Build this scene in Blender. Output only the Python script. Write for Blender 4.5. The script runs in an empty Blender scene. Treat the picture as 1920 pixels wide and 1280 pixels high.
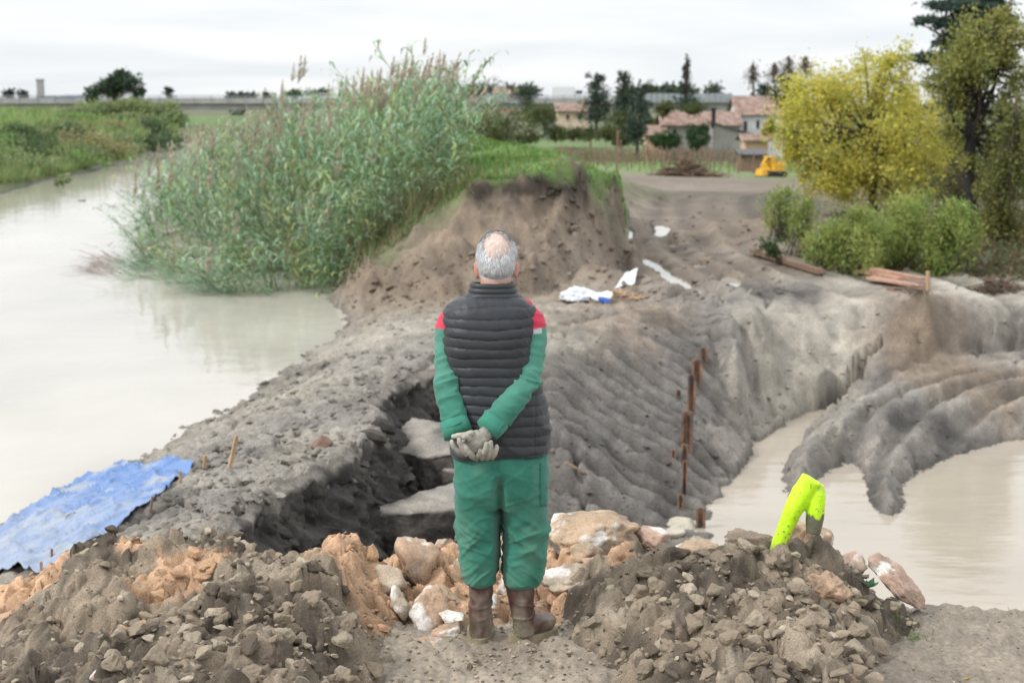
import bpy, math, random
import numpy as np
from mathutils import Vector, Matrix
from mathutils.geometry import delaunay_2d_cdt

random.seed(7)
rng = np.random.default_rng(11)
C = bpy.context.scene.collection
scene = bpy.context.scene

# ------------------------------------------------------------------ camera, sky, sun, exposure
CAMH, F, PITCH = 2.23, 2667.0, math.radians(9.68)
CP, SP = math.cos(PITCH), math.sin(PITCH)
cam = bpy.data.cameras.new('camera')
camo = bpy.data.objects.new('camera', cam)
C.objects.link(camo)
camo.location = (0, 0, CAMH)
camo.rotation_euler = (math.radians(90) - PITCH, 0, 0)
cam.lens = 50; cam.sensor_width = 36
cam.clip_start = 0.1; cam.clip_end = 5000
cam.dof.use_dof = True
cam.dof.focus_distance = 5.75
cam.dof.aperture_fstop = 3.5
scene.camera = camo
scene.view_settings.view_transform = 'Standard'
scene.view_settings.look = 'None'
scene.view_settings.gamma = 1
scene.view_settings.use_curve_mapping = False
scene.view_settings.exposure = 0.70

SUN_EL, SUN_AZ = math.radians(42), math.radians(248)     # azimuth clockwise from +Y
world = bpy.data.worlds.new('World')
scene.world = world
world.use_nodes = True
wn, wl = world.node_tree.nodes, world.node_tree.links
wn.clear()
w_out = wn.new('ShaderNodeOutputWorld')
sky = wn.new('ShaderNodeTexSky'); sky.sky_type = 'NISHITA'; sky.sun_disc = False
sky.sun_elevation = SUN_EL; sky.sun_rotation = SUN_AZ
bg1 = wn.new('ShaderNodeBackground'); bg1.inputs[1].default_value = 0.1
wl.new(sky.outputs[0], bg1.inputs[0])
tc = wn.new('ShaderNodeTexCoord')
sep = wn.new('ShaderNodeSeparateXYZ'); wl.new(tc.outputs['Generated'], sep.inputs[0])
def wmath(op, a, b=None, clamp=False):
    n = wn.new('ShaderNodeMath'); n.operation = op; n.use_clamp = clamp
    for i, v in enumerate((a, b)):
        if v is None: continue
        if isinstance(v, (int, float)): n.inputs[i].default_value = v
        else: wl.new(v, n.inputs[i])
    return n.outputs[0]
zz = wmath('ADD', wmath('MAXIMUM', sep.outputs[2], 0.0), 0.10)
cmb = wn.new('ShaderNodeCombineXYZ')
wl.new(wmath('DIVIDE', sep.outputs[0], zz), cmb.inputs[0])
wl.new(wmath('DIVIDE', sep.outputs[1], zz), cmb.inputs[1])
cl = wn.new('ShaderNodeTexNoise'); cl.inputs['Scale'].default_value = 0.55
cl.inputs['Detail'].default_value = 5; cl.inputs['Roughness'].default_value = 0.5
cl.inputs['Distortion'].default_value = 0.4
wl.new(cmb.outputs[0], cl.inputs['Vector'])
cr = wn.new('ShaderNodeValToRGB')
cr.color_ramp.elements[0].position = 0.36; cr.color_ramp.elements[0].color = (0.56, 0.588, 0.615, 1)
cr.color_ramp.elements[1].position = 0.62; cr.color_ramp.elements[1].color = (0.68, 0.687, 0.693, 1)
wl.new(cl.outputs[0], cr.inputs[0])
bg2 = wn.new('ShaderNodeBackground')
wl.new(cr.outputs[0], bg2.inputs[0])
# an overcast sky is brighter overhead than at the horizon
wl.new(wmath('ADD', wmath('MULTIPLY', wmath('MAXIMUM', sep.outputs[2], 0.0), 0.75), 0.93), bg2.inputs[1])
mx = wn.new('ShaderNodeMixShader'); mx.inputs[0].default_value = 0.94
wl.new(bg1.outputs[0], mx.inputs[1]); wl.new(bg2.outputs[0], mx.inputs[2])
wl.new(mx.outputs[0], w_out.inputs[0])

sl = bpy.data.lights.new('sun', 'SUN'); sl.energy = 1.5; sl.angle = math.radians(12); sl.color = (1, 0.975, 0.94)
so = bpy.data.objects.new('sun', sl); C.objects.link(so)
sd = Vector((math.sin(SUN_AZ) * math.cos(SUN_EL), math.cos(SUN_AZ) * math.cos(SUN_EL), math.sin(SUN_EL)))
so.rotation_euler = sd.to_track_quat('Z', 'Y').to_euler()
so.location = (0, 0, 30)

# ------------------------------------------------------------------ noise (numpy)
def _hash(ix, iy, iz, seed):
    h = (ix.astype(np.uint32) * np.uint32(374761393) + iy.astype(np.uint32) * np.uint32(668265263)
         + iz.astype(np.uint32) * np.uint32(2147483647) + np.uint32((seed * 974634777) & 0xffffffff))
    h = (h ^ (h >> np.uint32(13))) * np.uint32(1274126177)
    h = (h ^ (h >> np.uint32(16))) * np.uint32(2246822519)
    return h ^ (h >> np.uint32(15))
_G = np.array([[1,1,0],[-1,1,0],[1,-1,0],[-1,-1,0],[1,0,1],[-1,0,1],[1,0,-1],[-1,0,-1],
               [0,1,1],[0,-1,1],[0,1,-1],[0,-1,-1],[1,1,0],[-1,1,0],[0,-1,1],[0,-1,-1]], float)
def perlin(x, y, z=None, seed=0):
    x = np.asarray(x, float); y = np.asarray(y, float)
    z = np.zeros_like(x) if z is None else np.asarray(z, float)
    x, y, z = np.broadcast_arrays(x, y, z)
    fx, fy, fz = np.floor(x), np.floor(y), np.floor(z)
    ix, iy, iz = fx.astype(np.int64), fy.astype(np.int64), fz.astype(np.int64)
    dx, dy, dz = x - fx, y - fy, z - fz
    u, v, w = [t * t * t * (t * (t * 6 - 15) + 10) for t in (dx, dy, dz)]
    out = 0
    for a in (0, 1):
        for b in (0, 1):
            for c in (0, 1):
                g = _G[(_hash(ix + a, iy + b, iz + c, seed) & np.uint32(15)).astype(np.int64)]
                d = g[..., 0] * (dx - a) + g[..., 1] * (dy - b) + g[..., 2] * (dz - c)
                out = out + d * (u if a else 1 - u) * (v if b else 1 - v) * (w if c else 1 - w)
    return out
def fbm(x, y, z=None, oct=4, seed=0, gain=0.5, lac=2.03):
    a, s, o = 1.0, 1.0, 0
    zz_ = 0.0 if z is None else z
    for i in range(oct):
        o = o + a * perlin(np.asarray(x) * s, np.asarray(y) * s, np.asarray(zz_) * s + 7.3 * i, seed + i)
        a *= gain; s *= lac
    return o
def worley(x, y, seed=0, jit=0.95):
    """F1, F2 and a random value of the nearest cell"""
    x = np.asarray(x, float); y = np.asarray(y, float)
    ix, iy = np.floor(x).astype(np.int64), np.floor(y).astype(np.int64)
    f1 = np.full(x.shape, 9.0); f2 = np.full(x.shape, 9.0); rv = np.zeros(x.shape)
    zi = np.zeros_like(ix)
    for a in (-1, 0, 1):
        for b in (-1, 0, 1):
            h = _hash(ix + a, iy + b, zi, seed)
            px = ix + a + 0.5 + jit * ((h & np.uint32(1023)).astype(float) / 1023 - 0.5)
            py = iy + b + 0.5 + jit * (((h >> np.uint32(10)) & np.uint32(1023)).astype(float) / 1023 - 0.5)
            d = np.hypot(px - x, py - y)
            r = ((h >> np.uint32(20)) & np.uint32(1023)).astype(float) / 1023
            c = d < f1
            f2 = np.where(c, f1, np.minimum(f2, d)); rv = np.where(c, r, rv); f1 = np.where(c, d, f1)
    return f1, f2, rv
def sstep(a, b, x):
    t = np.clip((np.asarray(x, float) - a) / (b - a), 0, 1); return t * t * (3 - 2 * t)

# ------------------------------------------------------------------ rays of the photograph
def ray(px, py):
    v, w = (px - 960) / F, (640 - py) / F
    return np.array([v, CP + w * SP, w * CP - SP])
def at_z(px, py, z):
    r = ray(px, py); t = (z - CAMH) / r[2]; return np.array([r[0] * t, r[1] * t, z])
def at_y(px, py, Y):
    r = ray(px, py); t = Y / r[1]; return np.array([r[0] * t, Y, CAMH + r[2] * t])
def ppm(px, py, Y):            # pixels of the 1920 picture per metre at distance Y
    r = ray(px, py); return F / (Y / r[1])

# ------------------------------------------------------------------ mesh helpers
def mk(name, V, Fs, mat=None, parent=None, col=None, smooth=True, mats=None, midx=None):
    V = np.asarray(V, np.float32).reshape(-1, 3)
    if isinstance(Fs, np.ndarray): Fs = [Fs]
    Fs = [np.asarray(f, np.int32) for f in Fs if len(f)]
    me = bpy.data.meshes.new(name)
    nl = sum(f.size for f in Fs); npoly = sum(len(f) for f in Fs)
    me.vertices.add(len(V)); me.vertices.foreach_set('co', V.ravel())
    me.loops.add(nl); me.loops.foreach_set('vertex_index', np.concatenate([f.ravel() for f in Fs]))
    me.polygons.add(npoly)
    tot = np.concatenate([np.full(len(f), f.shape[1], np.int32) for f in Fs])
    st = np.concatenate([[0], np.cumsum(tot)[:-1]]).astype(np.int32)
    me.polygons.foreach_set('loop_start', st)
    me.polygons.foreach_set('use_smooth', np.full(npoly, bool(smooth)))
    if midx is not None: me.polygons.foreach_set('material_index', np.asarray(midx, np.int32))
    me.update(calc_edges=True)
    me.validate()
    if col is not None:
        at = me.color_attributes.new('Col', 'FLOAT_COLOR', 'POINT')
        c4 = np.ones((len(V), 4), np.float32); c4[:, :3] = col
        at.data.foreach_set('color', c4.ravel())
    for m in (mats or ([mat] if mat else [])): me.materials.append(m)
    o = bpy.data.objects.new(name, me); C.objects.link(o)
    if parent is not None: o.parent = parent
    return o
def tag(o, label, cat, group=None, kind=None):
    o['label'] = label; o['category'] = cat
    if group: o['group'] = group
    if kind: o['kind'] = kind
    return o
def thing(name, label, cat, loc=(0, 0, 0), rz=0, group=None):
    o = bpy.data.objects.new(name, None); C.objects.link(o)
    o.empty_display_size = 0.1
    o.location = loc; o.rotation_euler = (0, 0, rz)
    return tag(o, label, cat, group)
def dup(root, loc, rz=0, sc=None, label=None, group=None):
    r = root.copy(); C.objects.link(r); r.location = loc; r.rotation_euler = (0, 0, rz)
    if sc: r.scale = (sc, sc, sc)
    if label: r['label'] = label
    if group: r['group'] = group
    for ch in list(root.children):
        c = ch.copy(); C.objects.link(c); c.parent = r
        for g in list(ch.children):
            d = g.copy(); C.objects.link(d); d.parent = c
    return r
class MB:
    """collects vertices and faces"""
    def __init__(s): s.V = []; s.T = []; s.Q = []; s.C = []; s.n = 0
    def add(s, V, T=None, Q=None, col=None):
        V = np.asarray(V, float).reshape(-1, 3)
        if T is not None and len(T): s.T.append(np.asarray(T, int) + s.n)
        if Q is not None and len(Q): s.Q.append(np.asarray(Q, int) + s.n)
        s.V.append(V); s.n += len(V)
        if col is not None:
            col = np.asarray(col, float)
            s.C.append(np.broadcast_to(col, (len(V), 3)) if col.ndim == 1 else col)
        return s
    def arrays(s):
        V = np.concatenate(s.V)
        T = np.concatenate(s.T) if s.T else np.zeros((0, 3), int)
        Q = np.concatenate(s.Q) if s.Q else np.zeros((0, 4), int)
        return V, T, Q
    def box(s, cx, cy, cz, sx, sy, sz, rz=0, rx=0, col=None, taper=1.0, jit=0):
        p = np.array([[a, b, c] for c in (-.5, .5) for a, b in ((-.5, -.5), (.5, -.5), (.5, .5), (-.5, .5))]) * (sx, sy, sz)
        p[4:, :2] *= taper
        if jit: p += rng.normal(0, jit, p.shape)
        if rx:
            c_, s_ = math.cos(rx), math.sin(rx); y = p[:, 1] * c_ - p[:, 2] * s_; z = p[:, 1] * s_ + p[:, 2] * c_
            p[:, 1] = y; p[:, 2] = z
        c_, s_ = math.cos(rz), math.sin(rz)
        x = p[:, 0] * c_ - p[:, 1] * s_; y = p[:, 0] * s_ + p[:, 1] * c_
        p[:, 0] = x; p[:, 1] = y
        p += (cx, cy, cz)
        return s.add(p, Q=[[3, 2, 1, 0], [4, 5, 6, 7], [0, 1, 5, 4], [1, 2, 6, 5], [2, 3, 7, 6], [3, 0, 4, 7]], col=col)
    def tube(s, path, ra, rb=None, sides=8, up=(0, 0, 1), cap=True, col=None, expo=2.0):
        P = np.asarray(path, float); n = len(P)
        ra = np.broadcast_to(np.asarray(ra, float), (n,)); rb = ra if rb is None else np.broadcast_to(np.asarray(rb, float), (n,))
        T = np.gradient(P, axis=0); T /= np.linalg.norm(T, axis=1)[:, None] + 1e-12
        U = np.broadcast_to(np.asarray(up, float), (n, 3)).copy()
        par = np.abs((T * U).sum(1)) > 0.97
        U[par] = (0.0, 1.0, 0.0) if abs(up[2]) > .5 else (0.0, 0.0, 1.0)
        A = np.cross(T, U); A /= np.linalg.norm(A, axis=1)[:, None] + 1e-12
        B = np.cross(A, T)
        th = np.linspace(0, 2 * np.pi, sides, endpoint=False)
        ct, st = np.cos(th), np.sin(th)
        if expo != 2.0:
            ct = np.sign(ct) * np.abs(ct) ** (2 / expo); st = np.sign(st) * np.abs(st) ** (2 / expo)
        V = P[:, None, :] + A[:, None, :] * (ra[:, None] * ct)[..., None] + B[:, None, :] * (rb[:, None] * st)[..., None]
        V = V.reshape(-1, 3)
        i = np.arange(n - 1)[:, None] * sides; j = np.arange(sides)[None]; k = (j + 1) % sides
        Q = np.stack([i + j, i + k, i + sides + k, i + sides + j], -1).reshape(-1, 4)
        Tt = []
        if cap:
            V = np.concatenate([V, P[:1], P[-1:]]); c0, c1 = n * sides, n * sides + 1
            jj = np.arange(sides); kk = (jj + 1) % sides
            Tt = np.concatenate([np.stack([kk, jj, np.full(sides, c0)], -1),
                                 np.stack([(n - 1) * sides + jj, (n - 1) * sides + kk, np.full(sides, c1)], -1)])
        return s.add(V, T=Tt, Q=Q, col=col)
    def ell(s, c, r, seg=16, rings=10, rot=None, col=None):
        th = np.linspace(0, np.pi, rings + 1)[1:-1]; ph = np.linspace(0, 2 * np.pi, seg, endpoint=False)
        V = np.stack([np.sin(th)[:, None] * np.cos(ph), np.sin(th)[:, None] * np.sin(ph), np.cos(th)[:, None] + 0 * ph], -1).reshape(-1, 3)
        V = np.concatenate([V, [[0, 0, 1], [0, 0, -1]]]) * r
        if rot is not None: V = V @ np.asarray(rot).T
        V = V + c
        m = rings - 1
        i = np.arange(m - 1)[:, None] * seg; j = np.arange(seg)[None]; k = (j + 1) % seg
        Q = np.stack([i + j, i + seg + j, i + seg + k, i + k], -1).reshape(-1, 4)
        jj = np.arange(seg); kk = (jj + 1) % seg
        T = np.concatenate([np.stack([jj, kk, np.full(seg, m * seg)], -1),
                            np.stack([(m - 1) * seg + kk, (m - 1) * seg + jj, np.full(seg, m * seg + 1)], -1)])
        return s.add(V, T=T, Q=Q, col=col)
    def build(s, name, mat=None, parent=None, smooth=False, **kw):
        V, T, Q = s.arrays()
        col = np.concatenate(s.C) if s.C else None
        return mk(name, V, [T, Q], mat, parent, col=col, smooth=smooth, **kw)
def loft_sheet(rows):
    """rows: list of arrays (k,3) closed rings -> V,Q"""
    R = np.asarray(rows); n, k = R.shape[:2]
    i = np.arange(n - 1)[:, None] * k; j = np.arange(k)[None]; kk = (j + 1) % k
    return R.reshape(-1, 3), np.stack([i + j, i + kk, i + k + kk, i + k + j], -1).reshape(-1, 4)
def remesh(mb, voxel, smooth=4, fac=0.5):
    V, T, Q = mb.arrays()
    o = mk('tmp', V, [T, Q])
    m = o.modifiers.new('r', 'REMESH'); m.mode = 'VOXEL'; m.voxel_size = voxel
    if smooth:
        s = o.modifiers.new('s', 'SMOOTH'); s.factor = fac; s.iterations = smooth
    bpy.context.view_layer.update()
    dg = bpy.context.evaluated_depsgraph_get()
    me = bpy.data.meshes.new_from_object(o.evaluated_get(dg))
    n = len(me.vertices); V = np.empty(n * 3, np.float32); me.vertices.foreach_get('co', V)
    nl = len(me.loops); L = np.empty(nl, np.int32); me.loops.foreach_get('vertex_index', L)
    tot = np.empty(len(me.polygons), np.int32); me.polygons.foreach_get('loop_total', tot)
    st = np.empty(len(me.polygons), np.int32); me.polygons.foreach_get('loop_start', st)
    q = st[tot == 4]; t = st[tot == 3]
    Qa = L[q[:, None] + np.arange(4)] if len(q) else np.zeros((0, 4), int)
    Ta = L[t[:, None] + np.arange(3)] if len(t) else np.zeros((0, 3), int)
    old = o.data
    bpy.data.objects.remove(o); bpy.data.meshes.remove(me); bpy.data.meshes.remove(old)
    return V.reshape(-1, 3).astype(float), Ta, Qa
def vnormals(V, T, Q):
    N = np.zeros_like(V)
    for Fa in (T, Q):
        if not len(Fa): continue
        n = np.cross(V[Fa[:, 1]] - V[Fa[:, 0]], V[Fa[:, 2]] - V[Fa[:, 0]])
        for k in range(Fa.shape[1]): np.add.at(N, Fa[:, k], n)
    return N / (np.linalg.norm(N, axis=1)[:, None] + 1e-12)

# ------------------------------------------------------------------ materials
def mat(name, col=(.5, .5, .5), rough=0.8, attr=False, var=0.25, scale=8.0, bump=0.0, bscale=60.0, metal=0.0,
        trans=0.0, col2=None, spec=0.5, sheen=0.0, rvar=0.0, bdist=0.01, detail=6, fine=None):
    m = bpy.data.materials.new(name); m.use_nodes = True
    nt = m.node_tree; N, L = nt.nodes, nt.links
    b = N['Principled BSDF']; out = N['Material Output']
    b.inputs['Roughness'].default_value = rough; b.inputs['Metallic'].default_value = metal
    b.inputs['Specular IOR Level'].default_value = spec
    if sheen: b.inputs['Sheen Weight'].default_value = sheen
    tcn = N.new('ShaderNodeTexCoord'); vec = tcn.outputs['Object']
    nz = N.new('ShaderNodeTexNoise'); nz.inputs['Scale'].default_value = scale; nz.inputs['Detail'].default_value = detail
    nz.inputs['Roughness'].default_value = 0.6
    L.new(vec, nz.inputs['Vector'])
    if attr:
        a = N.new('ShaderNodeAttribute'); a.attribute_name = 'Col'; base = a.outputs['Color']
    else:
        r = N.new('ShaderNodeRGB'); r.outputs[0].default_value = (*col, 1); base = r.outputs[0]
    if col2 is not None:
        mixc = N.new('ShaderNodeMix'); mixc.data_type = 'RGBA'
        rp = N.new('ShaderNodeValToRGB'); rp.color_ramp.elements[0].position = .42; rp.color_ramp.elements[1].position = .6
        nz2 = N.new('ShaderNodeTexNoise'); nz2.inputs['Scale'].default_value = scale * .6; nz2.inputs['Detail'].default_value = 5
        L.new(vec, nz2.inputs['Vector']); L.new(nz2.outputs[0], rp.inputs[0]); L.new(rp.outputs[0], mixc.inputs[0])
        L.new(base, mixc.inputs[6]); mixc.inputs[7].default_value = (*col2, 1); base = mixc.outputs[2]
    mr = N.new('ShaderNodeMapRange'); mr.inputs[1].default_value = .3; mr.inputs[2].default_value = .7
    mr.inputs[3].default_value = 1 - var; mr.inputs[4].default_value = 1 + var
    L.new(nz.outputs[0], mr.inputs[0])
    mul = N.new('ShaderNodeMix'); mul.data_type = 'RGBA'; mul.blend_type = 'MULTIPLY'; mul.inputs[0].default_value = 1
    L.new(base, mul.inputs[6]); L.new(mr.outputs[0], mul.inputs[7]); cur = mul.outputs[2]
    if fine:
        nf = N.new('ShaderNodeTexNoise'); nf.inputs['Scale'].default_value = fine[0]; nf.inputs['Detail'].default_value = 3
        L.new(vec, nf.inputs['Vector'])
        m2 = N.new('ShaderNodeMapRange'); m2.inputs[1].default_value = .3; m2.inputs[2].default_value = .7
        m2.inputs[3].default_value = 1 - fine[1]; m2.inputs[4].default_value = 1 + fine[1]
        L.new(nf.outputs[0], m2.inputs[0])
        mu2 = N.new('ShaderNodeMix'); mu2.data_type = 'RGBA'; mu2.blend_type = 'MULTIPLY'; mu2.inputs[0].default_value = 1
        L.new(cur, mu2.inputs[6]); L.new(m2.outputs[0], mu2.inputs[7]); cur = mu2.outputs[2]
    L.new(cur, b.inputs['Base Color'])
    if rvar:
        m3 = N.new('ShaderNodeMapRange'); m3.inputs[1].default_value = .3; m3.inputs[2].default_value = .7
        m3.inputs[3].default_value = max(rough - rvar, .05); m3.inputs[4].default_value = min(rough + rvar, 1)
        L.new(nz.outputs[0], m3.inputs[0]); L.new(m3.outputs[0], b.inputs['Roughness'])
    if bump:
        bn = N.new('ShaderNodeTexNoise'); bn.inputs['Scale'].default_value = bscale; bn.inputs['Detail'].default_value = 6
        bn.inputs['Roughness'].default_value = .65
        L.new(vec, bn.inputs['Vector'])
        bp = N.new('ShaderNodeBump'); bp.inputs['Strength'].default_value = bump; bp.inputs['Distance'].default_value = bdist
        L.new(bn.outputs[0], bp.inputs['Height']); L.new(bp.outputs[0], b.inputs['Normal'])
    if trans:
        t = N.new('ShaderNodeBsdfTranslucent'); L.new(cur, t.inputs[0])
        ms = N.new('ShaderNodeMixShader'); ms.inputs[0].default_value = trans
        L.new(b.outputs[0], ms.inputs[1]); L.new(t.outputs[0], ms.inputs[2]); L.new(ms.outputs[0], out.inputs[0])
    return m
# ------------------------------------------------------------------ the ground as one sheet
CLS = dict(G=(.232, .212, .186), T=(.38, .345, .292), F=(.255, .215, .168), Q=(.175, .140, .108), D=(.052, .047, .043), S=(.150, .137, .124), B=(.200, .155, .114),  # D: dark wet soil with part of the pit's shade in its colour
           V=(.12, .215, .05), Y=(.225, .183, .143), N=(.11, .125, .06), P=(.285, .258, .215), K=(.085, .075, .05))
CN = list(CLS)
tin_p, tin_z, tin_c, tin_e = [], [], [], []
def _pt(x, y, z, c):
    tin_p.append((x, y)); tin_z.append(z); tin_c.append(CN.index(c)); return len(tin_p) - 1
def Z(px, py, z, c='G'): p = at_z(px, py, z); return _pt(p[0], p[1], z, c)
def Y(px, py, d, c='G'): p = at_y(px, py, d); return _pt(p[0], d, p[2], c)
def W(x, y, z, c='G'): return _pt(x, y, z, c)
def line(*ids):
    for a, b in zip(ids, ids[1:]): tin_e.append((a, b))
def lineZ(zc, pts): ids = [Z(a, b, *(r if r else zc)) for a, b, *r in pts]; line(*ids); return ids
# outer frame
for x, y, z in ((-4, .5, -.3), (4, .5, -.2), (-2600, 1300, .6), (2600, 1300, -4.5), (-900, 900, .6), (900, 900, -4.5), (0, 900, -4.5)): W(x, y, z, 'N')
# where the man stands
for x, y, z, c in ((-8, 2, -.5, 'G'), (0, 2, 0, 'F'), (8, 2, -.3, 'F'), (-2.4, 4.6, -.02, 'F'), (0, 4.6, 0, 'F'), (1.7, 4.6, -.04, 'F'), (3.4, 4.6, -.12, 'F'),
                   (-.9, 5.7, 0, 'F'), (.0, 5.7, 0, 'F'), (.6, 5.7, 0, 'F'), (1.7, 5.8, -.08, 'F'), (2.6, 5.8, -.12, 'F'), (4.5, 5.6, -.2, 'F'), (-4.5, 5.5, -.5, 'G')): W(x, y, z, c)
line(W(-4.4, 6.4, -.75), W(-2.6, 6.75, -.32), W(-1.6, 6.9, -.25), W(-.6, 6.9, -.22), W(.3, 6.95, -.22), W(1.0, 6.9, -.25), W(1.7, 6.75, -.22), W(2.1, 6.45, -.15, 'F'), W(2.6, 6.5, -.17, 'F'), W(3.4, 6.6, -.22, 'F'), W(5, 6.6, -.3, 'F'))
for x, y, z, c in ((-.6, 8.4, -1.55, 'D'), (.4, 8.3, -1.7, 'D'), (1.2, 8.6, -2.4, 'P'), (3, 8.8, -2.5, 'P'), (6, 9, -2.5, 'P'), (10, 9, -2.4, 'P'), (14, 8, -.9, 'T'),
                   (14, 15, -.9, 'T'), (13, 19, -1.0, 'T'), (9, 14, -2.5, 'P'), (.0, 9.8, -1.75, 'D'), (.5, 10.8, -1.95, 'D'), (.7, 12, -2.0, 'S'), (-.7, 9.6, -1.65, 'D')): W(x, y, z, c)
# left bank
for p in ((300, 1000, -.72, 'P'), (250, 960, -.78, 'G'), (330, 930, -.76, 'G'), (420, 870, -.8, 'G'), (520, 790, -.82, 'G'), (600, 725, -.82, 'P'), (680, 665, -.82, 'G'),
          (740, 605, -.82, 'P'), (560, 850, -.78, 'P'), (640, 790, -.8, 'G'), (700, 690, -.82, 'G'), (800, 620, -.82, 'P'), (880, 590, -.82, 'P'), (80, 1082, -.86, 'P'), (230, 1000, -.8, 'G'), (360, 880, -.82, 'G')): Z(*p)
for x, y, z, c in ((-1.9, 7.6, -.55, 'G'), (-2.4, 8, -.72, 'P'), (-1.35, 7.7, -.5, 'G'), (-3.1, 8, -.98, 'P')): W(x, y, z, c)
sh = [W(-3.75, 8.0, -1.2, 'P')] + [Z(a, b, -1.22, 'P') for a, b in ((0, 988), (120, 922), (240, 862), (330, 815), (440, 765), (520, 702), (600, 650), (640, 612), (648, 585), (600, 563), (440, 560), (380, 545), (330, 512), (250, 470), (290, 410), (322, 350), (332, 300), (334, 272))]
line(*sh)
for a, b in ((0, 1040), (100, 880), (240, 820), (400, 740), (500, 660), (580, 620), (590, 590), (440, 590), (330, 560), (180, 470), (220, 380), (270, 320), (305, 280)): Z(a, b, -1.9, 'P')
line(*[Z(a, b, -1.2, 'N') for a, b in ((0, 362), (100, 332), (200, 306), (270, 287), (305, 268), (325, 254))])
for x, y, z in ((-24, 30, -1.2), (-23, 10, -1.2), (-23, 0, -1.2), (-28, 30, .1), (-28, 0, .1), (-14, 10, -2), (-14, 30, -2), (-5, 3, -1.8), (-60, 30, .5), (-60, 200, .6), (-26, 150, -1.3), (-34, 185, -1.3)): W(x, y, z, 'N')
for p in ((0, 320, -.6, 'N'), (130, 295, -.5, 'N'), (230, 275, -.5, 'N'), (285, 255, -.5, 'N'), (0, 262, .2, 'N'), (160, 245, .3, 'V'), (260, 232, .2, 'N'), (0, 215, .6, 'V')): Z(*p)
# brink of the collapse, with its wall below
br = [(405, 1012), (440, 965), (490, 915), (560, 887), (612, 868), (655, 838), (700, 800), (712, 768), (690, 746), (735, 716), (820, 687), (905, 668)]
bw = [at_z(a, b, -.76) for a, b in br]
line(*[W(p[0], p[1], p[2], 'G') for p in bw])
offs = [(.05, -.12), (.08, -.10), (.10, -.10), (.10, -.10), (.12, -.06), (.14, -.02), (.16, -.02), (.16, -.03), (.12, -.10), (.06, -.14), (.04, -.16), (.04, -.2)]
line(*[W(p[0] + o[0] * .3, p[1] + o[1] * .3, -.90, 'D') for p, o in zip(bw, offs)])
line(*[W(p[0] + o[0], p[1] + o[1], -1.68, 'D') for p, o in zip(bw, offs)])
for p in ((760, 830, -1.5, 'D'), (860, 800, -1.35, 'D'), (800, 900, -1.6, 'D'), (900, 860, -1.55, 'D')): Z(*p)
# bulldozed slope on the right, crest to the line of sheet piles
rim = lineZ((-.72,), [(1040, 640, -.73, 'P'), (1150, 606, -.73, 'Y'), (1250, 582, -.75, 'Y'), (1330, 566, -.77, 'G'), (1385, 553, -.8, 'G'), (1440, 543, -.82, 'S'), (1500, 546, -.84, 'S'), (1560, 556, -.88, 'P'), (1605, 566, -.9, 'T')])
for p in ((1040, 720, -.98, 'S'), (1040, 800, -1.27, 'S'), (1035, 950, -1.75, 'S'), (1150, 700, -1.08, 'S'), (1160, 820, -1.55, 'S'), (1140, 920, -1.9, 'S'), (1230, 640, -.98, 'S'), (1220, 750, -1.4, 'S')): Z(*p)
line(*[Z(*p) for p in ((1130, 990, -2.15, 'S'), (1285, 985, -2.22, 'S'), (1292, 900, -2.0, 'S'), (1288, 800, -1.68, 'S'), (1308, 720, -1.42, 'S'), (1325, 648, -1.16, 'S'))])
for p in ((1330, 900, -2.08, 'S'), (1360, 800, -1.9, 'G'), (1350, 700, -1.5, 'G'), (1350, 630, -1.15, 'S'), (1400, 690, -1.6, 'P'), (1440, 610, -1.15, 'P'), (1500, 640, -1.35, 'P'), (1540, 600, -1.1, 'P'), (1580, 620, -1.25, 'T'), (1590, 660, -1.5, 'T'), (1480, 720, -1.8, 'P'), (1550, 700, -1.72, 'P'), (1420, 760, -1.95, 'G')): Z(*p)
line(*[Z(*p) for p in ((1335, 985, -2.25, 'P'), (1345, 935, -2.2, 'G'), (1400, 862, -2.2, 'G'), (1415, 825, -2.18, 'P'), (1480, 778, -2.1, 'P'), (1560, 736, -1.95, 'P'), (1640, 705, -1.75, 'S'), (1740, 690, -1.55, 'Y'), (1820, 668, -1.32, 'Y'), (1910, 650, -1.2, 'Y'))])
# brown earth mound right
for p in ((1650, 598, -1.08, 'Y'), (1640, 650, -1.55, 'S'), (1700, 555, -.76, 'Y'), (1740, 552, -.7, 'B'), (1785, 562, -.66, 'B'), (1800, 590, -.8, 'B'), (1690, 605, -.95, 'B'), (1740, 600, -.95, 'B'), (1700, 650, -1.42, 'B'), (1770, 640, -1.25, 'B'), (1830, 610, -1.05, 'Y'), (1900, 600, -1.05, 'G'), (1900, 545, -.95, 'T')): Z(*p)
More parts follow.
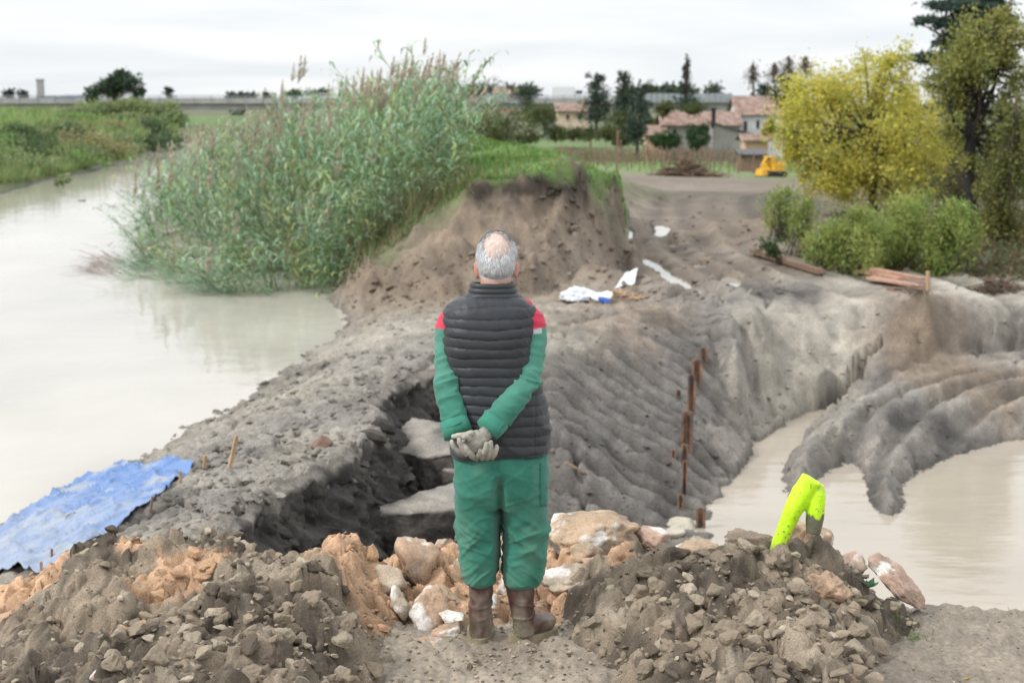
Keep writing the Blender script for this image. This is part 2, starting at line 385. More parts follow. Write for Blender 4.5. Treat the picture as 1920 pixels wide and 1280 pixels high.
# mud spit in the flooded hollow
line(*[Z(*p) for p in ((1910, 715, -1.5, 'Y'), (1800, 722, -1.62, 'Y'), (1700, 742, -1.78, 'G'), (1600, 780, -1.86, 'G'), (1520, 838, -1.95, 'G'), (1485, 890, -1.98, 'G'), (1488, 925, -2.05, 'G'))])
line(*[Z(*p) for p in ((1910, 770, -1.75, 'G'), (1800, 800, -1.88, 'S'), (1700, 850, -1.9, 'G'), (1660, 900, -1.93, 'S'), (1665, 945, -1.98, 'S'))])
lineZ((-2.21, 'G'), [(1470, 880), (1475, 920), (1492, 938), (1520, 915), (1560, 880), (1600, 868), (1618, 900), (1628, 945), (1660, 966), (1695, 958), (1690, 915), (1720, 890), (1780, 858), (1860, 835), (1940, 818)])
for p in ((1440, 880, -2.5, 'P'), (1430, 930, -2.5, 'P'), (1520, 800, -2.4, 'P'), (1590, 742, -2.12, 'P'), (1590, 905, -2.45, 'P'), (1560, 960, -2.5, 'P'), (1480, 1000, -2.5, 'P'), (1400, 1000, -2.45, 'P'), (1760, 960, -2.5, 'P'), (1900, 880, -2.4, 'P'), (1700, 1050, -2.5, 'P'), (1650, 790, -1.9, 'S'), (1600, 840, -1.96, 'G')): Z(*p)
# the cut end of the old dike
cb = [(600, 550, -1.1, 'Y'), (640, 540, -.98, 'B'), (700, 556, -.88, 'B'), (800, 563, -.82, 'B'), (960, 557, -.82, 'B'), (1060, 549, -.82, 'Y'), (1130, 525, -.8, 'Y'), (1178, 490, -.78, 'Y')]
line(*[Z(*p) for p in cb], Z(1178, 455, -.8, 'Y'), Z(1182, 420, -.82, 'Y'), Z(1190, 398, -.85, 'Y'))
line(*[Y(*p) for p in ((660, 510, 24.3, 'N'), (745, 440, 24.3, 'N'), (800, 396, 24.3, 'N'), (870, 345, 24.2, 'V'), (930, 324, 24.2, 'V'), (1000, 316, 24.4, 'V'), (1050, 300, 24.8, 'V'), (1080, 300, 25.2, 'B'), (1100, 316, 25.8, 'V'), (1155, 332, 28.5, 'V'), (1165, 345, 31, 'V'))])
for p in ((720, 510, 22.9, 'B'), (790, 470, 23.2, 'B'), (850, 420, 23.5, 'B'), (880, 372, 23.95, 'B'), (930, 355, 24.0, 'B'), (960, 450, 22.8, 'B'), (900, 500, 22.4, 'B'), (1000, 345, 24.2, 'B'), (1040, 420, 23.6, 'B'), (1060, 350, 24.5, 'B'), (1100, 370, 25.1, 'B'), (1110, 440, 24.4, 'B'), (1140, 390, 26.4, 'B'), (1155, 350, 28.2, 'B'), (1160, 400, 27.4, 'B'), (1090, 500, 22.9, 'B')): Y(*p)
for p in ((900, 264, 40, 'V'), (1040, 290, 30, 'V'), (960, 270, 34, 'V'), (870, 300, 28, 'V'), (780, 320, 28, 'N'), (700, 400, 28, 'N'), (600, 470, 29, 'N')): Y(*p)
for x, y, z, c in ((-3.2, 60, 1.15, 'V'), (-12, 110, 1.0, 'V'), (-30, 180, .8, 'V'), (-9, 60, -.2, 'N'), (-20, 110, -.2, 'N'), (3.0, 34, -.6, 'Y'), (4.5, 60, -1.6, 'Y'), (0, 110, -3.2, 'V'), (-14, 180, -4, 'V')): W(x, y, z, c)
# the dirt road and the plain behind
for p in ((1200, 520, -.8, 'Q'), (1300, 520, -.8, 'Q'), (1380, 500, -.8, 'Q'), (1240, 440, -.8, 'Q'), (1330, 430, -.75, 'Q'), (1250, 590, -.76, 'Q'), (1450, 500, -.84, 'Q'), (1560, 530, -.88, 'P'), (1650, 530, -.86, 'P'), (1380, 415, -.5, 'B'), (1345, 425, -.78, 'Q'), (1415, 430, -.8, 'Q'), (1320, 395, -.75, 'Q'),
          (1200, 400, -.85, 'Q'), (1300, 380, -.95, 'Q'), (1430, 400, -.85, 'Q'), (1240, 355, -1.25, 'Q'), (1200, 334, -1.5, 'Q'), (1300, 336, -1.9, 'Q'), (1400, 345, -1.7, 'Q'), (1480, 360, -1.4, 'Q'),
          (1100, 310, -2.7, 'V'), (1250, 318, -2.8, 'V'), (1400, 318, -2.9, 'V'), (1200, 300, -3.3, 'V'), (1450, 470, -.85, 'Y'), (1600, 500, -.9, 'K'), (1750, 530, -.86, 'T'), (1850, 480, -.8, 'K'), (1900, 515, -.9, 'K'), (1920, 440, -.8, 'K'), (1840, 560, -.92, 'T')): Z(*p)
for x, y, z, c in ((14, 25, -.8, 'K'), (22, 40, -1, 'K'), (10, 46, -1.1, 'K'), (36, 60, -2.2, 'N'), (30, 110, -4, 'N'), (0, 150, -4.3, 'N'), (10, 130, -3.9, 'V'), (60, 150, -4.5, 'N'), (200, 300, -4.5, 'N'), (0, 300, -4.6, 'N'), (-60, 300, -2, 'N'), (-300, 400, .6, 'N'), (200, 60, -1, 'N'), (60, 20, -.8, 'N')): W(x, y, z, c)

# fan shaped grid, finer near the camera
gu = np.concatenate([-np.geomspace(1.7, .43, 46)[:-1], np.linspace(-.43, .43, 470), np.geomspace(.43, 1.7, 46)[1:]])
gy = np.concatenate([np.linspace(.9, 4.4, 24)[:-1], np.geomspace(4.4, 8, 70)[:-1], np.geomspace(8, 24, 400)[:-1], np.geomspace(24, 46, 120), np.geomspace(46, 1250, 130)[1:]])
NU, NY = len(gu), len(gy)
ZG = np.full((NY, NU), np.nan); CG = np.zeros((NY, NU, len(CN)))
r_ = delaunay_2d_cdt([Vector(p) for p in tin_p], tin_e, [], 0, 1e-4)
tv = np.array([tuple(v) for v in r_[0]]); orig = r_[3]
tzv = np.zeros(len(tv)); tcv = np.zeros((len(tv), len(CN)))
P0 = np.array(tin_p); z0 = np.array(tin_z)
for i, o in enumerate(orig):
    if o: tzv[i] = z0[o[0]]; tcv[i, tin_c[o[0]]] = 1
    else:
        k = np.argsort(((P0 - tv[i]) ** 2).sum(1))[:2]; tzv[i] = z0[k].mean(); tcv[i, tin_c[k[0]]] = 1
XX = gu[None, :] * gy[:, None]; YY = np.repeat(gy[:, None], NU, 1)
for f in r_[2]:
    a, b, c = f; pa, pb, pc = tv[a], tv[b], tv[c]
    ys = (pa[1], pb[1], pc[1])
    i0, i1 = np.searchsorted(gy, min(ys)), np.searchsorted(gy, max(ys), 'right')
    us = [p[0] / max(p[1], .4) for p in (pa, pb, pc)]
    j0, j1 = np.searchsorted(gu, min(us)) - 1, np.searchsorted(gu, max(us), 'right') + 1
    j0 = max(j0, 0)
    if i1 <= i0 or j1 <= j0: continue
    x, y = XX[i0:i1, j0:j1], YY[i0:i1, j0:j1]
    det = (pb[1] - pc[1]) * (pa[0] - pc[0]) + (pc[0] - pb[0]) * (pa[1] - pc[1])
    if abs(det) < 1e-12: continue
    l1 = ((pb[1] - pc[1]) * (x - pc[0]) + (pc[0] - pb[0]) * (y - pc[1])) / det
    l2 = ((pc[1] - pa[1]) * (x - pc[0]) + (pa[0] - pc[0]) * (y - pc[1])) / det
    l3 = 1 - l1 - l2
    m = (l1 >= -1e-6) & (l2 >= -1e-6) & (l3 >= -1e-6)
    ZG[i0:i1, j0:j1][m] = (l1 * tzv[a] + l2 * tzv[b] + l3 * tzv[c])[m]
    CG[i0:i1, j0:j1][m] = (l1[..., None] * tcv[a] + l2[..., None] * tcv[b] + l3[..., None] * tcv[c])[m]
ZG[np.isnan(ZG)] = -1
def blur(a, n=1):
    for _ in range(n):
        p = np.pad(a, ((1, 1), (0, 0)) + ((0, 0),) * (a.ndim - 2), mode='edge'); a = (p[:-2] + 2 * p[1:-1] + p[2:]) / 4
        p = np.pad(a, ((0, 0), (1, 1)) + ((0, 0),) * (a.ndim - 2), mode='edge'); a = (p[:, :-2] + 2 * p[:, 1:-1] + p[:, 2:]) / 4
    return a
ZG = blur(ZG, 3)
def gidx(x, y):
    x = np.asarray(x, float); y = np.clip(np.asarray(y, float), gy[0], gy[-1] - 1e-6)
    fi = np.interp(y, gy, np.arange(NY)); fj = np.interp(x / y, gu, np.arange(NU))
    return np.clip(fi, 0, NY - 1.001), np.clip(fj, 0, NU - 1.001)
def samp(A, x, y):
    fi, fj = gidx(x, y); i, j = fi.astype(int), fj.astype(int); a, b = fi - i, fj - j
    if A.ndim == 3: a, b = a[..., None], b[..., None]
    return A[i, j] * (1 - a) * (1 - b) + A[i + 1, j] * a * (1 - b) + A[i, j + 1] * (1 - a) * b + A[i + 1, j + 1] * a * b
# ragged edges: the whole relief is looked up at slightly shifted places
wa = .16 * sstep(6.5, 9, YY) + .0
wx = wa * (fbm(XX * 1.3, YY * 1.3, oct=3, seed=3) + .35 * fbm(XX * 6, YY * 6, oct=2, seed=5))
wy = wa * (fbm(XX * 1.3 + 40, YY * 1.3, oct=3, seed=4) + .35 * fbm(XX * 6 + 9, YY * 6, oct=2, seed=6))
ZG = samp(ZG, XX + wx, YY + wy); CG = samp(CG, XX + wx * 1.3, YY + wy * 1.3)
c_ = {k: CG[..., i] for i, k in enumerate(CN)}
sl_y, sl_x = np.gradient(ZG)
steep = np.hypot(sl_y / np.gradient(YY, axis=0), sl_x / np.gradient(XX, axis=1))
steep = np.clip(blur(steep, 2), 0, 4)
near = 1 - sstep(30, 70, YY)
flat_ = 1 - .72 * np.clip(c_['G'] + c_['P'], 0, 1) * (XX < .3) * sstep(8, 9, YY) - .86 * np.clip((c_['Y'] + c_['Q'] + c_['T'] + c_['G'] + .6 * c_['P'] + c_['N'] + c_['V']) * sstep(20.5, 22.5, YY) * sstep(1.0, 1.6, XX), 0, 1) - .5 * np.clip(c_['T'] + .6 * c_['P'], 0, 1) * (XX > 1) - .5 * c_['F']
flat_ = np.clip(flat_ - .85 * c_['S'] * (XX > .2) * (XX < 3.2) * (YY > 12.5), .12, 1)
# lumps, clods, ruts
def dist_poly(poly, x, y):
    d = np.full(x.shape, 1e9)
    for a, b in zip(poly[:-1], poly[1:]):
        ab = b - a; t = np.clip(((x - a[0]) * ab[0] + (y - a[1]) * ab[1]) / (ab @ ab), 0, 1)
        d = np.minimum(d, np.hypot(x - a[0] - t * ab[0], y - a[1] - t * ab[1]))
    return d
d_arc = dist_poly(np.array([at_z(px, py, -1.9)[:2] for px, py in ((1990, 690), (1800, 712), (1600, 768), (1478, 880))]), XX, YY)
lump = fbm(XX * 1.1, YY * 1.1, oct=6, seed=10, gain=.56) * .10
bill = np.abs(fbm(XX * 2.6 + .2 * perlin(XX * 7, YY * 7), YY * 2.6, oct=5, seed=12, gain=.58))
f1, f2, rv = worley(XX * 4.2, YY * 4.2, 21); cl1 = np.sqrt(np.clip(1 - (f1 / .62) ** 2, 0, 1)) * (.3 + .7 * rv) * .085
f1b, _, rvb = worley(XX * 11, YY * 11, 22); cl2 = np.sqrt(np.clip(1 - (f1b / .62) ** 2, 0, 1)) * (.2 + .8 * rvb) * .045
rough_ = np.clip(fbm(XX * .5, YY * .5, oct=3, seed=31) * 1.3 + .55, .12, 1.2)
under = sstep(-2.34, -2.16, ZG) * np.where(XX < -1, sstep(-1.4, -1.15, ZG), 1)
dry = under * np.clip(c_['G'] + .55 * c_['P'] + .7 * c_['D'] + .5 * c_['Y'] + .6 * c_['B'] + .35 * c_['S'], 0, 1)
ZG = ZG + near * flat_ * (bill * .13 * dry * sstep(6.5, 8.5, YY) + lump * (.45 * under + .4 * dry) + (cl1 + cl2) * rough_ * dry * (1 - .75 * (XX > 2.2) * (YY > 14) * (d_arc < 3.2)) * (.35 + .65 * sstep(6, 8.5, YY)))
ZG = ZG + near * c_['B'] * fbm(XX * 2.4, YY * 2.0, ZG * 1.6, oct=5, seed=41, gain=.55) * .26 * np.clip(steep, .3, 1.5)
ZG = ZG + near * c_['D'] * fbm(XX * 4, YY * 4, oct=5, seed=43, gain=.6) * .26
# grouser marks of the bulldozer running straight down the slope
q = YY * 1.0 + XX * .22 + .05 * fbm(XX * .8, YY * 1.6, oct=3, seed=51)
saw = (q / .33) % 1.0; gr = np.exp(-((saw - .5) / .13) ** 2) - .35 * np.exp(-((saw - .82) / .12) ** 2)
m_s = c_['S'] * sstep(12.6, 13.6, YY) * (1 - sstep(2.3, 2.9, XX - (YY - 16) * .22)) * sstep(.2, .6, XX + 1)
ZG = ZG - m_s * gr * .115 * (.45 + 1.0 * np.clip(fbm(XX * .6, YY * 3, oct=2, seed=53) * 1.5 + .5, 0, 1))
# tracks along the mud spit
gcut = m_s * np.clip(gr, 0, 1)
def inpoly(poly, x, y):
    c = np.zeros(x.shape, bool); j = len(poly) - 1
    for i in range(len(poly)):
        (xi, yi), (xj, yj) = poly[i], poly[j]
        if abs(yj - yi) > 1e-9: c ^= ((yi > y) != (yj > y)) & (x < (xj - xi) * (y - yi) / (yj - yi) + xi)
        j = i
    return c
pz = lambda L: np.array([at_z(a, b, -2.2)[:2] for a, b in L])
edge_s = pz([(1650, 740), (1590, 768), (1532, 805), (1484, 852), (1470, 892), (1476, 925), (1492, 938), (1520, 915), (1556, 882), (1600, 866), (1618, 895), (1628, 942), (1660, 967), (1697, 958), (1690, 915), (1718, 889), (1778, 858), (1862, 833), (2000, 810)])
spit = np.concatenate([edge_s, pz([(2000, 690), (1720, 712)])])
flood = pz([(1335, 1100), (1335, 985), (1348, 935), (1400, 864), (1420, 830), (1480, 788), (1570, 752), (1650, 740), (1960, 740), (2100, 740), (2100, 1100)])
jx, jy = XX + .05 * fbm(XX * 5, YY * 5, oct=3, seed=56), YY + .07 * fbm(XX * 5 + 7, YY * 5, oct=3, seed=57)
in_s, in_f = inpoly(spit, jx, jy), inpoly(flood, jx, jy)
d_e = dist_poly(edge_s, jx, jy)
d_f = dist_poly(np.concatenate([flood, flood[:1]]), jx, jy)
ZG = np.where(in_f & ~in_s, np.minimum(ZG, -2.20 - .22 * sstep(0, .35, np.minimum(d_e, d_f))), ZG)
arc = np.array([at_z(px, py, -1.9)[:2] for px, py in ((1990, 690), (1900, 703), (1800, 712), (1700, 732), (1600, 768), (1520, 822), (1478, 880), (1474, 940))])
d_a = dist_poly(arc, XX + .05 * fbm(XX * 1.5, YY * 1.5, oct=2, seed=55), YY)
trk = np.cos(2 * np.pi * (d_a - .1) / .52)
zs_p = -2.21 + .50 * (1 - np.exp(-d_e / .40)) + .015 * fbm(XX * 3, YY * 3, oct=5, seed=58, gain=.6) + sstep(.02, .3, d_e) * (.085 * np.sign(trk) * np.abs(trk) ** .6 * (1 - sstep(1.4, 1.9, d_a)) + .05 * np.abs(fbm(XX * 2.2, YY * 2.2, oct=5, seed=59, gain=.6)) * sstep(1.2, 1.9, d_a))
m_k = in_s * (1 - sstep(.0, 1.0, np.maximum(0, YY - np.interp(XX, arc[::-1, 0], arc[::-1, 1]))))
ZG = ZG * (1 - m_k) + zs_p * m_k
# wheel ruts on the dirt road
rd = np.array([at_z(px, py, -.8)[:2] for px, py in ((1340, 549), (1287, 530), (1240, 502), (1192, 467), (1170, 430), (1174, 400), (1192, 370), (1230, 345), (1300, 333))])
def dist_poly(poly, x, y):
    d = np.full(x.shape, 1e9)
    for a, b in zip(poly[:-1], poly[1:]):
        ab = b - a; t = np.clip(((x - a[0]) * ab[0] + (y - a[1]) * ab[1]) / (ab @ ab), 0, 1)
        d = np.minimum(d, np.hypot(x - a[0] - t * ab[0], y - a[1] - t * ab[1]))
    return d
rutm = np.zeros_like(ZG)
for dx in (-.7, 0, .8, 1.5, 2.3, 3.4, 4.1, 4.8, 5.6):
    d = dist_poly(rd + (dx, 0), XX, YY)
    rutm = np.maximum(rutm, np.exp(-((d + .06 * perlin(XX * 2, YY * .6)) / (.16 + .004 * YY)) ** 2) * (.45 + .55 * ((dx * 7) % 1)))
    ZG = ZG - (1 - sstep(30, 37, YY)) * (np.exp(-(d / .22) ** 2) * .045 - np.exp(-((d - .40) / .15) ** 2) * .03)
w1, w2, _ = worley(XX * 1.5 + .25 * perlin(XX * 4, YY * 4), YY * 1.1 + .25 * perlin(XX * 4 + 9, YY * 4), 77)
pm_ = np.clip(fbm(XX * .45 + 3, YY * .45, oct=2, seed=78) * 2 + .55, 0, 1) * np.clip(c_['G'] + c_['P'] * .7, 0, 1) * sstep(8, 9, YY) * (1 - sstep(22, 26, YY)) * under
ZG = ZG - np.exp(-((w2 - w1) / .055) ** 2) * .17 * pm_
# cracks in the bank
for poly, dep, wd in ((((545, 765), (575, 740), (612, 722)), .12, .05), (((1040, 626), (1110, 612), (1190, 592), (1262, 573)), .22, .08), (((1078, 730), (1098, 770), (1094, 806)), .16, .05),
                      (((712, 770), (690, 746), (735, 716), (790, 700), (830, 680)), .2, .06), (((640, 520 + 125), (600, 668), (560, 690)), .07, .05), (((400, 800), (440, 775), (500, 735)), .08, .05)):
    pl = np.array([at_z(px, py, -.85)[:2] for px, py in poly]); d = dist_poly(pl, XX + .1 * fbm(XX * 5, YY * 5, oct=2, seed=61), YY + .15 * fbm(XX * 4, YY * 4, oct=2, seed=62))
    ZG = ZG - np.exp(-(d / wd) ** 2) * dep
# hollows for the puddles on the road: (px, py, half width, half length in px, slant)
PUD = []
for px, py, a_, b_, sl in ((1168, 426, 13, 8, 0), (1240, 430, 15, 10, 0), (1163, 450, 9, 9, .5), (1176, 463, 9, 10, .6), (1222, 492, 28, 9, .3), (1205, 487, 8, 5, .2), (1256, 518, 26, 11, .75), (1287, 532, 32, 11, .62), (1330, 546, 36, 8, .35), (1371, 520, 20, 9, .1), (1228, 531, 20, 6, 0), (1265, 561, 24, 4, -.25), (1312, 491, 14, 4, .1), (1262, 455, 7, 4, 0)):
    th = np.linspace(0, 2 * np.pi, 25)[:-1]
    ex, ey = px + a_ * np.cos(th), py + sl * a_ * np.cos(th) + b_ * np.sin(th)
    pl = np.array([at_z(u, v, -.80)[:2] for u, v in zip(ex, ey)]); cen = pl.mean(0)
    Mx = np.array([at_z(px + a_, py + sl * a_, -.8)[:2] - cen, at_z(px, py - b_, -.8)[:2] - cen]).T; Mi = np.linalg.inv(Mx)
    q_x, q_y = Mi[0, 0] * (XX - cen[0]) + Mi[0, 1] * (YY - cen[1]), Mi[1, 0] * (XX - cen[0]) + Mi[1, 1] * (YY - cen[1])
    d = np.hypot(q_x, q_y) + .34 * fbm(XX * 3, YY * 1.2, oct=4, seed=63)
    PUD.append((pl, cen, d, float(np.percentile(samp(ZG, pl[:, 0], pl[:, 1]), 30)), px))
chain = lambda px: 1 if px in (1205, 1222, 1258, 1256, 1287, 1330, 1228) else 2 if px in (1163, 1176, 1168) else px
lev = {}
for p_ in PUD: lev.setdefault(chain(p_[4]), []).append(p_[3])
dall = {}
for p_ in PUD: k_ = chain(p_[4]); dall[k_] = np.minimum(dall.get(k_, 99), p_[2])
for k_, d in dall.items():
    L_ = float(np.mean(lev[k_])); m_ = 1 - sstep(.9, 1.5, d); lip = sstep(.95, 1.25, d) * (1 - sstep(2.2, 3.6, d))
    ZG = ZG * (1 - m_) + (L_ - .10) * m_; ZG = ZG * (1 - lip) + np.maximum(ZG, L_ - .01) * lip
PUD = [((pl - cen) * 1.25 + cen, float(np.mean(lev[chain(px)])) - .045 - .0006 * i) for i, (pl, cen, d, l_, px) in enumerate(PUD)]
# fine grain
ZG = ZG + near * .03 * under * fbm(XX * 14, YY * 14, oct=3, seed=71) * (1 - sstep(20, 34, YY))

def gz(x, y): return samp(ZG, x, y)
_ts = np.geomspace(4.2, 700, 1600)
def hit(px, py):
    r = ray(px, py); t = _ts / r[1]; x, z = r[0] * t, CAMH + r[2] * t
    g = gz(x, _ts); k = np.argmax(z < g)
    if not (z < g).any(): k = len(_ts) - 1
    k = max(k, 1)
    a, b = z[k - 1] - g[k - 1], g[k] - z[k]; w = a / (a + b + 1e-9)
    yy = _ts[k - 1] + w * (_ts[k] - _ts[k - 1]); xx = r[0] * yy / r[1]
    return np.array([xx, yy, float(gz(xx, yy))])

# ground colour (mud, sand, clay, turf, plus painted shade in pit and grooves), broken up at its borders
cw = CG ** 1.0
jitter = np.stack([fbm(XX * 1.7 + 13 * k, YY * 1.7, oct=4, seed=80 + k) for k in range(len(CN))], -1)
cw = np.clip(cw * (1 + 1.1 * jitter), 0, None); cw /= cw.sum(-1, keepdims=True) + 1e-9
gcol = cw @ np.array([CLS[k] for k in CN])
pn = fbm(XX * .8, YY * .8, oct=4, seed=91)
gcol = gcol * (1 + .18 * pn[..., None])
sand = np.clip(fbm(XX * .6 + 5, YY * .6, oct=4, seed=92) * 1.5 - .25, 0, 1)[..., None] * (c_['G'] + c_['Y'])[..., None]
gcol = gcol * (1 - .5 * sand) + .5 * sand * np.array([.36, .325, .275])
wet = np.clip(fbm(XX * .9 + 20, YY * .9, oct=5, seed=95, gain=.6) * 1.5 - .05, 0, 1)[..., None] * (c_['G'] + c_['S'] + c_['Y'] + .7 * c_['B'] + .4 * c_['P'])[..., None]
gcol = gcol * (1 - .45 * wet) * (1 - .62 * gcut[..., None]) * (1 - .45 * (m_k * np.clip(-trk, 0, 1) * (1 - sstep(1.4, 1.9, d_a)))[..., None])  # slope grooves painted dark as shadow lines; spit ruts darkened as well
wl_ = np.where((XX < -1) & (ZG > -1.25), np.exp(-np.clip(ZG + 1.19, 0, 9) / .05), 0) + np.where((XX > .5) & (YY > 10) & (YY < 21) & (ZG > -2.25), np.exp(-np.clip(ZG + 2.19, 0, 9) / .06), 0)
gcol = gcol * (1 - .5 * np.clip(wl_, 0, 1)[..., None])
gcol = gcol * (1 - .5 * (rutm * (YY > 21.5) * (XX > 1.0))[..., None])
# a dark humus band under the turf along the cut
hum = np.exp(-((ZG - .78 - .25 * fbm(XX * 1.5, YY, oct=2, seed=93)) / .16) ** 2) * c_['B'] * sstep(22, 23, YY) * (1 - sstep(30, 34, YY)) * np.clip(steep, 0, 1)
gcol = gcol * (1 - .80 * np.clip(1.4 * hum, 0, 1)[..., None])
VG = np.stack([XX, YY, ZG], -1).reshape(-1, 3)
ii = (np.arange(NY - 1)[:, None] * NU + np.arange(NU - 1)[None]).ravel()
QG = np.stack([ii, ii + 1, ii + NU + 1, ii + NU], -1)
M_ground = mat('wet_soil', attr=True, rough=.82, var=.3, scale=3.0, bump=.55, bscale=26, bdist=.016, rvar=.18, fine=(45, .25), spec=.35)
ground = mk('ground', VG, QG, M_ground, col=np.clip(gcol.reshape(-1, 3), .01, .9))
ground['kind'] = 'structure'; ground['label'] = 'muddy ground of the breached river bank, dirt road and fields'

# ------------------------------------------------------------------ muddy water
def water_mat(name, col, wscale, strength, stretch=(1, 1, 1), rough=.04, rough2=.0):
    m = bpy.data.materials.new(name); m.use_nodes = True
    N, L = m.node_tree.nodes, m.node_tree.links; b = N['Principled BSDF']
    tcn = N.new('ShaderNodeTexCoord'); mp = N.new('ShaderNodeMapping'); mp.inputs['Scale'].default_value = stretch
    L.new(tcn.outputs['Object'], mp.inputs[0])
    n0 = N.new('ShaderNodeTexNoise'); n0.inputs['Scale'].default_value = .35; n0.inputs['Detail'].default_value = 4
    L.new(mp.outputs[0], n0.inputs['Vector'])
    rp = N.new('ShaderNodeValToRGB')
    rp.color_ramp.elements[0].position = .35; rp.color_ramp.elements[0].color = (*[c * .88 for c in col], 1)
    rp.color_ramp.elements[1].position = .68; rp.color_ramp.elements[1].color = (*[min(c * 1.1, .9) for c in col], 1)
    L.new(n0.outputs[0], rp.inputs[0]); L.new(rp.outputs[0], b.inputs['Base Color'])
    b.inputs['Roughness'].default_value = rough; b.inputs['IOR'].default_value = 1.33
    n1 = N.new('ShaderNodeTexNoise'); n1.inputs['Scale'].default_value = wscale; n1.inputs['Detail'].default_value = 4
    L.new(mp.outputs[0], n1.inputs['Vector'])
    bp = N.new('ShaderNodeBump'); bp.inputs['Strength'].default_value = strength; bp.inputs['Distance'].default_value = .05
    L.new(n1.outputs[0], bp.inputs['Height']); L.new(bp.outputs[0], b.inputs['Normal'])
    return m
M_river = water_mat('river_water', (.46, .43, .375), 2.2, .16, (1, .7, 1), .06)
M_pool = water_mat('pool_water', (.40, .35, .285), 2.6, .16, (.5, 1.6, 1), .06)
M_pud = water_mat('puddle_water', (.36, .33, .28), 3, .03, (1, .5, 1), .03)
def sheet(name, pts, z, m, label):
    n = len(pts); V = [(a, b, z) for a, b in pts]
    me = bpy.data.meshes.new(name); me.from_pydata(V, [], [list(range(n))]); me.materials.append(m); me.update()
    if me.polygons[0].normal.z < 0: me.flip_normals()
    o = bpy.data.objects.new(name, me); C.objects.link(o); o['kind'] = 'structure'; o['label'] = label
    return o
sheet('river', [(-3.2, 5), (-2.9, 8), (-2.55, 11), (-2.3, 14), (-1.9, 20), (-1.6, 22.5), (-3, 25.5), (-5, 30), (-9, 60), (-18, 100), (-28, 190), (-60, 190), (-40, 60), (-26, 30), (-26, 5)], -1.2, M_river, 'muddy river on the left reflecting the white sky')
for pl, L_ in PUD:
    sheet('puddle', [tuple(p) for p in pl[::-1]], L_, M_pud, 'white shining puddle on the muddy dirt road')
sheet('flood_pool', [(.9, 7.5), (13, 7.5), (13.3, 18.6), (6, 18.8), (4.4, 20.2), (3.0, 18.6), (2.0, 16.4), (1.2, 14)], -2.2, M_pool, 'tan flood water standing in the hollow on the right')
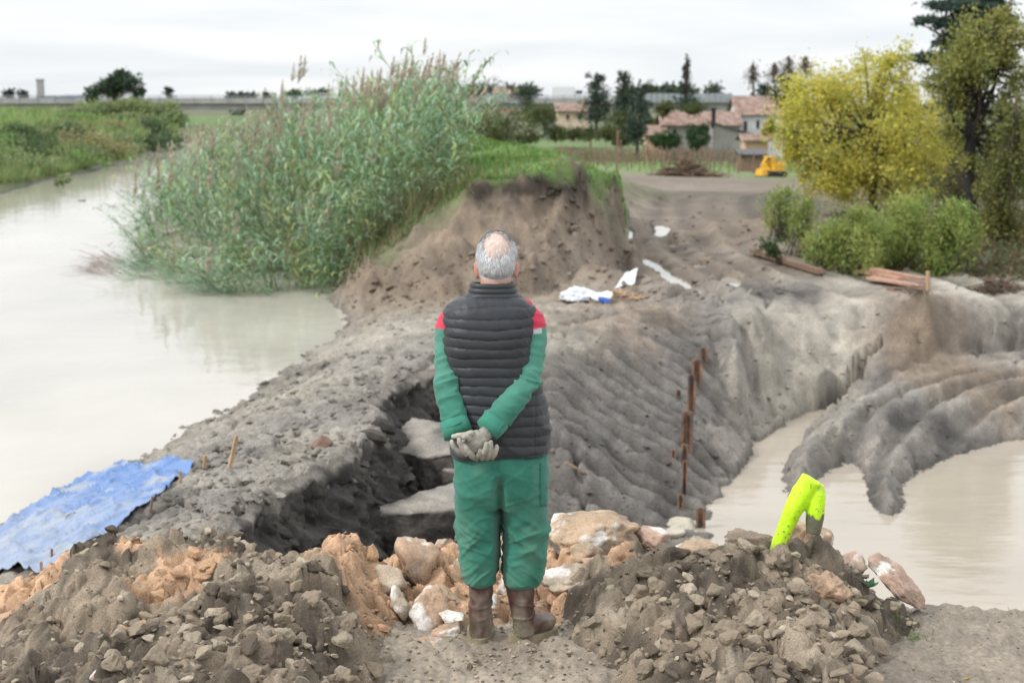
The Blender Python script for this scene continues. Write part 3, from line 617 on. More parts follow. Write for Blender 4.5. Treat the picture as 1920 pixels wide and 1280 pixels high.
# ------------------------------------------------------------------ the two heaps of dumped soil in front
HS = .963
def heap(name, pts, ring, xs, ys, orange, label, seed):
    P, H = [], []
    for px, py, d in pts:
        p = at_y(px, py, d * HS); P.append((p[0], p[1])); H.append(p[2] - float(gz(p[0], p[1])))
    for x, y in ring: P.append((x, y)); H.append(-.12)
    r = delaunay_2d_cdt([Vector(p) for p in P], [], [], 0, 1e-4)
    tv = np.array([tuple(v) for v in r[0]]); h = np.array([H[o[0]] for o in r[3]])
    X, Yg = np.meshgrid(xs, ys); A = np.full(X.shape, -.15)
    for a, b, c in r[2]:
        pa, pb, pc = tv[a], tv[b], tv[c]
        det = (pb[1] - pc[1]) * (pa[0] - pc[0]) + (pc[0] - pb[0]) * (pa[1] - pc[1])
        if abs(det) < 1e-12: continue
        l1 = ((pb[1] - pc[1]) * (X - pc[0]) + (pc[0] - pb[0]) * (Yg - pc[1])) / det
        l2 = ((pc[1] - pa[1]) * (X - pc[0]) + (pa[0] - pc[0]) * (Yg - pc[1])) / det
        l3 = 1 - l1 - l2; m = (l1 >= -1e-6) & (l2 >= -1e-6) & (l3 >= -1e-6)
        A[m] = (l1 * h[a] + l2 * h[b] + l3 * h[c])[m]
    A = blur(A, 24)
    on = sstep(-.02, .07, A)
    f1, f2, rv = worley(X * 4.4 + .15 * perlin(X * 12, Yg * 12), Yg * 4.4, seed)
    g1, g2, rw = worley(X * 10.5 + .2 * perlin(X * 25, Yg * 25), Yg * 10.5, seed + 1)
    k1, k2, rk = worley(X * 25 + .25 * perlin(X * 55, Yg * 55), Yg * 25, seed + 2)
    lum = np.sqrt(np.clip(1 - (f1 / .75) ** 2, 0, 1)) * rv * .13
    lum += np.sqrt(np.clip(1 - (g1 / .72) ** 2, 0, 1)) * (.15 + .85 * rw) * .072
    lum += np.sqrt(np.clip(1 - (k1 / .70) ** 2, 0, 1)) * (.1 + .9 * rk) * .028
    lum += .022 * fbm(X * 9, Yg * 9, oct=5, seed=seed + 3, gain=.62)
    lum += -.05 * np.clip(np.abs(fbm(X * 2.4, Yg * 2.4, oct=2, seed=seed + 4)) * -4 + .5, 0, 1)
    Zh = gz(X, Yg) + A + lum * on - .065 * on
    # horizontal push, so that lumps overhang a little
    Xo = X + .02 * on * fbm(X * 13, Yg * 13, Zh * 13, oct=3, seed=seed + 5); Yo = Yg + .02 * on * fbm(X * 13 + 9, Yg * 13, Zh * 13, oct=3, seed=seed + 6)
    # soil colour: grey-brown, wet dark clay pockets, dumped orange clay
    base = np.array([.235, .188, .138]); dark = np.array([.075, .061, .047]); oran = np.array([.42, .27, .17]); pale = np.array([.30, .252, .192])
    n1 = np.clip(fbm(X * 2.2, Yg * 2.2, oct=5, seed=seed + 7, gain=.6) * 2.4 + .42, 0, 1)[..., None]
    colr = base * (1 - n1) + dark * n1 * .85 + base * n1 * .15
    n3 = np.clip(fbm(X * 9, Yg * 9, oct=4, seed=seed + 12, gain=.6) * 1.4 - .2, 0, 1)[..., None]; colr = colr * (1 - .5 * n3)
    n2 = np.clip(fbm(X * 3.1 + 7, Yg * 3.1, oct=4, seed=seed + 8) * 1.6 - .3, 0, 1)[..., None]
    colr = colr * (1 - n2) + pale * n2
    om = np.zeros(X.shape)
    for px, py, d, rr in orange:
        p = at_y(px, py, d * HS); om = np.maximum(om, np.exp(-(((X - p[0]) ** 2 + ((Yg - p[1]) * .8) ** 2) / rr ** 2)))
    om = sstep(.32, .55, om + .32 * fbm(X * 7, Yg * 7, oct=4, seed=seed + 9))[..., None]
    colr = colr * (1 - om) + oran * (.62 + .5 * rw[..., None] + .25 * rk[..., None]) * om
    colr = colr * (.86 + .28 * rv[..., None])
    ny, nx = X.shape
    i = (np.arange(ny - 1)[:, None] * nx + np.arange(nx - 1)[None]).ravel()
    Q = np.stack([i, i + 1, i + nx + 1, i + nx], -1)
    keep = (A.ravel()[i] > -.06); Q = Q[keep]
    V = np.stack([Xo, Yo, Zh], -1).reshape(-1, 3)
    used = np.unique(Q); rem = np.full(len(V), -1); rem[used] = np.arange(len(used))
    o = mk(name, V[used], rem[Q], M_heap, col=np.clip(colr.reshape(-1, 3)[used], .01, .9))
    tag(o, label, 'dirt heap')
    def hs(x, y):
        i = np.clip(np.searchsorted(ys, y) - 1, 0, ny - 2); j = np.clip(np.searchsorted(xs, x) - 1, 0, nx - 2)
        return Zh[i, j], A[i, j], om[i, j, 0]
    return hs
M_heap = mat('dumped_soil', attr=True, rough=.9, var=.22, scale=14, bump=.6, bscale=70, bdist=.008, fine=(160, .28), rvar=.1, spec=.3)
L_pts = [(-80, 1150, 6.9), (0, 1115, 6.85), (60, 1095, 6.75), (110, 1085, 6.65), (150, 1045, 6.5), (195, 1003, 6.4), (260, 1022, 6.4), (330, 1012, 6.4), (390, 1024, 6.4), (440, 1018, 6.4), (490, 1042, 6.4), (560, 1048, 6.4), (610, 1036, 6.4), (650, 1020, 6.45), (700, 1038, 6.5), (735, 1075, 6.5), (765, 1110, 6.45),
         (-80, 1230, 6.0), (0, 1200, 6.05), (-60, 1300, 5.3), (0, 1290, 5.35), (150, 1130, 6.0), (200, 1200, 5.5), (300, 1100, 5.95), (330, 1180, 5.4), (300, 1290, 4.85), (450, 1110, 5.8), (430, 1160, 5.45), (480, 1210, 5.25), (560, 1290, 4.95), (600, 1110, 5.95), (620, 1190, 5.55), (690, 1130, 6.1), (200, 1300, 5.0), (660, 1240, 5.45)]
L_ring = [(-3.2, 7.4), (-2.4, 7.35), (-1.6, 7.1), (-.9, 7.0), (-.45, 6.75), (-.32, 6.3), (-.38, 5.7), (-.42, 5.2), (-.5, 4.6), (-.9, 3.9), (-2, 3.7), (-3.2, 4.2), (-3.5, 6)]
heap_l = heap('dirt_heap', L_pts, L_ring, np.arange(-3.1, -.25, .0105), np.arange(3.9, 7.3, .0125),
     [(60, 1140, 6.5, .26), (0, 1160, 6.5, .25), (330, 1085, 6.0, .17), (380, 1075, 6.05, .12), (660, 1050, 6.4, .2), (700, 1095, 6.3, .2), (250, 1040, 6.35, .08), (650, 1100, 6.2, .08), (240, 1190, 5.5, .07), (700, 1170, 6.0, .09)],
     'broad heap of grey and orange soil clods to the left of the standing man', 100)
R_pts = [(1040, 1120, 6.3), (1090, 1090, 6.35), (1140, 1055, 6.35), (1200, 1035, 6.3), (1300, 1034, 6.3), (1380, 1030, 6.25), (1440, 1008, 6.25), (1475, 1022, 6.25), (1540, 1040, 6.25), (1580, 1075, 6.3), (1640, 1100, 6.4), (1690, 1135, 6.4), (1735, 1168, 6.35),
         (1040, 1190, 5.9), (1130, 1150, 5.95), (1150, 1290, 5.3), (1220, 1110, 6.0), (1260, 1200, 5.5), (1320, 1120, 5.8), (1320, 1290, 5.0), (1440, 1100, 5.85), (1420, 1190, 5.4), (1500, 1180, 5.45), (1500, 1290, 5.0), (1570, 1150, 5.9), (1580, 1230, 5.4), (1625, 1285, 5.25), (1640, 1200, 5.9), (1690, 1180, 6.15)]
R_ring = [(.22, 6.5), (.2, 5.9), (.25, 5.3), (.3, 4.6), (.6, 4.1), (1.1, 4.1), (1.42, 4.8), (1.52, 5.3), (1.7, 5.7), (1.98, 6.05), (1.98, 6.5), (1.7, 6.65), (1.3, 6.65), (.8, 6.75), (.4, 6.75)]
heap_r = heap('dirt_heap', R_pts, R_ring, np.arange(.1, 2.1, .0105), np.arange(4.1, 6.95, .0125),
     [(1160, 1050, 6.3, .05)], 'heap of grey clods right of the man, topped by the green fork', 140)
M_pts = [(690, 1090, 6.55), (740, 1062, 6.75), (800, 1052, 6.85), (870, 1062, 6.85), (940, 1070, 6.85), (1010, 1062, 6.9), (1070, 1050, 6.9), (1130, 1045, 6.85), (720, 1150, 6.25), (790, 1165, 6.15), (860, 1160, 6.2), (930, 1150, 6.25), (1000, 1150, 6.25), (1060, 1135, 6.3), (850, 1105, 6.55), (1000, 1100, 6.6)]
M_ring = [(-.85, 6.4), (-.7, 6.0), (-.45, 5.78), (-.2, 5.76), (.0, 5.86), (.2, 5.86), (.4, 5.95), (.62, 6.2), (.68, 6.6), (.45, 7.0), (-.1, 7.05), (-.6, 6.95)]
heap_m = heap('dirt_heap', M_pts, M_ring, np.arange(-.9, .75, .0105), np.arange(5.6, 7.2, .0125),
     [(x, 1080, 6.6, .22) for x in (720, 800, 880, 960, 1040, 1100)] + [(x, 1140, 6.3, .14) for x in (760, 850, 950, 1040)], 'low bank of orange clay and broken stone right behind the boots', 170)
def top_z(x, y):
    z = float(gz(x, y))
    for hs, (a, b) in ((heap_l, (-3.05, -.27)), (heap_r, (.12, 2.05)), (heap_m, (-.88, .72))):
        if a < x < b and 4.15 < y < 6.9:
            h, A, _ = hs(x, y)
            if A > -.05: z = max(z, float(h))
    return z

# ------------------------------------------------------------------ stones and clods
import bmesh
def ico(sub):
    bm = bmesh.new(); bmesh.ops.create_icosphere(bm, subdivisions=sub, radius=1)
    V = np.array([v.co[:] for v in bm.verts]); T = np.array([[v.index for v in f.verts] for f in bm.faces]); bm.free()
    return V / np.linalg.norm(V, axis=1)[:, None], T
ICO = {k: ico(k) for k in (1, 2, 3, 4, 5)}
def stone(sub, seed, planes=16, sharp=26, rough=.05, half=None):
    D, T = ICO[sub]; r_g = np.random.default_rng(seed)
    n = r_g.normal(size=(planes, 3)); n /= np.linalg.norm(n, axis=1)[:, None]; h = r_g.uniform(.62, 1.0, planes)
    dn = D @ n.T; rr = np.where(dn > .12, h / np.maximum(dn, .12), 8.0)
    r = -np.log(np.exp(-sharp * rr).sum(1)) / sharp
    r = np.minimum(r, 1.35)
    o = seed * 3.17
    r = r * (1 - .7 * rough * np.abs(fbm(D[:, 0] * 5 + o, D[:, 1] * 5, D[:, 2] * 5, oct=3, seed=seed % 89)))
    r = r * (1 + rough * fbm(D[:, 0] * 2.2 + o, D[:, 1] * 2.2, D[:, 2] * 2.2, oct=5, seed=seed % 97, gain=.6))
    V = D * r[:, None]
    if half is not None:
        lo, hi = V.min(0), V.max(0); V = (V - (lo + hi) / 2) / ((hi - lo) / 2) * half
    return V, T
M_rock = mat('limestone_rock', attr=True, rough=.88, var=.2, scale=9, bump=.7, bscale=45, bdist=.008, fine=(130, .22), spec=.3)
ROCKC = dict(tan=(.43, .315, .215), orange=(.42, .29, .20), pale=(.42, .345, .265), brown=(.25, .19, .14), pink=(.43, .30, .23), white=(.60, .56, .50), grey=(.27, .24, .20))
def rock(px, py, w, h, Yd, kind, label, white=0.0, seed=1, depth=None, planes=14, rough=.06, sub=5, tilt=0.0, sink=0, group=None):
    Yd *= HS
    c = at_y(px, py, Yd); s = ppm(px, py, Yd)
    hw, hh = w / 2 / s, h / 2 / s
    if tilt:
        hw, hh = hw, hh
    V, T = stone(sub, seed, planes=planes, rough=rough * 2.0, sharp=80, half=(hw * (1.15 if abs(tilt) > .65 else 1), depth or (hw + hh) * .55, hh * (.42 if abs(tilt) > .65 else 1)))
    if tilt:
        c_, s_ = math.cos(tilt), math.sin(tilt); x = V[:, 0] * c_ - V[:, 2] * s_; z = V[:, 0] * s_ + V[:, 2] * c_
        V[:, 0], V[:, 2] = x, z
        lo, hi = V.min(0), V.max(0); V[:, 0] *= 2 * hw / (hi[0] - lo[0]); V[:, 2] *= 2 * hh / (hi[2] - lo[2])
    base = np.array(ROCKC[kind]); q_ = V * 9 + seed
    n = fbm(q_[:, 0], q_[:, 1], q_[:, 2], oct=4, seed=5)[:, None]
    colr = base * (1 + .28 * n)
    gp = np.clip(fbm(q_[:, 0] * .7 + 5, q_[:, 1] * .7, q_[:, 2] * .7, oct=4, seed=7) * 2.2 - .35, 0, 1)[:, None]
    colr = colr * (1 - .7 * gp) + .7 * gp * np.array([.22, .185, .15])
    white *= .42
    if white:
        wm = fbm(q_[:, 0] * .55 + 3, q_[:, 1] * .55, q_[:, 2] * .4, oct=4, seed=9) + (V[:, 2] / hh) * .12
        t = np.quantile(wm, 1 - white); wm = sstep(t - .14, t + .12, wm + .25 * fbm(q_[:, 0] * 3, q_[:, 1] * 3, q_[:, 2] * 3, oct=3, seed=15))[:, None]
        colr = colr * (1 - wm) + wm * np.array([.66, .63, .59]) * (1 + .12 * n)
    o = mk('rock', V, T, M_rock, col=np.clip(colr, .02, .9)); o.location = c - np.array([0, 0, sink])
    return tag(o, label, 'rock', group)
ROCKS = [
 (1112, 1012, 178, 112, 6.95, 'tan', 'largest tan boulder with a white streak, right behind the man', .12, 3, None, 12, .06, 0),
 (788, 1056, 88, 112, 6.6, 'orange', 'upright pointed orange stone left of the green trousers', .06, 11, None, 9, .05, .25),
 (842, 1042, 66, 66, 6.95, 'pale', 'pale grey-brown stone touching the left trouser leg', .05, 14, None, 12, .05, 0),
 (1221, 1006, 72, 50, 6.95, 'pink', 'pinkish stone with white top just right of the largest boulder', .3, 17, None, 10, .05, .2),
 (1306, 1032, 86, 40, 6.75, 'tan', 'flat tan stone on the crest between the boulder and the green fork', .1, 19, None, 11, .05, 0),
 (1408, 1022, 100, 58, 6.55, 'brown', 'brown rounded stone left of the foot of the green fork', .05, 23, None, 14, .06, 0),
 (1516, 1012, 98, 84, 6.35, 'orange', 'orange block behind the short leg of the green fork', .04, 29, None, 9, .05, .2),
 (1552, 1104, 98, 82, 5.98, 'orange', 'crumbly orange stone on the dark flank below the green fork', .0, 31, None, 14, .09, -.3),
 (1690, 1096, 118, 104, 6.6, 'pink', 'long pinkish stone leaning at the right end of the heap', .12, 37, None, 10, .05, -.7),
 (1602, 1056, 50, 46, 6.55, 'pink', 'small pink stone half buried between the orange block and the leaning stone', .1, 41, None, 11, .05, 0),
 (804, 1140, 84, 84, 6.2, 'orange', 'orange stone covered with white lime, left of the boots', .5, 43, None, 10, .07, -.4),
 (722, 1092, 84, 80, 6.4, 'pale', 'tan stone on the flank of the left heap beside the pointed orange one', .03, 47, None, 12, .05, -.5),
 (836, 1122, 66, 50, 6.35, 'tan', 'tan stone behind the lime covered one', .0, 53, None, 12, .06, -.2),
 (1086, 1088, 150, 66, 6.5, 'pale', 'flat pale rock with a white patch below the largest boulder', .28, 59, None, 10, .05, .1),
 (1100, 1034, 66, 44, 6.6, 'tan', 'small tan stone resting against the front of the largest boulder', .0, 61, None, 12, .05, 0),
 (1128, 1056, 78, 30, 6.5, 'orange', 'crumbled orange stone between the largest boulder and the flat pale rock', .0, 67, None, 14, .1, 0),
 (876, 1082, 66, 86, 6.55, 'tan', 'tan stone behind the left boot top', .05, 71, None, 10, .05, .2),
 (944, 1044, 46, 84, 6.8, 'pink', 'pink and white stone seen between the knees', .3, 73, None, 10, .06, 0),
 (946, 1110, 44, 54, 6.5, 'orange', 'orange stone seen between the two boots', .25, 79, None, 11, .06, 0),
 (804, 1206, 74, 28, 5.92, 'orange', 'flat orange slab lying on the mud left of the boots', .3, 83, .07, 12, .07, 0),
 (870, 1228, 46, 18, 5.78, 'white', 'white lime lump on the mud in front of the left boot', .5, 89, .05, 12, .08, 0),
 (846, 1156, 50, 24, 6.15, 'white', 'white capped stone just left of the left boot', .5, 97, .06, 11, .06, 0),
 (750, 1128, 40, 66, 6.2, 'pale', 'narrow pale splinter of stone leaning on the lime covered one', .2, 101, .06, 9, .05, .6),
 (836, 1184, 60, 34, 6.05, 'orange', 'orange chunk by the heel of the left boot', .2, 103, .07, 12, .08, 0),
 (920, 1130, 44, 40, 6.35, 'orange', 'rust orange stone tucked behind the left boot', .15, 107, .07, 12, .06, 0),
 (780, 1080, 60, 50, 6.75, 'orange', 'low orange stone behind the pointed one', .0, 109, .1, 12, .07, 0),
 (1440, 1138, 60, 48, 5.75, 'grey', 'largest grey-brown clod in the middle of the right heap', .0, 113, None, 11, .06, .2),
 (1292, 1110, 34, 36, 5.8, 'pale', 'pale upright clod on the left half of the right heap', .0, 127, None, 9, .05, .3),
 (1500, 1062, 72, 44, 6.2, 'grey', 'grey stone beneath the orange block and the green fork', .0, 131, None, 12, .06, 0),
 (268, 1040, 46, 42, 6.3, 'orange', 'orange clod on the crest of the left heap near its peak', .0, 137, None, 13, .08, 0),
 (402, 1040, 54, 58, 6.3, 'grey', 'dark grey block upright on the crest of the left heap', .0, 139, None, 9, .05, .1),
 (455, 1028, 42, 36, 6.35, 'pale', 'pale clod on the crest of the left heap next to the dark grey block', .0, 149, None, 10, .05, 0),
 (300, 1022, 40, 30, 6.4, 'grey', 'grey clod between the orange clod and the dark grey block', .0, 151, None, 12, .06, 0),
 (405, 1150, 44, 30, 5.5, 'pale', 'pale flat clod in the middle of the left heap', .0, 157, None, 9, .05, .2),
 (312, 1248, 46, 34, 5.05, 'grey', 'rounded grey stone low on the left heap', .0, 163, None, 14, .04, 0),
 (178, 1272, 36, 34, 5.1, 'pink', 'pinkish white stone at the lower edge of the left heap', .3, 167, None, 11, .05, 0),
]
for px, py, w, h, d, k, lab, wh, sd, dep, pl, rg, ti in ROCKS:
    rock(px, py, w, h, d, k, lab, wh, sd, dep, pl, rg, tilt=ti, sub=5 if w > 90 else 4)
p = hit(605, 838); s = ppm(605, 838, p[1])
V, T = stone(4, 201, planes=8, rough=.05, half=(20 / s, 18 / s, 16 / s)); V[:, :2] *= (1 - .35 * np.clip(V[:, 2:] * s / 16, -1, 1))
o = mk('rock', V, T, M_rock, col=np.broadcast_to((.21, .135, .10), (len(V), 3))); o.location = p + (0, 0, 8 / s); tag(o, 'lone reddish brown conical stone on the brink of the collapse', 'rock')
for px, py, w in ((1280, 990, 60), (1262, 1000, 46), (1420, 904, 18)):
    p = hit(px, py); s = ppm(px, py, p[1]); V, T = stone(4, px, planes=12, half=(w / 2 / s, w / 2.4 / s, w * .22 / s))
    o = mk('rock', V, T, M_rock, col=np.broadcast_to((.46, .42, .34) if px != 1420 else (.50, .36, .25), (len(V), 3))); o.location = p + (0, 0, .02)
    tag(o, {1280: 'pale yellowish stone at the foot of the sheet piles by the water', 1262: 'second pale yellowish stone left of the one at the foot of the sheet piles', 1420: 'small tan stone lying in the narrow water channel'}[px], 'rock')

# loose clods: the 290 largest one by one, the crumbs as one mass
M_clod = {k: mat('clod_' + k, c, rough=.92, var=.22, scale=30, bump=.55, bscale=110, bdist=.005, fine=(220, .25), spec=.25)
          for k, c in dict(grey=(.265, .215, .158), pale=(.345, .29, .218), dark=(.125, .10, .076), orange=(.47, .30, .18)).items()}
CL = {}
for k in M_clod:
    CL[k] = []
    for v in range(5):
        V, T = stone(3, 300 + v * 7 + len(k), planes=8 + v, rough=.16, sharp=45, half=(1, .85, .72))
        o = mk('dirt_clod', V, T, M_clod[k], smooth=False); CL[k].append(o.data); bpy.data.objects.remove(o)
sp = []
def spray(hs, x0, x1, y0, y1, n, smin, smax, bias):
    k = 0; tries = 0
    while k < n and tries < 60 * n:
        tries += 1
        x, y = rng.uniform(x0, x1), rng.uniform(y0, y1)
        h, A, om = hs(x, y)
        if A < .0: continue
        if rng.random() > bias(x, y): continue
        sp.append((rng.uniform(0, 1) ** 2.2 * (smax - smin) + smin, x, y, float(h), om, hs)); k += 1
pL = at_y(480, 1200, 5.2); pR = at_y(1440, 1220, 5.2)
bl = lambda x, y: .12 + math.exp(-(((x - pL[0]) / .45) ** 2 + ((y - pL[1]) / .5) ** 2))
br_ = lambda x, y: .15 + math.exp(-(((x - pR[0]) / .42) ** 2 + ((y - pR[1]) / .6) ** 2))
spray(heap_l, -2.6, -.3, 4.5, 6.6, 700, .007, .052, bl)
spray(heap_r, .2, 2.0, 4.5, 6.5, 700, .007, .058, br_)
sp.sort(key=lambda t: -t[0])
for i, (s, x, y, h, om, hs) in enumerate(sp[:290]):
    k = 'orange' if om > .6 else random.choices(('grey', 'pale', 'dark'), (5, 3, 2))[0]
    o = bpy.data.objects.new('dirt_clod', random.choice(CL[k])); C.objects.link(o)
    left = hs is heap_l
    o.location = (x, y, h + s * .25); o.rotation_euler = (random.uniform(-.7, .7), random.uniform(-.7, .7), random.uniform(0, 6.3))
    q_ = random.uniform(.75, 1.1); o.scale = (s, s * q_, s * random.uniform(.7, 1.05))
    kd = dict(grey='grey-brown', pale='pale dry', dark='dark damp', orange='orange')[k]
    tag(o, f'loose {kd} dirt clod lying on the {"left" if left else "right"} heap of soil', 'dirt clod', f'{kd} clods on the {"left" if left else "right"} heap')
crumb = [(s, x, y, h, om) for s, x, y, h, om, _ in sp[290:]]
for _ in range(2600):
    hs, a, b = random.choice(((heap_l, -2.7, -.28), (heap_r, .15, 2.0)))
    x, y = rng.uniform(a, b), rng.uniform(4.4, 6.6); h, A, om = hs(x, y)
    if A > -.01: crumb.append((.004 + .012 * rng.random() ** 1.6, x, y, float(h), om))
for _ in range(1500):
    x, y = rng.normal(0, .45), rng.uniform(4.6, 6.9); crumb.append((rng.uniform(.003, .012) * (1 + (rng.random() > .93)), x, y, top_z(x, y), .0))
for _ in range(420):
    x, y = rng.uniform(1.3, 3.2), rng.uniform(4.9, 6.7); crumb.append((rng.uniform(.003, .008), x, y, top_z(x, y), .0))
vs = [stone(2, 500 + i, planes=9, rough=.08, half=(1, .85, .75)) for i in range(8)]
vt = [stone(1, 540 + i, planes=9, rough=.15, half=(1, .85, .75)) for i in range(8)]
mb = MB()
tint = np.array([[.245, .20, .148], [.34, .29, .22], [.12, .097, .073], [.28, .222, .16]])
for s, x, y, h, om in crumb:
    V, T = vs[rng.integers(8)] if s > .0085 else vt[rng.integers(8)]
    a = rng.uniform(0, 6.3); c_, s_ = math.cos(a), math.sin(a)
    V = V * (s, s * rng.uniform(.7, 1.1), s * rng.uniform(.6, 1)); V = np.stack([V[:, 0] * c_ - V[:, 1] * s_, V[:, 0] * s_ + V[:, 1] * c_, V[:, 2] + .3 * V[:, 0]], -1) + (x, y, h + s * .3)
    t = np.array([.42, .26, .155]) if om > .6 else tint[rng.choice(4, p=[.45, .25, .15, .15])]
    mb.add(V, T=T, col=t * rng.uniform(.85, 1.15))
M_crumb = mat('soil_crumbs', attr=True, rough=.92, var=.2, scale=40, bump=.4, bscale=200, bdist=.003, spec=.25)
o = mb.build('soil_crumbs', M_crumb, smooth=False); o['kind'] = 'stuff'; o['label'] = 'small crumbs of soil and gravel over the heaps and the trodden mud'
# ------------------------------------------------------------------ the fluorescent fork on the heap
M_fluo = mat('fluorescent_paint', attr=True, rough=.5, var=.10, scale=12, bump=.35, bscale=60, bdist=.004)
M_mud = mat('dried_mud', (.20, .18, .14), rough=.9, var=.25, scale=30, bump=.6, bscale=90)
YF = 6.12 * HS
fk = thing('painted_branch', 'fluorescent yellow-green forked branch stuck upright in the right heap', 'forked branch', tuple(at_y(1456, 1030, YF)))
o0 = np.array(fk.location)
def F_(px, py, dy=0): return at_y(px, py, YF + dy) - o0
mb = MB(); s = ppm(1500, 950, YF)
mb.tube([F_(1452, 1045), F_(1462, 1015), F_(1474, 985), F_(1490, 950), F_(1507, 922), F_(1523, 897)], np.array([13, 14, 15.5, 18.5, 21, 21]) / s, sides=20)
mb.tube([F_(1531, 908), F_(1531, 930, -.005), F_(1529, 958, -.01), F_(1527, 978, -.012), F_(1524, 1000, -.015)], np.array([14, 17.5, 17.5, 16, 13]) / s, sides=18)
mb.tube([F_(1522, 902), F_(1520, 925), F_(1516, 945)], np.array([17, 17, 8]) / s, sides=16)
V, T, Q = remesh(mb, .0045, 8); N_ = vnormals(V, T, Q)
V = V + N_ * (.0035 * fbm(V[:, 0] * 25, V[:, 1] * 25, V[:, 2] * 12, oct=3, seed=4))[:, None]
spk = np.clip(sstep(.52, .62, fbm(V[:, 0] * 90, V[:, 1] * 70, V[:, 2] * 70, oct=3, seed=21)) + .3 * sstep(.35, .7, fbm(V[:, 0] * 18, V[:, 1] * 18, V[:, 2] * 9, oct=4, seed=22)) + .8 * sstep(.05, .0, V[:, 2]), 0, .9)
zl = F_(1525, 962)[2]; right_ = V[:, 0] > F_(1506, 975)[0]
mudl = right_ * sstep(.012, -.006, V[:, 2] - zl + .03 * fbm(V[:, 0] * 30, V[:, 1] * 30, V[:, 2] * 30, oct=3, seed=23))
fcol = np.array([.54, .90, .012]) * (1 - spk[:, None]) + spk[:, None] * np.array([.24, .25, .10])
fcol = fcol * (1 - mudl[:, None]) + mudl[:, None] * np.array([.13, .125, .085])
mk('branch', V, [T, Q], M_fluo, fk, col=fcol)

# ------------------------------------------------------------------ blue tarpaulin pegged on the bank
le = [(228, 867), (170, 893), (120, 918), (60, 956), (0, 992), (-70, 1030), (-130, 1070)]
ri = [(362, 880), (345, 905), (305, 945), (268, 978), (225, 1006), (150, 1045), (72, 1083)]
NLn, NRn = 150, 90
def resamp(pl, n):
    pl = np.array([at_z(*p, -1.16 if p in le else -.86)[:2] for p in pl]); d = np.concatenate([[0], np.cumsum(np.hypot(*np.diff(pl, axis=0).T))]); t = np.linspace(0, d[-1], n)
    return np.stack([np.interp(t, d, pl[:, k]) for k in (0, 1)], -1)
eL, eR = resamp(le, NLn), resamp(ri, NLn)
u = np.linspace(0, 1, NRn)[None, :, None]; XY = eL[:, None] * (1 - u) + eR[:, None] * u
XY[..., 0] += .03 * perlin(XY[..., 1] * 3, XY[..., 0] * 0 + 3.3) ; x_, y_ = XY[..., 0], XY[..., 1]
zb = blur(gz(x_, y_), 40); zb = np.maximum(zb, -1.19)
rid = lambda n: 1 - np.abs(n) * 2.2
wr = .032 * np.clip(rid(fbm(x_ * 2.6 + y_ * 1.2, y_ * 1.1 - x_ * .4, oct=3, seed=7)), -.2, 1) ** 3 + .012 * fbm(x_ * 9, y_ * 4, oct=4, seed=8) + .030 * np.clip(rid(fbm(x_ * 5 - y_ * 3, y_ * 2, oct=2, seed=9)), 0, 1) ** 4
zt = zb + .035 + wr
bmask = np.clip(fbm(x_ * 3.3, y_ * 3.3, oct=4, seed=12) * 1.7 - .25, 0, 1)
lowm = sstep(-1.0, -.2, -(np.linspace(0, 1, NLn)[:, None] + .18 * fbm(x_ * 2, y_ * 2, oct=3, seed=15)))   # upper part bluest, lower end greyed by mud film
tcol = np.array([.045, .17, .47]) * np.ones(x_.shape + (1,))
mudf = np.clip(.25 + .8 * bmask + .45 * (1 - lowm), 0, .85)[..., None]
tcol = tcol * (1 - mudf) + mudf * np.array([.36, .385, .41])
i = (np.arange(NLn - 1)[:, None] * NRn + np.arange(NRn - 1)[None]).ravel()
M_tarp = mat('blue_tarpaulin', attr=True, rough=.38, var=.10, scale=5, bump=.4, bscale=25, bdist=.02)
tp = mk('tarpaulin', np.stack([x_, y_, zt], -1).reshape(-1, 3), np.stack([i, i + 1, i + NRn + 1, i + NRn], -1), M_tarp, col=tcol.reshape(-1, 3))
m = tp.modifiers.new('t', 'SOLIDIFY'); m.thickness = .006; m.offset = 0
tag(tp, 'creased blue tarpaulin with muddy film pegged on the river bank', 'tarpaulin')
M_wood = mat('raw_wood', (.43, .29, .17), rough=.8, var=.25, scale=20, bump=.4, bscale=60)
M_woodd = mat('dark_wood', (.22, .14, .10), rough=.85, var=.3, scale=14, bump=.5, bscale=50)
def stake(px, pb, tx, pt, wpx, label, m=M_wood):
    p = hit(px, pb); t_ = at_y(tx, pt, p[1]); s = ppm(px, pb, p[1]); w = wpx / s
    mb = MB(); d = t_ - p; a = p - d * .25
    mb.tube([a, p, t_ - d * .04, t_], [w * .35, w * .5, w * .5, w * .42], sides=4, up=(.3, 1, 0))
    o = mb.build('wooden_stake', m); return tag(o, label, 'stake')
stake(430, 878, 444, 816, 9, 'tall leaning wooden stake standing on the bank above the tarpaulin')
stake(383, 876, 385, 853, 8, 'short wooden stake just left of the tall leaning one')
stake(282, 960, 286, 930, 6, 'small brown stake on the right edge of the tarpaulin', M_woodd)
stake(338, 905, 338, 882, 6, 'small peg at the upper right corner of the tarpaulin')
stake(97, 1058, 97, 1028, 6, 'thin dark stake at the lower edge of the tarpaulin', M_woodd)
stake(77, 1083, 77, 1052, 7, 'pale wooden stake at the lowest corner of the tarpaulin')
stake(1740, 545, 1740, 508, 8, 'upright yellow wooden stake beside the planks and willow bushes')
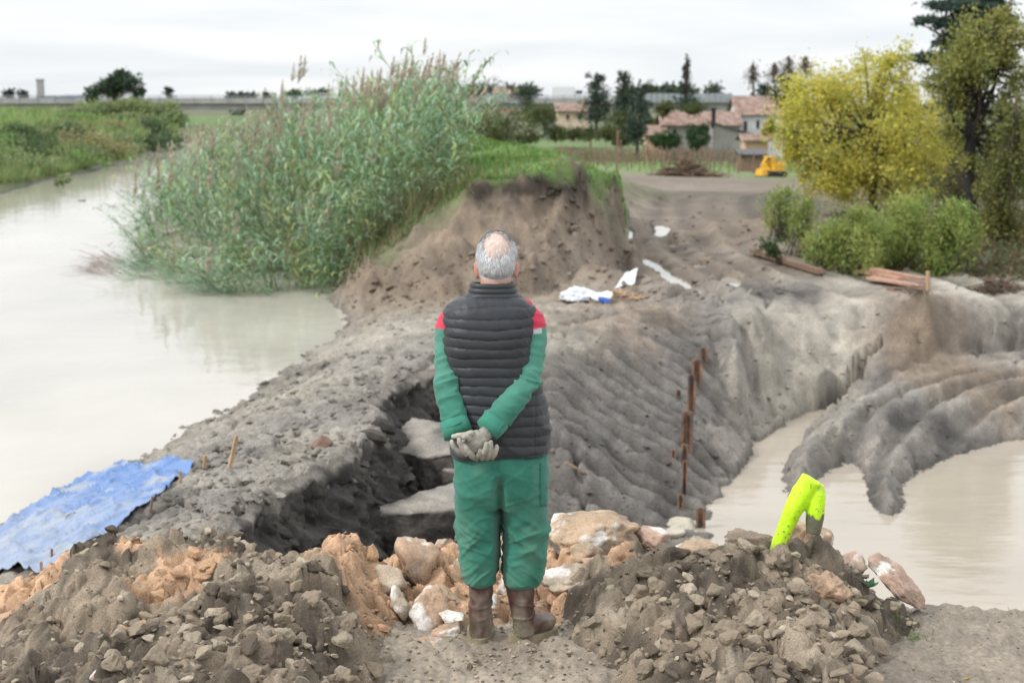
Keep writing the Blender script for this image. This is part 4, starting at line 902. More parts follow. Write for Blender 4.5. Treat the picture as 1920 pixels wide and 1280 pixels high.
# ------------------------------------------------------------------ rusty sheet piles
M_rust = mat('rusty_steel', (.27, .155, .09), rough=.85, var=.4, scale=9, bump=.5, bscale=50, col2=(.115, .085, .072))
for x0, x1, yt, yb, lab in ((1311, 1327, 652, 680, 'farthest rusty sheet pile, at the top of the row'), (1296, 1316, 674, 718, 'rusty sheet pile second from the top of the row'), (1288, 1303, 702, 772, 'long rusty sheet pile under the second one'),
                            (1276, 1298, 772, 842, 'widest rusty sheet pile in the middle of the row'), (1276, 1290, 832, 868, 'ochre coloured sheet pile right below the widest one'), (1278, 1287, 862, 925, 'thin rusty sheet pile in the lower row'),
                            (1270, 1281, 926, 950, 'small ochre pile end near the bottom of the slope'), (1304, 1322, 952, 990, 'nearest dark rusty sheet pile by the water'), (1268, 1276, 730, 745, 'rusty pile stub sticking out left of the row'), (1258, 1266, 842, 856, 'small orange pile stub in the slope left of the row')):
    cx = (x0 + x1) / 2; p = hit(cx, yb); s = ppm(cx, yb, p[1]); w = (x1 - x0) / s; zt_ = at_y(cx, yt, p[1] + .02)[2]
    prof = np.array([(-.5, .0), (-.5, .03), (-.32, .03), (-.2, .14), (.2, .14), (.32, .03), (.5, .03), (.5, .0), (.3, .0), (.17, .11), (-.17, .11), (-.3, 0)]); prof[:, 0] *= w; prof[:, 1] *= max(w * 4, .35)
    n = len(prof); zb_ = p[2] - .6
    V = np.concatenate([np.c_[prof, np.full(n, zb_)], np.c_[prof, np.full(n, zt_)]]); V[:, 0] += p[0]; V[:, 1] += p[1] - .02
    V[n:, 0] += .02 * w; j = np.arange(n); k = (j + 1) % n
    mb = MB().add(V, Q=np.concatenate([np.stack([j, k, n + k, n + j], -1), [[n + a for a in q] for q in ((0, 1, 2, 11), (2, 3, 10, 11), (3, 4, 9, 10), (4, 5, 8, 9), (5, 6, 7, 8))]]))
    tag(mb.build('sheet_pile', M_rust), lab, 'sheet pile')
# ------------------------------------------------------------------ blocks fallen into the collapse
M_slab = mat('clay_block', attr=True, rough=.85, var=.3, scale=5, bump=.9, bscale=28, bdist=.025, fine=(50, .25))
def slab(poly, z, th, label, drop=0):
    P = np.array([at_z(a, b, z + c) for a, b, c in poly])
    bm = bmesh.new(); f = bm.faces.new([bm.verts.new(p) for p in P])
    if f.normal.z < 0: f.normal_flip()
    f.normal_update()
    e = bmesh.ops.extrude_face_region(bm, geom=[f]); vs_ = [v for v in e['geom'] if isinstance(v, bmesh.types.BMVert)]
    for v in vs_: v.co.z -= th; v.co.x += random.uniform(-.05, .05)
    bmesh.ops.recalc_face_normals(bm, faces=bm.faces)
    bmesh.ops.subdivide_edges(bm, edges=bm.edges, cuts=9, use_grid_fill=True, smooth=0)
    bmesh.ops.triangulate(bm, faces=bm.faces)
    bmesh.ops.subdivide_edges(bm, edges=bm.edges, cuts=1)
    bmesh.ops.triangulate(bm, faces=bm.faces)
    bm.normal_update(); V = np.array([v.co[:] for v in bm.verts]); N_ = np.array([v.normal[:] for v in bm.verts]); bm.verts.index_update()
    T = np.array([[v.index for v in f.verts] for f in bm.faces]); bm.free()
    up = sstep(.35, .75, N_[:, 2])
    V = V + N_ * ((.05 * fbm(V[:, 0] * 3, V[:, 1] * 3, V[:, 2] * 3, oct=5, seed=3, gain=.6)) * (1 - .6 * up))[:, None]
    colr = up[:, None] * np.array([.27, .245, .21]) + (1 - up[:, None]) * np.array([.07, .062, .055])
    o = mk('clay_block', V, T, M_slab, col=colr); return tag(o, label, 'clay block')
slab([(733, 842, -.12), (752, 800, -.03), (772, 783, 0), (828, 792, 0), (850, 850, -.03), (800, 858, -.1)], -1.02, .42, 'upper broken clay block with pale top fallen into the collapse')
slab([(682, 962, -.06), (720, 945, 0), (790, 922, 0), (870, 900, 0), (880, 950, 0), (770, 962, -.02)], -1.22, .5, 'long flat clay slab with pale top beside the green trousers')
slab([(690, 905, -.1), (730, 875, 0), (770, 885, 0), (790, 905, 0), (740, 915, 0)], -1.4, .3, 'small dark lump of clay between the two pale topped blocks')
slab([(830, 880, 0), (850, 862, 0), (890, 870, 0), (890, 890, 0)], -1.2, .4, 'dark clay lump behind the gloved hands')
# ------------------------------------------------------------------ raw broken face of the collapse, and rubble over the mid ground
def cliff(name, top, bot, n, m, seed, amp, c_top, c_low, label, crust=.12):
    top, bot = np.array(top, float), np.array(bot, float)
    d = np.concatenate([[0], np.cumsum(np.linalg.norm(np.diff(top[:, :2], axis=0), axis=1))]); t = np.linspace(0, d[-1], n)
    A = np.stack([np.interp(t, d, top[:, k]) for k in range(3)], -1); B = np.stack([np.interp(t, d, bot[:, k]) for k in range(3)], -1)
    nb = (B - A)[:, :2]; tg = np.gradient(A[:, :2], axis=0); nr = np.stack([tg[:, 1], -tg[:, 0]], -1); nr /= np.linalg.norm(nr, axis=1)[:, None] + 1e-9
    nr *= np.sign((nr * nb).sum(1))[:, None]
    for _ in range(60): nr[1:-1] = (nr[:-2] + 2 * nr[1:-1] + nr[2:]) / 4
    nr /= np.linalg.norm(nr, axis=1)[:, None] + 1e-9
    A[:, :2] += nr * (.09 * fbm(t * 1.8, t * 0 + 3, oct=3, seed=seed))[:, None]
    v = np.linspace(0, 1, m)[None, :, None]
    P = A[:, None] * (1 - v) + B[:, None] * v
    back = A.copy(); back[:, :2] -= nr * .10; back[:, 2] = gz(back[:, 0], back[:, 1]) + .004
    P[:, 0, 2] = gz(P[:, 0, 0] - nr[:, 0] * .05, P[:, 0, 1] - nr[:, 1] * .05) + .006
    P = np.concatenate([back[:, None], P], 1)
    vv = np.concatenate([[-.05], v[0, :, 0]])[None]
    q = P * 2.6
    dsp = amp * (fbm(q[..., 0], q[..., 1], q[..., 2] * .9, oct=5, seed=seed + 1, gain=.6) + .8 * np.abs(fbm(q[..., 0] * 2, q[..., 1] * 2, q[..., 2] * 1.4, oct=3, seed=seed + 2)))
    dsp = dsp * sstep(.06, .34, vv) - .08 * np.exp(-((vv - .22) / .12) ** 2) + .07 * sstep(.02, .1, vv)
    P[..., :2] += nr[:, None] * dsp[..., None]; P[..., 2] += (.5 * amp * fbm(q[..., 1] * 2, q[..., 0] * 2, q[..., 2] * 2, oct=4, seed=seed + 3)) * sstep(.02, .15, vv)
    k = sstep(crust * .3, crust, vv + .08 * fbm(q[..., 0] * 2, q[..., 1] * 2, q[..., 2] * 3, oct=3, seed=seed + 4))[..., None]
    pat = np.clip(.8 + .5 * fbm(q[..., 0] * 1.5, q[..., 1] * 1.5, q[..., 2] * 1.5, oct=4, seed=seed + 5), .4, 1.6)[..., None]
    colr = np.array(c_top) * (1 - k) + np.array(c_low) * pat * k
    N1, M1 = P.shape[:2]; i = (np.arange(N1 - 1)[:, None] * M1 + np.arange(M1 - 1)[None]).ravel()
    o = mk(name, P.reshape(-1, 3), np.stack([i, i + 1, i + M1 + 1, i + M1], -1), M_slab, col=colr.reshape(-1, 3)); o['kind'] = 'structure'; o['label'] = label
    return o
bt = [p.copy() for p in bw]; bb_ = [np.array([p[0] + o[0] * 2.4 + .05, p[1] + o[1] * 2.4, -1.75]) for p, o in zip(bw, offs)]
cliff('collapse_wall', bt, bb_, 420, 70, 801, .16, (.25, .222, .188), (.062, .054, .047), 'dark raw wall of the collapsed bank under its pale crust')  # low wall colour is dark soil plus painted pit shade
GC3 = np.clip(gcol, .01, .9)
def rubble(name, n, sampler, smin, smax, cols, label, power=2.5, sub=2):
    vs_ = [stone(sub, 600 + i, planes=9, rough=.14, sharp=45, half=(1, .85, .7)) for i in range(8)]; mb = MB(); cols = np.array(cols); k = 0
    while k < n:
        r_3 = sampler()
        if r_3 is None: continue
        x, y = r_3[:2]; z = float(gz(x, y)); s = smin + (smax - smin) * rng.random() ** (power + 1.5); V, T = vs_[rng.integers(8)]
        a = rng.uniform(0, 6.3); c1, s1 = math.cos(a), math.sin(a); V = V * (s, s * rng.uniform(.7, 1.2), s * rng.uniform(.5, 1))
        V = np.stack([V[:, 0] * c1 - V[:, 1] * s1, V[:, 0] * s1 + V[:, 1] * c1, V[:, 2] + rng.normal(0, .3) * V[:, 0]], -1) + (x, y, z + s * .02)
        g_c = samp(GC3, x, y) if name != 'pit_clods' else cols[rng.integers(len(cols))]
        mb.add(V, T=T, col=g_c * rng.uniform(.72, 1.22)); k += 1
    o = mb.build(name, M_crumb, smooth=False); o['kind'] = 'stuff'; o['label'] = label
def s_px(x0, x1, y0, y1, zmin, ok=lambda px, py: True):
    def f():
        px, py = rng.uniform(x0, x1), rng.uniform(y0, y1)
        if not ok(px, py): return None
        p = hit(px, py)
        return p if p[2] > zmin else None
    return f
MUDC = [(.24, .212, .178), (.30, .265, .22), (.17, .15, .128), (.36, .32, .26)]
rubble('bank_clods', 1500, s_px(230, 900, 560, 1010, -1.22, lambda a, b: a < 430 + (1010 - b) * 1.2 and a > 372 - max(0, b - 880) * 1.1), .010, .065, MUDC, 'clods and broken crust scattered over the low bank', 3)
rubble('pit_clods', 420, s_px(560, 900, 760, 1040, -2.2, lambda a, b: a > 720 - (b - 760) * .6), .02, .16, [(.07, .062, .055), (.11, .098, .085), (.055, .05, .045)], 'dark wet clods on the floor of the collapse, pit shade in their colour', 2)  # clod colours carry some of the pit's shade besides the wet
rubble('slope_clods', 500, s_px(1030, 1920, 540, 985, -2.19),   .012, .055, [(.15, .137, .124), (.21, .19, .165), (.27, .24, .20), (.11, .10, .092)], 'clods over the bulldozed slope and the mud spits', 3)
rubble('road_clods', 600, s_px(640, 1480, 330, 560, -1.1, lambda a, b: a > 1000 or b > 470), .02, .09, [(.22, .175, .13), (.29, .235, .18), (.16, .125, .095)], 'clods along the cut dike and the dirt road', 3)
# ------------------------------------------------------------------ bags, planks and litter on the old bank
M_bag = mat('white_plastic', (.72, .76, .80), rough=.4, var=.08, scale=8, bump=.7, bscale=18, bdist=.02)
M_bluep = mat('blue_plastic', (.06, .15, .50), rough=.4, var=.15, scale=8, bump=.5, bscale=18, bdist=.02)
def bag(px, py, w, h, m, label, seed):
    p = hit(px, py); s = ppm(px, py, p[1]); V, T = stone(4, seed, planes=22, sharp=14, rough=.22, half=(w / 2 / s, w / 3 / s, h / 2 / s))
    V[:, 2] = np.maximum(V[:, 2], -h * .3 / s)
    o = mk('plastic_bag', V, T, m); o.location = p + (0, 0, h * .28 / s); return tag(o, label, 'plastic bag')
bag(1085, 562, 76, 32, M_bag, 'larger white plastic bag lying on the old bank', 7)
bag(1126, 564, 46, 24, M_bag, 'smaller white bag with blue bag in front, right of the larger', 9)
bag(1134, 567, 26, 15, M_bluep, 'small blue plastic bag next to the white ones', 12)
def plank(a, b, w, th, m, label, lift=.05, parts=None, name='plank', cat='plank'):
    A, B = hit(*a), hit(*b); A[2] += lift; B[2] += lift; d = B - A; L_ = np.linalg.norm(d)
    mb = MB(); az_ = math.atan2(d[1], d[0]); el_ = math.asin(d[2] / L_)
    mb.box(0, 0, 0, L_, w, th, jit=.006); Vb = mb.V[0]; mb.V[0] = np.array(Matrix.Rotation(az_, 3, 'Z') @ Matrix.Rotation(-el_, 3, 'Y')) @ Vb.T; mb.V[0] = mb.V[0].T + (A + B) / 2
    o = mb.build(name, m); return tag(o, label, cat)
plank((1412, 478), (1540, 518), .16, .09, M_woodd, 'long grey-brown timber beam along the edge of the bushes', .08, name='timber_beam', cat='beam')
M_tanp = mat('reddish_board', (.42, .25, .18), rough=.75, var=.25, scale=10, bump=.4, bscale=40)
plank((1600, 513), (1690, 531), .14, .06, M_tanp, 'left reddish board below the willow bushes', .07)
plank((1636, 519), (1732, 538), .20, .05, M_tanp, 'upper reddish board next to the yellow stake', .13)
plank((1632, 528), (1728, 545), .16, .05, M_tanp, 'lower reddish board under the upper one beside the stake', .07)
plank((1668, 545), (1728, 548), .14, .06, M_woodd, 'dark plank under the reddish boards', .03)
M_bark = mat('bark_chips', (.38, .25, .16), rough=.85, var=.35, scale=16, bump=.5, bscale=50)
c0 = hit(1160, 556); t = thing('broken_wood', 'pile of broken wood strips behind the plastic bags', 'wood pile', tuple(c0))
for k in range(46):
    x, y = rng.normal(0, .22), rng.normal(0, .3); a = rng.uniform(0, 3.14); z = float(gz(c0[0] + x, c0[1] + y)) - c0[2] + abs(rng.normal(0, .03)) + max(0, .08 - .4 * abs(x))
    mb = MB(); mb.box(x, y, z, rng.uniform(.08, .3), rng.uniform(.02, .06), .02, a, rng.uniform(-.5, .5), jit=.004); mb.build('wood_strip', M_bark, t)
plank((1062, 870), (1098, 890), .03, .02, M_wood, 'thin pale stick lying on the bulldozed slope', .02, name='stick', cat='stick')
# sheet of pale plastic leaning by the wood
q0 = [hit(1152, 545), hit(1190, 538), hit(1196, 524), hit(1172, 530)]
V = np.array(q0) + np.array([[0, 0, .03], [0, 0, .04], [0, 0, .16], [0, 0, .12]])
us = np.linspace(0, 1, 14); G_ = (V[0] * (1 - us[:, None, None]) * (1 - us[None, :, None]) + V[1] * us[:, None, None] * (1 - us[None, :, None]) + V[2] * us[:, None, None] * us[None, :, None] + V[3] * (1 - us[:, None, None]) * us[None, :, None])
G_[..., 2] += .05 * fbm(G_[..., 0] * 6, G_[..., 1] * 4, oct=3); ii = (np.arange(13)[:, None] * 14 + np.arange(13)[None]).ravel()
o = mk('plastic_sheet', G_.reshape(-1, 3), np.stack([ii, ii + 1, ii + 15, ii + 14], -1), M_bag); tag(o, 'crumpled pale plastic sheet by the broken wood', 'plastic sheet')
m = o.modifiers.new('t', 'SOLIDIFY'); m.thickness = .01
# ------------------------------------------------------------------ the man
YM = 5.68
pr = at_y(930, 1195, YM); PB = np.array([pr[0], YM, pr[2]])
def M(px, py, dy=0.0): return at_y(px, py, YM + dy) - PB
PS = ppm(930, 800, YM)                               # pixels per metre on the man
M_skin = mat('skin', attr=True, rough=.55, var=.08, scale=30, bump=.15, bscale=150, bdist=.002)
M_hair = mat('grey_hair', attr=True, rough=.5, var=.12, scale=60, spec=.4)
M_green = mat('green_work_cloth', attr=True, rough=.85, var=.09, scale=9, bump=.25, bscale=420, bdist=.001, sheen=.15, fine=(40, .05), spec=.2)
M_vest = mat('dark_nylon', (.030, .033, .038), rough=.5, spec=.35, var=.12, scale=12, bump=.25, bscale=90, bdist=.003, sheen=.1)
M_glove = mat('leather_glove', attr=True, rough=.8, var=.16, scale=22, bump=.45, bscale=130, bdist=.003)
M_boot = mat('brown_rubber', attr=True, rough=.42, var=.2, scale=16, bump=.2, bscale=90, bdist=.002)
M_sole = mat('muddy_sole', (.25, .21, .14), rough=.85, var=.3, scale=25, bump=.5, bscale=90, bdist=.004)
GREEN = np.array([.036, .172, .122])
# body: one continuous surface
mb = MB()
hc = M(931, 487); HZ = hc[2]
def HD(x, y, z): return hc + np.array([x, y, z])
mb.ell(HD(0, .012, .012), (.076, .097, .100), 28, 20)
mb.ell(HD(0, .045, -.045), (.060, .062, .075), 24, 16)
mb.ell(HD(0, .098, -.020), (.014, .020, .022), 12, 8); mb.ell(HD(0, .095, .005), (.010, .012, .025), 12, 8)
mb.ell(HD(0, .093, -.062), (.026, .012, .007), 12, 8); mb.ell(HD(0, .088, -.098), (.028, .020, .016), 12, 8)
for s_ in (-1, 1):
    mb.ell(HD(.032 * s_, .090, .014), (.014, .010, .008), 12, 8); mb.ell(HD(.034 * s_, .086, .030), (.024, .012, .007), 12, 8)
    rot = np.array(Matrix.Rotation(-.45 * s_, 3, 'Z') @ Matrix.Rotation(.10 * s_, 3, 'Y'))
    mb.ell(HD(.0815 * s_, .012, -.040), (.0085, .020, .036), 14, 12, rot); mb.ell(HD(.076 * s_, .02, -.068), (.008, .011, .012), 12, 8)
mb.tube([M(930, 500, .015), M(930, 530, .01), M(928, 556, .0), M(932, 600, .0)], [.062, .062, .07, .12], [.066, .066, .07, .08], sides=24, up=(0, 1, 0))
mb.tube([M(934, 575), M(936, 650), M(938, 760), M(938, 850), M(938, 900)], [.13, .155, .15, .155, .13], [.085, .10, .10, .11, .10], sides=28, up=(0, 1, 0))
def limb(path, r): mb.tube(path, r, sides=16, up=(0, 1, 0)); mb.ell(path[0], (r[0],) * 3); mb.ell(path[-1], (r[-1],) * 3)
AL = [M(856, 604), M(840, 645, -.005), M(838, 708, -.045), M(848, 765, -.105), M(868, 815, -.165)]
AR = [M(986, 604), M(1000, 645, -.01), M(990, 712, -.055), M(955, 765, -.14), M(915, 812, -.205)]
for A_ in (AL, AR): limb(A_, [.036, .038, .036, .032, .026])
LL = [M(895, 880), M(893, 960, -.005), M(898, 1030, .0), M(900, 1100, .01), M(901, 1178, .0)]
LR = [M(982, 880), M(986, 960, -.005), M(986, 1030, .0), M(978, 1100, .0), M(980, 1172, -.01)]
for A_ in (LL, LR): limb(A_, [.085, .072, .055, .048, .036])
V, T, Q = remesh(mb, .0065, 5)
colr = np.broadcast_to(np.array([.56, .345, .26]), V.shape).copy(); h_ = V - hc
ear = (np.abs(h_[:, 0]) > .072) & (h_[:, 2] < .01) & (h_[:, 2] > -.09); colr[ear] = (.50, .235, .19)
nk = (h_[:, 2] < -.07); colr[nk] = (.50, .27, .20)
bald = sstep(.092, .050, np.hypot(h_[:, 0], (h_[:, 2] - .060) * 1.0)) * (h_[:, 1] < .06)
colr = colr * (1 - bald[:, None]) + bald[:, None] * np.array([.60, .44, .365])
gry = (1 - bald) * sstep(-.09, -.06, h_[:, 2]) * (h_[:, 1] < .078) * (~ear)
colr = colr * (1 - .8 * gry[:, None]) + .8 * gry[:, None] * np.array([.46, .46, .46])
man = mk('person', V, [T, Q], M_skin, col=colr); man.location = PB
tag(man, 'man seen from behind in green workwear and dark quilted vest, gloved hands clasped', 'person')
# hair: short grey strands round the bald patch
sv, sc, sq = [], [], []
cnt = 0
while cnt < 15000:
    d = rng.normal(size=3); d /= np.linalg.norm(d); p = d * (.078, .098, .1015) + (0, .012, .012)
    if p[2] < -.078 + .01 * abs(p[0]) / .08 or (p[1] > .062 - .5 * max(0, -p[2]) and p[2] < .075) or p[1] > .075: continue
    if abs(p[0]) > .066 and p[2] < .0 and -.012 < p[1] < .05 and rng.random() < .96: continue
    bd = math.hypot(p[0] * (1.0 if p[2] > .03 else 1.25), (p[2] - .062))
    dens = float(sstep(.042, .074, bd)) if p[1] < .03 else .75
    if p[1] < -.02 and p[2] < .052: dens = max(dens, float(sstep(.040, .068, bd)))
    dens = max(dens, .018)
    if rng.random() > dens: continue
    n = d / (.078, .098, .1015); n /= np.linalg.norm(n)
    w = np.array([p[0] * 4 + .35 * math.sin(p[0] * 120 + p[2] * 60), -.25 if p[1] > 0 else -.05, -1.0]); w += .55 * np.array([perlin(np.array([p[0] * 45]), np.array([p[2] * 45]), np.array([k * 9.0]))[0] for k in range(3)]) * 1.6
    if p[2] > .075: w += n * .9 + np.array([0, -.8, .4])
    w -= n * (w @ n); w /= np.linalg.norm(w) + 1e-9
    L_ = rng.uniform(.014, .027) * (.6 if p[2] < -.055 else 1); lift = rng.uniform(.12, .5) * (1.3 if rng.random() < .1 else 1)
    sd_ = np.cross(n, w) * rng.uniform(.0006, .0011); cu = rng.uniform(-.35, .35)
    q0 = p; q1 = p + w * L_ * .5 + n * L_ * lift * .5; q2 = p + w * L_ * .95 + n * L_ * lift * .55 + np.cross(n, w) * L_ * cu
    sv += [q0 - sd_, q0 + sd_, q1 - sd_, q1 + sd_, q2 - sd_ * .3, q2 + sd_ * .3]; b = cnt * 6; sq += [[b, b + 1, b + 3, b + 2], [b + 2, b + 3, b + 5, b + 4]]
    g = rng.uniform(.38, .86) * (.72 if p[2] < -.035 and abs(p[0]) < .05 else 1); sc += [(g, g * 1.0, g * 1.01)] * 6; cnt += 1
mk('hair', np.array(sv) + hc, [np.array(sq)], M_hair, man, col=np.array(sc))
# sleeves and yoke of the work jacket
mb = MB()
def sleeve(path, r, rb):
    P = np.array(path); t = np.linspace(0, 1, len(P)); tt = np.linspace(0, 1, 26)
    Pi = np.stack([np.interp(tt, t, P[:, k]) for k in range(3)], -1)
    for _ in range(3): Pi[1:-1] = (Pi[:-2] + 2 * Pi[1:-1] + Pi[2:]) / 4
    mb.tube(Pi, np.interp(tt, t, r), np.interp(tt, t, rb), sides=24, up=(0, 1, 0))
sleeve([M(862, 582, .0), M(841, 604, .0), M(838, 645, -.005), M(838, 705, -.05), M(846, 760, -.11), M(856, 806, -.155)], [.045, .052, .049, .048, .051, .050], [.06, .064, .057, .052, .048, .044])
sleeve([M(980, 582, .0), M(1001, 604, .0), M(1000, 645, -.01), M(990, 708, -.06), M(958, 757, -.145), M(918, 802, -.205)], [.045, .053, .052, .054, .052, .048], [.06, .064, .059, .056, .049, .043])
mb.tube([M(931, 556), M(932, 568), M(934, 600), M(936, 660), M(938, 760), M(938, 830)], [.08, .14, .165, .165, .16, .165], [.06, .075, .09, .10, .105, .11], sides=32, up=(0, 1, 0))
V, T, Q = remesh(mb, .0055, 6); N_ = vnormals(V, T, Q)
def arm_t(A_):
    A_ = np.array(A_); best = np.full(len(V), 9.); tt = np.zeros(len(V))
    for k in range(len(A_) - 1):
        a, b = A_[k], A_[k + 1]; ab = b - a; t = np.clip(((V - a) @ ab) / (ab @ ab), 0, 1); dd = np.linalg.norm(V - a - t[:, None] * ab, axis=1)
        u_ = dd < best; best[u_] = dd[u_]; tt[u_] = (k + t[u_]) / (len(A_) - 1)
    return tt, best
rdg = lambda a: np.clip(1 - np.abs(a) * 2.4, 0, 1)
nrw = lambda a: np.clip(1 - np.abs(a) * 5.5, 0, 1) ** 1.3
for A_ in (AL, AR):
    tt, bb = arm_t(A_); on = (bb < .085)
    s_ = -1 if A_ is AL else 1
    f_ = nrw(perlin(V[:, 0] * 6 * s_ + V[:, 2] * 9, V[:, 1] * 5, V[:, 2] * 11, seed=71)) * .010 + nrw(perlin(V[:, 0] * 5 + V[:, 2] * 14 * s_, V[:, 1] * 6, V[:, 2] * 5, seed=72)) * .008 + .5 * rdg(perlin(V[:, 0] * 5 * s_ + V[:, 2] * 13, V[:, 1] * 8, V[:, 2] * 6, seed=3)) ** 2 * .008 + rdg(perlin(V[:, 0] * 9 + V[:, 2] * 20 * s_, V[:, 1] * 10, V[:, 2] * 12, seed=6)) ** 2 * .004
    wgt = .35 + np.exp(-((tt - .52) / .13) ** 2) * 1.0 + np.exp(-((tt - .95) / .13) ** 2) * .9
    V = V + N_ * (on * (f_ - .004) * wgt)[:, None]
colr = np.broadcast_to(GREEN, V.shape).copy()
# sun bleached upper sleeves, red shoulder yoke and a grey reflective band
zb1, zb2 = M(830, 606)[2], M(830, 618)[2]
ysl = V[:, 2] - .55 * np.abs(V[:, 0] - .015) * 0
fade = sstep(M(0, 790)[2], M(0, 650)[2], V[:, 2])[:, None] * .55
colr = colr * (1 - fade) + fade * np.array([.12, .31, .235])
lim = np.where(V[:, 0] > 0, M(0, 612)[2] + .10 * (V[:, 0] - .16), M(0, 612)[2])
yoke = sstep(-.003, .003, V[:, 2] - lim); colr = colr * (1 - yoke[:, None]) + yoke[:, None] * np.array([.56, .045, .085])
band = sstep(-.022, -.019, V[:, 2] - lim) * (1 - yoke) * (V[:, 0] > .0) * (V[:, 0] < .186); colr = colr * (1 - band[:, None]) + band[:, None] * np.array([.50, .53, .56])
jk = mk('work_jacket', V, [T, Q], M_green, man, col=colr, smooth=True)
# turned back cuffs
def cuff(a, b, r0, rb, name):
    mb = MB(); d = b - a; P = [a - d * .02, a, a + d * .5, b, b + d * .02, b - d * .3, a + d * .1]
    r = np.array([r0 * 1.0, r0 * 1.05, r0 * 1.06, r0 * 1.07, r0 * 1.02, r0 * .92, r0 * .9]); k = rb / r0
    mb.tube(P, r, r * k, sides=40, up=(0, 1, 0), cap=False); V_, T_, Q_ = mb.arrays()
    V_ = V_ + .003 * np.stack([fbm(V_[:, 0] * 22, V_[:, 1] * 22, V_[:, 2] * 22, oct=2, seed=k_) for k_ in (1, 2, 3)], -1)
    mk(name, V_, [Q_], M_green, jk, col=GREEN * 1.25)
cuff(M(850, 788, -.138), M(860, 815, -.168), .056, .046, 'cuff')
cuff(M(934, 785, -.185), M(913, 807, -.212), .051, .043, 'cuff')
# trousers
mb = MB()
def rings(rows, dep):
    R = []
    for (py, xl, xr, dy), d in zip(rows, dep):
        a, b = M(xl, py, dy), M(xr, py, dy); c = (a + b) / 2; hw = (b[0] - a[0]) / 2; th = np.linspace(0, 2 * np.pi, 40, endpoint=False)
        ct, st = np.cos(th), np.sin(th); e = 2 / 2.35
        R.append(np.stack([c[0] + hw * np.sign(ct) * np.abs(ct) ** e, c[1] + d * np.sign(st) * np.abs(st) ** e, np.full(40, c[2])], -1))
    V_, Q_ = loft_sheet(R); n = len(R)
    V_ = np.concatenate([V_, [R[0].mean(0), R[-1].mean(0)]]); j = np.arange(40); k = (j + 1) % 40
    T_ = np.concatenate([np.stack([j, k, np.full(40, n * 40)], -1), np.stack([(n - 1) * 40 + k, (n - 1) * 40 + j, np.full(40, n * 40 + 1)], -1)])
    mb.add(V_, T=T_, Q=Q_[:, ::-1])
rings([(800, 856, 1022, 0), (840, 850, 1027, 0), (875, 850, 1029, -.005), (915, 851, 1029, -.005), (945, 856, 1027, 0)], [.125, .14, .152, .148, .12])
rings([(890, 852, 938, -.005), (930, 851, 939, -.005), (970, 853, 939, 0), (1005, 858, 937, 0), (1040, 861, 935, 0), (1068, 864, 931, .005), (1084, 867, 930, .005), (1093, 872, 928, .005)], [.12, .118, .108, .10, .098, .10, .10, .075])
rings([(890, 938, 1029, -.005), (930, 939, 1029, -.005), (970, 942, 1028, 0), (1005, 944, 1028, 0), (1040, 943, 1027, 0), (1068, 942, 1022, 0), (1086, 943, 1016, 0), (1096, 944, 1010, 0)], [.12, .118, .108, .10, .098, .10, .10, .075])
V, T, Q = remesh(mb, .0055, 7); N_ = vnormals(V, T, Q)
x0 = M(938, 900)[0]; s_ = np.where(V[:, 0] > x0, 1.0, -1.0); lx = np.abs(V[:, 0] - x0)
zf = lambda py: M(938, py)[2]
knee = np.exp(-((V[:, 2] - zf(1000)) / .10) ** 2); hem = np.exp(-((V[:, 2] - zf(1072)) / .06) ** 2); seat = np.exp(-((V[:, 2] - zf(885)) / .08) ** 2)
f1_ = rdg(perlin(lx * 6 + V[:, 2] * 11, V[:, 1] * 5, V[:, 2] * 5 + s_ * 3, seed=21)) ** 2
f2_ = rdg(perlin(lx * 8 - V[:, 2] * 15, V[:, 1] * 6, V[:, 2] * 6 + s_ * 5, seed=24)) ** 2
f3_ = rdg(perlin(lx * 4 * 1.5, V[:, 1] * 4, V[:, 2] * 26 + 4 * lx * 6 + s_ * 2, seed=27)) ** 2
f4_ = perlin(lx * 14 - V[:, 2] * 10, V[:, 1] * 9, V[:, 2] * 4, seed=29)
c1_ = nrw(perlin(lx * 5 + V[:, 2] * 7, V[:, 1] * 4, V[:, 2] * 3 + s_ * 7, seed=81)); c2_ = nrw(perlin(lx * 6 - V[:, 2] * 9, V[:, 1] * 4, V[:, 2] * 4 + s_ * 9, seed=82)); c3_ = nrw(perlin(lx * 9, V[:, 1] * 5, V[:, 2] * 13 + lx * 8 + s_ * 4, seed=83))
disp = c1_ * .0065 * (.45 + knee) + c2_ * .006 * (.4 + knee + .6 * seat) + c3_ * .006 * (.2 + knee + hem) - .003 + .6 * (f1_ ** 1.5 * .009 - .002) * (.25 + .8 * knee + .4 * seat) + (f2_ ** 1.5 * .007 - .0015) * (.2 + .8 * knee) + (f3_ * .006 - .002) * hem + .003 * f4_
V = V + N_ * disp[:, None]
# crease between the seat halves
gr_ = np.exp(-((V[:, 0] - x0) / .016) ** 2) * sstep(zf(868), zf(905), V[:, 2]) * (V[:, 1] < 0); V[:, 1] += gr_ * .05
dirt = np.clip(fbm(V[:, 0] * 6, V[:, 1] * 6, V[:, 2] * 4, oct=4, seed=33) * .9 + .25 * sstep(zf(980), zf(1085), V[:, 2]), 0, .5)[:, None]
colr = GREEN * (1 + .16 * fbm(V[:, 0] * 10, V[:, 1] * 10, V[:, 2] * 5, oct=3, seed=34))[:, None]
colr = colr * (1 - .55 * dirt) + .55 * dirt * np.array([.15, .27, .20])
tr = mk('trousers', V, [T, Q], M_green, man, col=np.clip(colr, .01, 1))
from mathutils.bvhtree import BVHTree
bvh = BVHTree.FromPolygons([Vector(v) for v in V], [list(q) for q in Q])
def on_cloth(px, py, lift=.004):
    a = M(px, py, -1.0); b = M(px, py, 0.0); d = Vector(b - a).normalized(); h = bvh.ray_cast(Vector(a), d)
    return np.array(h[0] - d * lift) if h[0] else b
